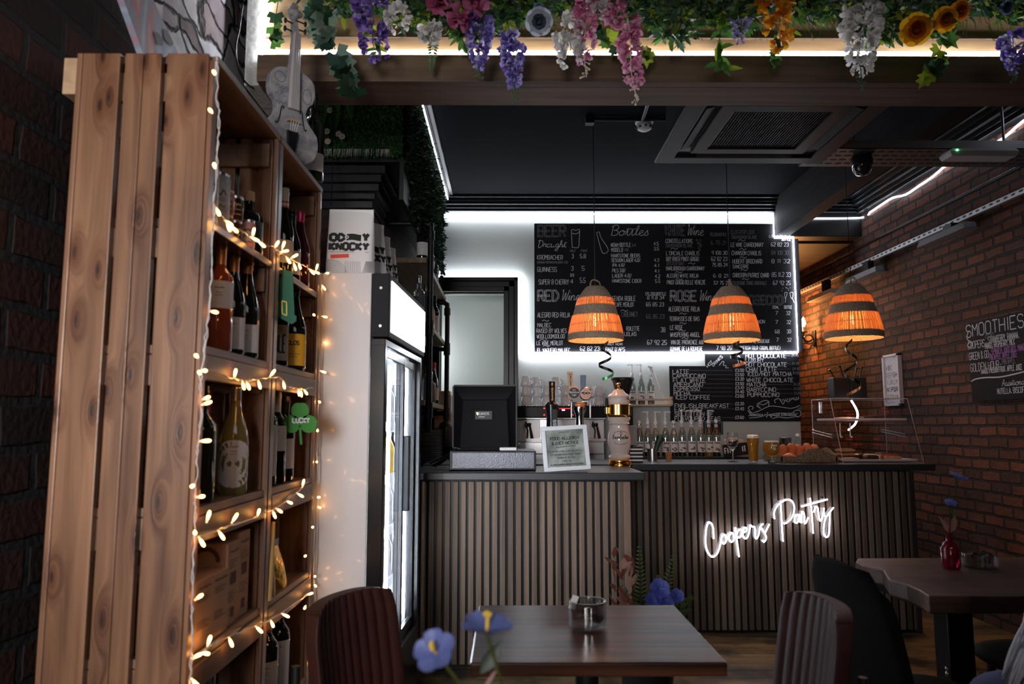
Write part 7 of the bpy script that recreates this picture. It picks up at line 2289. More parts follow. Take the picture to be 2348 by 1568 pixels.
vine('lime tipped leaf spray below the plum blossom spray', [(850, 60), (860, 95), (868, 120)], 9, .05, [LG[2], LG[1]], 2.79, 'leaf_spray', 'leaf')
vine('bright leaf tuft left of the poppy over the light strip', [(1150, 30), (1165, 60), (1172, 85)], 14, .04, [LG[1], LG[2]], 2.76, 'leaf_spray', 'leaf')
vine('lime leaf tuft right of the white wisteria', [(2020, 45), (2030, 75), (2035, 95)], 12, .045, [LG[1], LG[2]], 2.77, 'leaf_spray', 'leaf')
vine('green leaf tuft right of the yellow spray', [(1830, 10), (1822, 45), (1815, 75)], 9, .045, [LG[1], LG[2]], 2.76, 'leaf_spray', 'leaf')


def fern(lb, base, tip, W, Y0, m, bend=(0, 0, 0), name='fern_frond', grp='fern fronds'):
    a, b = base, tip
    t = thing(name, lb, 'fern', a, group=grp)
    g = MB(); n = 22
    mid = (a + b) / 2 + V(bend)
    pts = [V(q) for q in crom([a, mid, b], n // 2)]
    g.tube(pts, .0012, 4)
    for i, p in enumerate(pts[:-1]):
        u = i / (len(pts) - 1)
        d = (pts[i + 1] - p).normalized()
        w_ = W * (sin(pi * min(1, u * .9 + .12)) ** .7)
        sd_ = d.cross(V((0, -1, .2))).normalized()
        for s in (-1, 1):
            leaf(g, p, sd_ * s + d * .35, V((0, -1, 0)), w_, (b - a).length / n * 1.1, 0, .05, .1)
    g.build('frond', m, t)


FERN = leafm('fern_green', (.06, .22, .03)); FERND = leafm('fern_dark', (.05, .09, .03))
fern('narrow fern frond hanging over the light strip beside the white blossom', PY(999, 35, 2.78), PY(988, 165, 2.80), .026, 0, FERND)
fern('bright fern frond on the green panel, left of three', PY(770, 215, 4.02), PY(740, 288, 4.0), .034, 0, FERN, (-.02, -.02, .03))
fern('bright fern frond on the green panel, middle of three', PY(772, 218, 4.01), PY(772, 290, 3.99), .034, 0, FERN, (0, -.03, .02))
fern('bright fern frond on the green panel, right of three', PY(776, 215, 4.02), PY(806, 275, 4.0), .034, 0, FERN, (.02, -.02, .03))
fern('fern frond sticking out of the green panel corner towards the black ceiling', PY(908, 205, 4.05), PY(940, 215, 4.0), .04, 0, leafm('fern_mid', (.035, .12, .025)), (.0, -.02, .04))
fern('small fern frond poking from the hedge beside the sage wall', PY(975, 490, 5.4), PY(1010, 498, 5.3), .03, 0, LG[0])
for k, (px, py, lb) in enumerate(((757, 254, 'white daisy in front of the bright ferns'), (750, 302, 'white daisy at the left below the ferns'), (777, 308, 'white daisy on the left of the pair on the green panel'), (785, 314, 'white daisy on the right of the pair on the green panel'), (752, 325, 'dim white daisy lowest on the green panel'))):
    p = PY(px, py, 3.99)
    t = thing('daisy', lb, 'flower', p, group='daisies on the green panel')
    g = MB()
    for j in range(9):
        a = 2 * pi * j / 9; petal(g, p, (cos(a), -.25, sin(a)), (0, -1, 0), .019, .010, 0, .1)
    g.build('petals', PW[0], t)
    g = MB(); g.sphere(p + V((0, -.003, 0)), .006, 8, 6, (1, .6, 1)); g.build('centre', PYL[0], t, smooth=60)

# the uncountable greenery: mat of leaves over the beam, and the two hedge panels
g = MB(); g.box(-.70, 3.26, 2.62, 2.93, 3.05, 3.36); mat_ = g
for i in range(4200):
    px = R.uniform(690, 2400)
    lim = 62 + 26 * sin(px * .013) + 18 * sin(px * .041 + 1)
    if px < 860: lim -= 22
    py = lim - abs(R.gauss(0, 48)) - R.uniform(0, 12)
    if py < -70: py = R.uniform(-70, 20)
    p = PY(px, py, R.uniform(2.72, 2.90))
    c = R.random()
    leaf(g, p, V((R.uniform(-1, 1), R.uniform(-.9, .2), R.uniform(-1, .35))), rv(), R.uniform(.03, .065), R.uniform(.012, .026), 1 if c < .38 else 2 if c < .72 else 4 if c < .84 else 3)
for i in range(700):
    px = R.uniform(940, 2400); p = PY(px, R.uniform(-20, 60), R.uniform(2.68, 2.84))
    q = p + V((R.uniform(-.03, .03), R.uniform(-.03, .01), R.uniform(-.08, -.03)))
    g.tube([p, (p + q) / 2 + V((0, 0, .006)), q], .0011, 3, 2)
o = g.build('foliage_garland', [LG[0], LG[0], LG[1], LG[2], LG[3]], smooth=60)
tag(o, 'thick garland of artificial leaves and grass along the top of the timber beam', 'foliage', kind='stuff')
g = MB(); g.box(-1.20, -.60, 4.05, 4.099, 2.87, 3.43)
for i in range(9000):
    x, z = R.uniform(-1.2, -.60), R.uniform(2.85, 3.42)
    leaf(g, (x, 4.05, z), V((R.uniform(-1, 1), R.uniform(-1.1, -.2), R.uniform(-1, .8))), rv(), R.uniform(.012, .028), R.uniform(.007, .013), 1 if R.random() < .6 else 2)
for i in range(170):
    x = R.uniform(-1.15, -.66); z = 2.87
    g.add([(x, 4.03, z + .02), (x + .002, 4.03, z + .02), (x + R.uniform(-.008, .008), 4.02, z - R.uniform(.02, .045))], [(0, 1, 2)], 3)
o = g.build('boxwood_panel', [LG[0], leafm('box_dark', (.04, .13, .045)), leafm('box_mid', (.09, .28, .07)), PW[1]])
tag(o, 'boxwood leaf panel facing the room on the bulkhead above the pillar', 'foliage', kind='stuff')
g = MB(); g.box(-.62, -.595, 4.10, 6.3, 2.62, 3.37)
for i in range(6500):
    y = 4.08 + 2.25 * R.random() ** 1.2
    zl = 2.62 - (.10 * sin(y * 5) + .05 * sin(y * 13)) - .04
    if y < 4.35: zl = 2.80
    z = R.uniform(zl, 3.36)
    big = R.random() < .3
    leaf(g, (-.595 + R.uniform(0, .02), y, z), V((R.uniform(.2, 1), R.uniform(-.9, .6), R.uniform(-1, .6))), rv(), R.uniform(.04, .085) if big else R.uniform(.02, .04), R.uniform(.012, .028), 0 if R.random() < .7 else 1)
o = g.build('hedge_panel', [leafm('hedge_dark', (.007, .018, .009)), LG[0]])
tag(o, 'dark leafy hedge panel running back along the left wall towards the sage wall', 'foliage', kind='stuff')
tag(MB().tube([PY(764, 180, 3.95), PY(762, 400, 3.95), PY(760, 470, 3.95)], .003, 5).build('hanging_cord', BLK, smooth=60), 'thin black cord hanging down in front of the green leaf panel', 'cord')

# ------------------------------------------------------------------ pipe shelf on the left wall behind the fridge
ps = thing('pipe_shelf', 'shelving of pale boards on black iron pipes behind the fridge', 'shelf', (-.66, 5.4, 1.5))
SZ = []
SHB = wood('shelf_board', (.13, .09, .05), (.24, .18, .10), 'Y', 1, .6)
for zref, (px, py) in enumerate(((1022, 690), (1018, 790), (1012, 938))):
    z = PX(px, py, -.53).z
    SZ.append(z)
    MB().box(-.795, -.53, 4.72, 6.25, z - .0, z + .035).build('board', SHB, ps, bevel=.003)
g = MB()
zt3 = SZ[0] - .02
for y, top in ((4.80, SZ[0] + .28), (6.18, zt3)):
    g2 = MB()
    g2.tube(crom([(-.79, y, top), (-.60, y, top), (-.525, y, top - .01), (-.512, y, top - .08), (-.512, y, 1.75), (-.512, y, 1.30 if y < 5 else 1.352)], 6), .020, 10)
    for z in (SZ[1] - .03, SZ[2] - .03):
        g2.tube([(-.80, y, z), (-.512, y, z)], .018, 8); g2.tube([(-.512, y, z - .05), (-.512, y, z + .05)], .028, 10)
    g2.tube([(-.512, y, top - .05), (-.512, y, top - .11)], .027, 10)
    g2.build('iron_pipe', IRON, ps, smooth=50)
lm = thing('bell_lamp', 'black bell shaped lamp hanging at the foot of the iron pipe', 'lamp', (-.512, 6.18, 1.15))
q = PY(1022, 1000, 6.18); zq = lambda p: PY(1022, p, 6.18).z
g = MB(); g.lathe([(.001, zq(1024)), (.066, zq(1024)), (.066, zq(1005)), (.060, zq(994)), (.063, zq(980)), (.050, zq(970)), (.018, zq(965)), (.001, zq(964))], (-.512, 6.18, 0), 22); g.build('shade', pm('bell_black', (.012, .012, .013), .35), lm, smooth=50)
g = MB(); g.lathe([(.016, zq(966)), (.016, zq(962)), (.001, zq(961))], (-.512, 6.18, 0), 14); g.build('bright_ring', emis('cool_light', (0, 0, 0), 0), lm)
GP = 'bottles on the pipe shelf'
for k, (y, s_, H_, kind, gl, cp_, lb_, lab) in enumerate(((4.95, 0, .30, 'bordeaux', DARKG, CAPB, 'dark bottle nearest the hedge on the top pipe shelf', (.2, .5, LABW)), (5.2, 0, .27, 'burgundy', CLEARG, CAPS, 'clear spirit bottle on the top pipe shelf', (.2, .5, LABW)), (5.45, 0, .26, 'bordeaux', CLEARG, CAPB, 'clear bottle with black cap, middle of the top pipe shelf', (.15, .5, LABW)), (5.75, 0, .25, 'bordeaux', DARKG, CAPS, 'dark bottle near the far end of the top pipe shelf', (.2, .55, LABW)),
                                                       (4.80, 1, .28, 'flask', CLEARG, CAPS, 'round clear spirit bottle above the fridge header, middle pipe shelf', (.2, .5, pm('label_slate', (.12, .13, .15), .5))), (5.2, 1, .30, 'bordeaux', CLEARG, CAPS, 'clear bottle with patterned label on the middle pipe shelf', (.15, .6, pm('label_slate', (0, 0, 0)))), (5.5, 1, .28, 'burgundy', DARKG, CAPW, 'dark bottle with pink label on the middle pipe shelf', (.2, .55, pm('label_pink', (.5, .38, .38), .6))), (5.85, 1, .33, 'bordeaux', DARKG, CAPB, 'tall dark bottle with white label at the end of the middle pipe shelf', (.1, .5, LABW)),
                                                       (5.35, 2, .26, 'bordeaux', CLEARG, CAPS, 'clear liqueur bottle at the left of the lowest pipe shelf', None), (5.6, 2, .24, 'flask', CLEARG, CAPS, 'clear squat bottle in the middle of the lowest pipe shelf', None), (5.85, 2, .33, 'burgundy', GREENG, CAPR, 'green bottle with red capsule leaning at the end of the lowest pipe shelf', (.1, .4, pm('label_pink', (0, 0, 0)))))):
    bottle(-.585, y, SZ[s_] + .036, lb_, H_, .038, kind, gl, cp_, .05, lab, group=GP)
cr_ = thing('storage_tub', 'clear plastic tub with yellow lid beside the iron pipe', 'tub', (-.47, 6.4, 1.5))
a, b = PY(1003, 945, 6.4), PY(1036, 905, 6.4)
MB().box(a.x, b.x, 6.32, 6.5, a.z, b.z).build('tub', pm('tub_plastic', (.45, .42, .43), .35), cr_, bevel=.01)
MB().box(a.x + .02, b.x - .01, 6.32, 6.5, b.z, b.z + .03).build('lid', pm('tub_yellow', (.6, .45, .05), .4), cr_, bevel=.006)
bk_ = tag(MB().box(a.x - .02, b.x + .01, 6.30, 6.55, a.z - .14, a.z - .001).build('straw_basket', pale, bevel=.01), 'woven straw coloured box under the plastic tub', 'box')
tag(MB().box(a.x - .03, b.x + .03, 6.28, 6.6, .0, a.z - .1415).build('black_cupboard', BLK, bevel=.004), 'dark cupboard under the straw box by the door', 'cupboard')
pl = thing('plate', 'x', 'plate')
g = MB(); g.lathe([(.001, 0), (.06, .0), (.095, .012), (.096, .014), (.058, .004), (.001, .004)], (0, 0, 0), 24); g.build('dish', pm('plate_grey', (.24, .24, .26), .3), pl, smooth=50)
pp2 = Proto(pl)
for k in range(20):
    q = PY(983, 1045, 5.75)
    pp2.place((-.60, 5.75, 1.002 + .0155 * k), 0, 'grey plate in the tall stack beside the black bell lamp', 'stacked grey plates')
MB().box(-.79, -.46, 5.55, 6.0, .0, 1.0).build('back_cabinet', BLK, bevel=.004)
tag(bpy.data.objects['back_cabinet'], 'black cabinet carrying the stack of grey plates behind the fridge', 'cabinet')
# ------------------------------------------------------------------ tables
TOPW = wood('table_walnut', (.020, .008, .005), (.12, .042, .022), 'X', .8, .30, knots=.6, coat=.0, bump=.35)
TOPW.node_tree.nodes['Principled BSDF'].inputs['Specular IOR Level'].default_value = .16
tb = thing('cafe_table', 'square dark polished wooden table in the foreground with glass jar', 'table', (.23, 2.26, 0))
MB().box(-.097, .557, 1.955, 2.56, .715, .75).build('table_top', TOPW, tb, bevel=.005)
g = MB(); g.lathe([(.001, .02), (.035, .02), (.035, .70), (.001, .70)], (.23, 2.26, 0), 14); g.box(.05, .41, 2.08, 2.44, .70, .714); g.build('pedestal', BLKM, tb, smooth=40)
g = MB(); g.box(.0, .46, 2.23, 2.29, 0, .03); g.box(.20, .26, 2.03, 2.49, 0, .029); g.build('foot', BLKM, tb, bevel=.005)
RTW = wood('table_rustic', (.05, .024, .014), (.15, .08, .05), 'X', .9, .45, stain=((.03, .015, .01), 4, .45, .65), bump=.4)
tr_ = thing('rustic_table', 'rustic wooden table with live edge by the right brick wall', 'table', (1.95, 3.0, 0))
L0 = [(1.455 + .02 * sin(i * 1.7) + .012 * sin(i * 4.1) + .07 * i / 8, 2.64 + .73 * i / 8) for i in range(9)]
poly = [(2.62, 2.62), (2.62, 3.40)] + L0[::-1]
g = MB(); g.prism(poly, .70, .76); g.build('table_top', RTW, tr_, bevel=.006)
g = MB(); g.box(1.70, 1.80, 2.96, 3.06, .03, .66); g.box(1.55, 1.97, 2.8, 3.22, .66, .699); g.build('pedestal', BLKM, tr_, bevel=.004)
g = MB(); g.box(1.50, 2.0, 2.97, 3.05, 0, .03); g.box(1.71, 1.79, 2.76, 3.26, 0, .029); g.build('foot', BLKM, tr_, bevel=.004)
g = MB()
for dz in (.40, .42): g.sphere((1.685, 2.955, dz), .010, 8, 6)
g.sphere((1.815, 2.955, .40), .007, 8, 6); g.build('bolts', CHROME, tr_, smooth=60)
# the table the picture is taken from, below the frame, carries the nearest flowers
tn = thing('cafe_table', 'near table just below the view, holding the closest blue flowers', 'table', (-.05, 1.05, 0))
MB().box(-.40, .30, .75, 1.35, .715, .75).build('table_top', TOPW, tn, bevel=.005)
g = MB(); g.lathe([(.001, .02), (.035, .02), (.035, .714), (.001, .714)], (-.05, 1.05, 0), 14); g.box(-.28, .18, 1.02, 1.08, 0, .03); g.box(-.08, -.02, .82, 1.28, 0, .029); g.build('pedestal', BLKM, tn)


# ------------------------------------------------------------------ chairs
LEATH = pm('brown_leather', (.042, .013, .010), .55, spec=.22, bump=(140, .12), var=(8, (.03, .010, .008)))
ch = thing('leather_chair', 'x', 'chair')


def cback(u, v):                                 # fluted back, u across, v up
    W, H = .40, .33
    rc = 1 - .10 * max(0, (v - .75) / .25) ** 2 - .16 * max(0, (.25 - v) / .25) ** 2
    x = (u - .5) * W * rc
    y = -.205 - .05 * v + .055 * (2 * (u - .5)) ** 2 + .006 * abs(sin(u * 11 * pi))
    return (x, y, .53 + H * v - .015 * (2 * (u - .5)) ** 4)


g = MB()
nu, nv = 88, 12
front = [cback(i / nu, j / nv) for j in range(nv + 1) for i in range(nu + 1)]
back = [(x, y - .040 - .012 * sin(pi * j / nv), z) for j in range(nv + 1) for (x, y, z) in [cback(i / nu, j / nv) for i in range(nu + 1)]]
back = [(x, -.205 - .05 * (j / nv) + .055 * (x / .2) ** 2 - .036, z) for j in range(nv + 1) for (x, y, z) in [cback(i / nu, j / nv) for i in range(nu + 1)]]
fs = []
k = nu + 1; o_ = len(front)
for j in range(nv):
    for i in range(nu):
        a = j * k + i
        fs.append((a, a + 1, a + k + 1, a + k)); fs.append((o_ + a, o_ + a + k, o_ + a + k + 1, o_ + a + 1))
for i in range(nu):
    fs.append((i, o_ + i, o_ + i + 1, i + 1)); a = nv * k + i; fs.append((a, a + 1, o_ + a + 1, o_ + a))
for j in range(nv):
    a = j * k; fs.append((a, a + k, o_ + a + k, o_ + a)); a = j * k + nu; fs.append((a, o_ + a, o_ + a + k, a + k))
g.add(front + back, fs)
g.build('backrest', LEATH, ch, smooth=70, bevel=.006)
g = MB()
g.grid(lambda u, v: (.21 * (abs(cos(2 * pi * u)) ** .5) * (1 if cos(2 * pi * u) > 0 else -1) * (sin(pi * v) ** .35 + 1e-4), .20 * (abs(sin(2 * pi * u)) ** .5) * (1 if sin(2 * pi * u) > 0 else -1) * (sin(pi * v) ** .35 + 1e-4), .43 + .05 * (1 - cos(pi * v)) / 2), 32, 8, closeu=True)
g.build('seat', LEATH, ch, smooth=60)
for sx in (-1, 1):
    g = MB(); g.tube([(sx * .18, .17, .43), (sx * .20, .20, 0)], .011, 8); g.build('leg', BLKM, ch, smooth=60)
    g = MB(); g.tube([(sx * .18, -.16, .43), (sx * .20, -.22, 0)], .011, 8); g.build('leg', BLKM, ch, smooth=60)
    g = MB(); g.tube(crom([(sx * .195, -.14, .43), (sx * .205, -.22, .47), (sx * .205, -.245, .60), (sx * .205, -.25, .72)], 4), .012, 8); g.build('back_post', BLKM, ch, smooth=60)
cpr = Proto(ch)
cpr.place((-.246, 2.122, 0), radians(-113), 'brown leather chair with fluted back left of the square table, before the fridge', 'fluted brown leather chairs')
cpr.place((.64, 2.14, 0), radians(90), 'brown leather chair with fluted back right of the square table', 'fluted brown leather chairs')
FAB = pm('dark_fabric', (.006, .006, .006), .9, spec=.1)
FABG = pm('dark_olive_fabric', (.014, .014, .009), .85, spec=.15)
dc = thing('upholstered_chair', 'x', 'chair')


def dback(u, v):
    W = .40 * (.80 + .32 * sin(pi * (v * .62 + .16)))
    rc = 1 - .30 * max(0, (v - .82) / .18) ** 2
    x = (u - .5) * W * rc
    return (x, -.19 - .06 * v + .10 * (2 * (u - .5)) ** 2 * (1 - .45 * v), .44 + .46 * v - .03 * (2 * (u - .5)) ** 4)


g = MB(); g.grid(dback, 20, 16); g.build('backrest', FAB, dc, smooth=80, solid=.05, bevel=.012)
g = MB()
g.grid(lambda u, v: (.225 * (abs(cos(2 * pi * u)) ** .6) * (1 if cos(2 * pi * u) > 0 else -1) * (sin(pi * v) ** .4 + 1e-4), .03 + .24 * (abs(sin(2 * pi * u)) ** .6) * (1 if sin(2 * pi * u) > 0 else -1) * (sin(pi * v) ** .4 + 1e-4), .395 + .085 * (1 - cos(pi * v)) / 2), 32, 8, closeu=True)
g.build('seat', FABG, dc, smooth=60)
for sx in (-1, 1):
    for sy in (-1, 1):
        g = MB(); g.tube([(sx * .16, sy * .16, .41), (sx * .20, sy * .21, 0)], [.018, .011], 8); g.build('leg', BLKM, dc, smooth=60)
dpr = Proto(dc)
dpr.place((1.32, 2.55, 0), radians(-86), 'dark high backed upholstered chair with its back to the room, left of the rustic table', 'dark upholstered chairs')
dpr.place((2.14, 2.98, 0), radians(90), 'dark upholstered chair across the rustic table, only its seat in view', 'dark upholstered chairs')


# ------------------------------------------------------------------ jars, vase, bouquet
def jar(lb, x, y, z, r, h, name):
    t = thing(name, lb, 'glass jar', (x, y, z))
    n = 64
    g = MB()
    prof_ = [(.001, .001), (r * .82, .001), (r * .97, h * .12), (r, h * .35), (r, h)]
    inn = [(r - .004, h), (r - .004, h * .35), (r * .9, h * .15), (r * .75, .008), (.001, .008)]
    vs, fs = [], []
    for (rr, zz_) in prof_ + inn:
        for i in range(n):
            a = 2 * pi * i / n
            q = rr * (1 + (.02 * (i % 2) if rr > r * .9 and (rr, zz_) in prof_ else 0))
            vs.append((q * cos(a), q * sin(a), zz_))
    m_ = len(prof_ + inn)
    for j in range(m_ - 1):
        for i in range(n):
            fs.append((j * n + i, j * n + (i + 1) % n, (j + 1) * n + (i + 1) % n, (j + 1) * n + i))
    g.add(vs, fs)
    g.build('bowl', clear('jar_glass', (.86, .87, .88), .9, .05), t, smooth=25, local=True)
    for k in range(9):
        a = R.uniform(0, 6.28); rr = r * R.uniform(.15, .6)
        T = Matrix.Translation((rr * cos(a), rr * sin(a), .012 + h * .5 * R.random() + .01)) @ Euler((R.uniform(-.6, .6), R.uniform(-.6, .6), a)).to_matrix().to_4x4()
        g = MB(); g.box(-.018, .018, -.011, .011, -.004, .004, 0, T)
        g.build('sachet', (INK, pm('sachet_brown', (.09, .045, .03), .5), BLKM, pm('sachet_cream', (.30, .26, .22), .6))[k % 4], t, local=True)
    return t


q = PZ(1352, 1450, .75)
tj = jar('ribbed glass jar of dark sachets on the square foreground table', q.x, q.y + .05, .751, .055, .078, 'glass_jar')
T = Matrix.Translation((-.042, -.01, .075)) @ Euler((.1, .35, .3)).to_matrix().to_4x4()
g = MB(); g.box(-.010, .010, -.001, .001, -.02, .02, 0, T); g.build('paper_slip', PAPER, tj, local=True)
q = PZ(2265, 1305, .76)
jar('low round glass dish of dark sachets on the rustic table', q.x, q.y + .05, .761, .064, .055, 'glass_dish')


def bloom(g, p, r, up, m):
    up = V(up).normalized(); u = up.orthogonal().normalized(); w_ = up.cross(u)
    for k in range(5):
        a = 2 * pi * k / 5 + .3
        o = u * cos(a) + w_ * sin(a)
        petal(g, p, (o + up * .25).normalized(), up, r, r * .95, m, .05 + .1 * (k % 2))


q = PZ(2191, 1306, .76)
vz = thing('red_vase', 'small red glass bottle vase with blue flowers on the rustic table', 'vase', (q.x, q.y + .03, .761))
REDG = pm('ruby_glass', (.30, .012, .03), .06, trans=.5, coat=.5)
g = MB(); g.lathe([(.001, 0), (.033, .0), (.036, .01), (.034, .08), (.026, .10), (.013, .11), (.013, .135), (.017, .145), (.015, .145), (.011, .135), (.011, .11)], (0, 0, 0), 22); g.build('glass', REDG, vz, smooth=45, local=True)
STEM = leafm('stem_green', (.05, .10, .03))
fl = thing('blue_flower', 'tall blue flower leaning right out of the red vase', 'flower', (q.x, q.y + .03, .90))
g = MB(); g.tube(crom([(0, 0, -.06), (.008, 0, .05), (.03, 0, .13), (.052, 0, .22)], 4), .002, 5); g.build('stem', STEM, fl, smooth=60, local=True)
g = MB(); bloom(g, V((.055, 0, .222)), .042, (.3, -.3, 1), 0); g.build('petals', PB, fl, smooth=80, local=True)
g = MB(); g.tube([(.055, 0, .222), (.06, -.005, .245)], .002, 5); g.sphere((.06, -.005, .246), .004, 6, 4); g.build('stamen', PW[1], fl, local=True)
fl = thing('blue_flower', 'lower blue flower with round leaves in the red vase', 'flower', (q.x, q.y + .03, .90))
g = MB(); g.tube([(0, 0, -.06), (.006, -.005, .10)], .002, 5); g.build('stem', STEM, fl, smooth=60, local=True)
g = MB(); bloom(g, V((.008, -.01, .12)), .026, (-.1, -.6, 1), 0); g.build('petals', PB, fl, smooth=80, local=True)
g = MB(); leaf(g, (.0, 0, .09), (-1, -.2, .3), (0, -.4, 1), .04, .03, 0); leaf(g, (.0, 0, .085), (1, -.2, .1), (0, -.4, 1), .045, .03, 0)
leaf(g, (.0, 0, .0), (-.5, -.2, 1), (.3, -1, 0), .085, .024, 1); leaf(g, (.005, 0, .0), (.25, -.2, 1), (-.3, -1, 0), .08, .03, 1); g.build('leaves', [leafm('leaf_fresh', (0, 0, 0)), leafm('dry_leaf', (.30, .15, .12))], fl, smooth=60, local=True)

# planter with mixed artificial flowers behind the square table
px_, py_ = .64, 3.55
pt_ = thing('planter', 'black floor planter of rust leaves, ferns and blue flowers behind the square table', 'plant pot', (px_, py_, 0))
g = MB(); g.lathe([(.001, .0), (.10, 0), (.14, .42), (.145, .45), (.13, .45), (.125, .42), (.001, .42)], (0, 0, 0), 22); g.build('pot', BLK, pt_, smooth=40, local=True)
g = MB()
DRY = leafm('rust_leaf', (.20, .075, .05)); 
for i in range(34):
    a = R.uniform(.3, 1); leaf(g, (-.10 + R.uniform(-.05, .05), R.uniform(-.05, .05), .47 + .008 * i), V((R.uniform(-.8, .6), R.uniform(-.6, .3), R.uniform(.2, 1))), rv(), .075, .026, 0)
g.build('rust_leaves', DRY, pt_, smooth=60, local=True)
g = MB()
for (bx_, tx, tz) in ((-.02, -.03, .34), (.06, .14, .31), (.06, .22, .10), (.02, .06, .20), (.08, .2, .04)):
    a, b = V((bx_, 0, .46)), V((tx, -.02, .46 + tz)); n = 18
    for i in range(n):
        p = a.lerp(b, i / n); d = (b - a).normalized(); sd_ = d.cross(V((0, -1, 0))).normalized()
        for s in (-1, 1): leaf(g, p, sd_ * s + d * .5, (0, -1, 0), .05 * (1 - i / n) + .008, .011, 0, .05, .1)
g.build('fern_leaves', leafm('fern_olive', (.06, .09, .025)), pt_, local=True)
g = MB()
for (x, z, r) in ((.05, .60, .05), (.075, .55, .045), (.13, .57, .035), (.02, .55, .04)): bloom(g, V((x, -.06, z)), r, (.1, -1, .5), 0)
g.build('blue_blooms', PB[1], pt_, smooth=80, local=True)
g = MB()
for i in range(60): leaf(g, (R.uniform(-.08, .14), R.uniform(-.05, .05), R.uniform(.44, .54)), rv(-.2, 1), rv(), .07, .02, 0)
g.build('filler_leaves', LG[0], pt_, smooth=60, local=True)

# nearest blue flowers, out of focus
vx = thing('bud_vase', 'small clear vase on the near table below the view', 'vase', (.02, 1.0, .751))
g = MB(); g.lathe([(.001, 0), (.03, 0), (.034, .05), (.016, .10), (.018, .12)], (0, 0, 0), 20); g.build('glass', THIN, vx, smooth=50, local=True)
PN = [leafm('petal_cornflower', (.17, .21, .52)), leafm('petal_cornflower_pale', (.24, .29, .60))]
v0 = V((.02, 1.0, .86))
for lb, (fx, fy), r, up, st in (('nearest blurred blue flower at the left, in front of the counter slats', (1002, 1498), .030, (-.25, -.75, .6), True), ('nearest blurred blue flower with yellow stamen before the square table', (1116, 1452), .036, (.05, -.2, 1), False)):
    p = PY(fx, fy, 1.0)
    fl = thing('blue_flower', lb, 'flower', p, group='blurred foreground flowers')
    g = MB(); bloom(g, p, r, up, 0); 
    g.build('petals', PN, fl, smooth=80, sub=1)
    g = MB(); g.tube(crom([p, p.lerp(v0, .5) + V((.004, 0, .01)), v0 + V((0, 0, -.05))], 5), .0022, 6); g.build('stem', leafm('stem_olive', (.10, .11, .02)), fl, smooth=60)
    g = MB(); d = V(up).normalized(); g.tube([p, p + d * .022], .0022, 6)
    for k in range(5): g.sphere(p + d * .024 + rv() * .004, .003, 6, 4)
    g.build('stamen', pm('stamen_yellow', (.75, .50, .05), .5), fl, smooth=60)
    if not st:
        g = MB(); a = PY(1102, 1545, 1.0); leaf(g, a, PY(1140, 1488, 1.0) - a, (0, -1, .2), .05, .02, 0); g.build('leaf', LG[0], fl, smooth=60)
        g = MB(); a = PY(1108, 1580, 1.0); leaf(g, a, PY(1130, 1548, 1.0) - a, (0, -1, .2), .03, .006, 0); g.build('pink_leaf', leafm('dry_leaf', (0, 0, 0)), fl, smooth=60)


# ------------------------------------------------------------------ the person at the right edge
def skin(name, verts, edges, rad_, m, parent, root=0, sub=2):
    me = bpy.data.meshes.new(name)
    Mi = ROOTM[parent.name].inverted()
    bm = bmesh.new()
    lay = bm.verts.layers.skin.verify()
    bv = [bm.verts.new(Mi @ V(v)) for v in verts]
    for i, j in edges: bm.edges.new((bv[i], bv[j]))
    for i, r in enumerate(rad_):
        bv[i][lay].radius = (r, r); bv[i][lay].use_root = i == root
    bm.to_mesh(me); bm.free()
    me.materials.append(m)
    o = bpy.data.objects.new(name, me); COL.objects.link(o); o.parent = parent
    md = o.modifiers.new('skin', 'SKIN'); md.use_smooth_shade = True
    s = o.modifiers.new('sub', 'SUBSURF'); s.levels = sub; s.render_levels = sub
    return o


pe = thing('person', 'seated person with long grey hair and blue jeans at the right edge', 'person', (1.75, 2.05, 0))
SKIN = pm('skin', (.45, .26, .19), .5)
yy = 2.08
vs = [(1.78, yy, .54), (1.77, yy, .74), (1.72, yy, .93), (1.67, yy, 1.05), (1.63, yy, 1.12), (1.58, yy, 1.20), (1.55, yy, 1.30),
      (1.76, yy - .10, .54), (1.235, yy - .10, .665), (1.20, yy - .10, .14), (1.10, yy - .10, .05),
      (1.76, yy + .10, .54), (1.34, yy + .12, .57), (1.34, yy + .12, .12), (1.22, yy + .12, .05),
      (1.69, yy - .17, 1.0), (1.76, yy - .24, .76), (1.68, yy - .16, .70),
      (1.69, yy + .17, 1.0), (1.76, yy + .24, .76), (1.68, yy + .16, .69)]
ed = [(0, 1), (1, 2), (2, 3), (3, 4), (4, 5), (5, 6), (0, 7), (7, 8), (8, 9), (9, 10), (0, 11), (11, 12), (12, 13), (13, 14), (3, 15), (15, 16), (16, 17), (3, 18), (18, 19), (19, 20)]
ra = [.13, .115, .13, .09, .05, .075, .085, .085, .060, .042, .04, .085, .060, .042, .04, .055, .042, .03, .055, .042, .03]
hv = list(vs); he = list(ed); hr = list(ra)
for base, s in ((17, -1), (20, 1)):                # five fingers on each hand
    b = V(vs[base])
    for k, (l, dy) in enumerate(((.05, .03), (.075, .015), (.08, 0), (.075, -.014), (.06, -.028))):
        i = len(hv)
        hv += [tuple(b + V((-.03, dy * 1.0, -.004))), tuple(b + V((-.03 - l * .6, dy * 1.3, -.012))), tuple(b + V((-.03 - l, dy * 1.3, -.03)))]
        he += [(base, i), (i, i + 1), (i + 1, i + 2)]; hr += [.010, .0085, .007]
skin('body', hv, he, hr, SKIN, pe)
JEANS = pm('blue_denim', (.10, .115, .24), .85, bump=(300, .2))
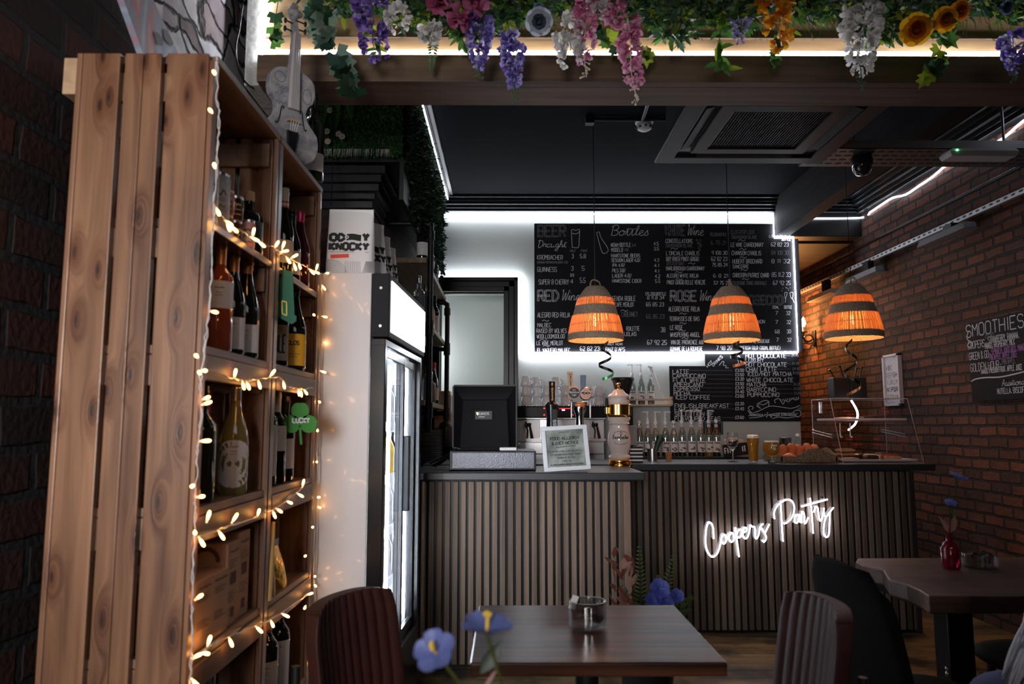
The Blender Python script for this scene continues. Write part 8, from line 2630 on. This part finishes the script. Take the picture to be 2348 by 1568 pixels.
jv = [(1.78, yy, .55), (1.74, yy - .10, .55), (1.5, yy - .10, .62), (1.232, yy - .10, .668), (1.21, yy - .10, .36), (1.20, yy - .10, .13), (1.74, yy + .10, .55), (1.5, yy + .11, .57), (1.335, yy + .12, .57), (1.34, yy + .12, .35), (1.34, yy + .12, .12)]
skin('jeans', jv, [(0, 1), (1, 2), (2, 3), (3, 4), (4, 5), (0, 6), (6, 7), (7, 8), (8, 9), (9, 10)], [.145, .10, .09, .080, .062, .055, .10, .09, .076, .062, .055], JEANS, pe)
JUMP = pm('dark_jumper', (.012, .010, .016), .9, sheen=.3)
skin('jumper', [vs[0], vs[1], vs[2], vs[3], (1.64, yy, 1.09), vs[15], vs[16], (1.70, yy - .175, .715), vs[18], vs[19], (1.70, yy + .175, .705)], [(0, 1), (1, 2), (2, 3), (3, 4), (3, 5), (5, 6), (6, 7), (3, 8), (8, 9), (9, 10)], [.15, .14, .15, .11, .06, .075, .06, .042, .075, .06, .042], JUMP, pe)
HAIR = [pm('grey_hair', (.62, .62, .70), .35), pm('dark_grey_hair', (.16, .16, .20), .4)]
g = MB()
g.sphere((1.565, yy, 1.285), .105, 16, 10, (1.0, .95, 1.15))
for i in range(220):
    s = R.uniform(-1, 1)
    y0 = yy - .09 + .02 * R.random()
    e = V((1.24 + .13 * R.random() ** 1.3, 1.93 + R.uniform(-.03, .03), .655 + .06 * R.random()))
    pts = crom([(1.53 + R.uniform(-.05, .05), y0, 1.30), (1.47 + R.uniform(-.03, .04), yy - .11, 1.10), (1.365 + R.uniform(-.012, .08), 1.95 + R.uniform(-.02, .02), .92), (e.x * .6 + 1.36 * .4 + R.uniform(-.01, .015), e.y, .78), tuple(e)], 4)
    g.tube(pts, [.004] * (len(pts) - 3) + [.003, .002, .0008], 5, i % 2 if i % 3 else 0)
g.build('hair', HAIR, pe, smooth=80)
g = MB()
for s in (-1, 1): g.sphere((1.477, yy + s * .032, 1.235), .011, 8, 6)
g.build('eyes', pm('eye_white', (.6, .6, .6), .2), pe, smooth=60)
g = MB(); g.sphere((1.462, yy, 1.205), .016, 8, 6, (1, .8, 1.2)); g.sphere((1.478, yy, 1.165), .018, 8, 6, (.5, 1.3, .4)); g.build('nose_and_mouth', SKIN, pe, smooth=60)
cpr.place((1.80, 2.08, 0), radians(90), 'brown leather chair the grey haired person sits on, outside the frame', 'fluted brown leather chairs')
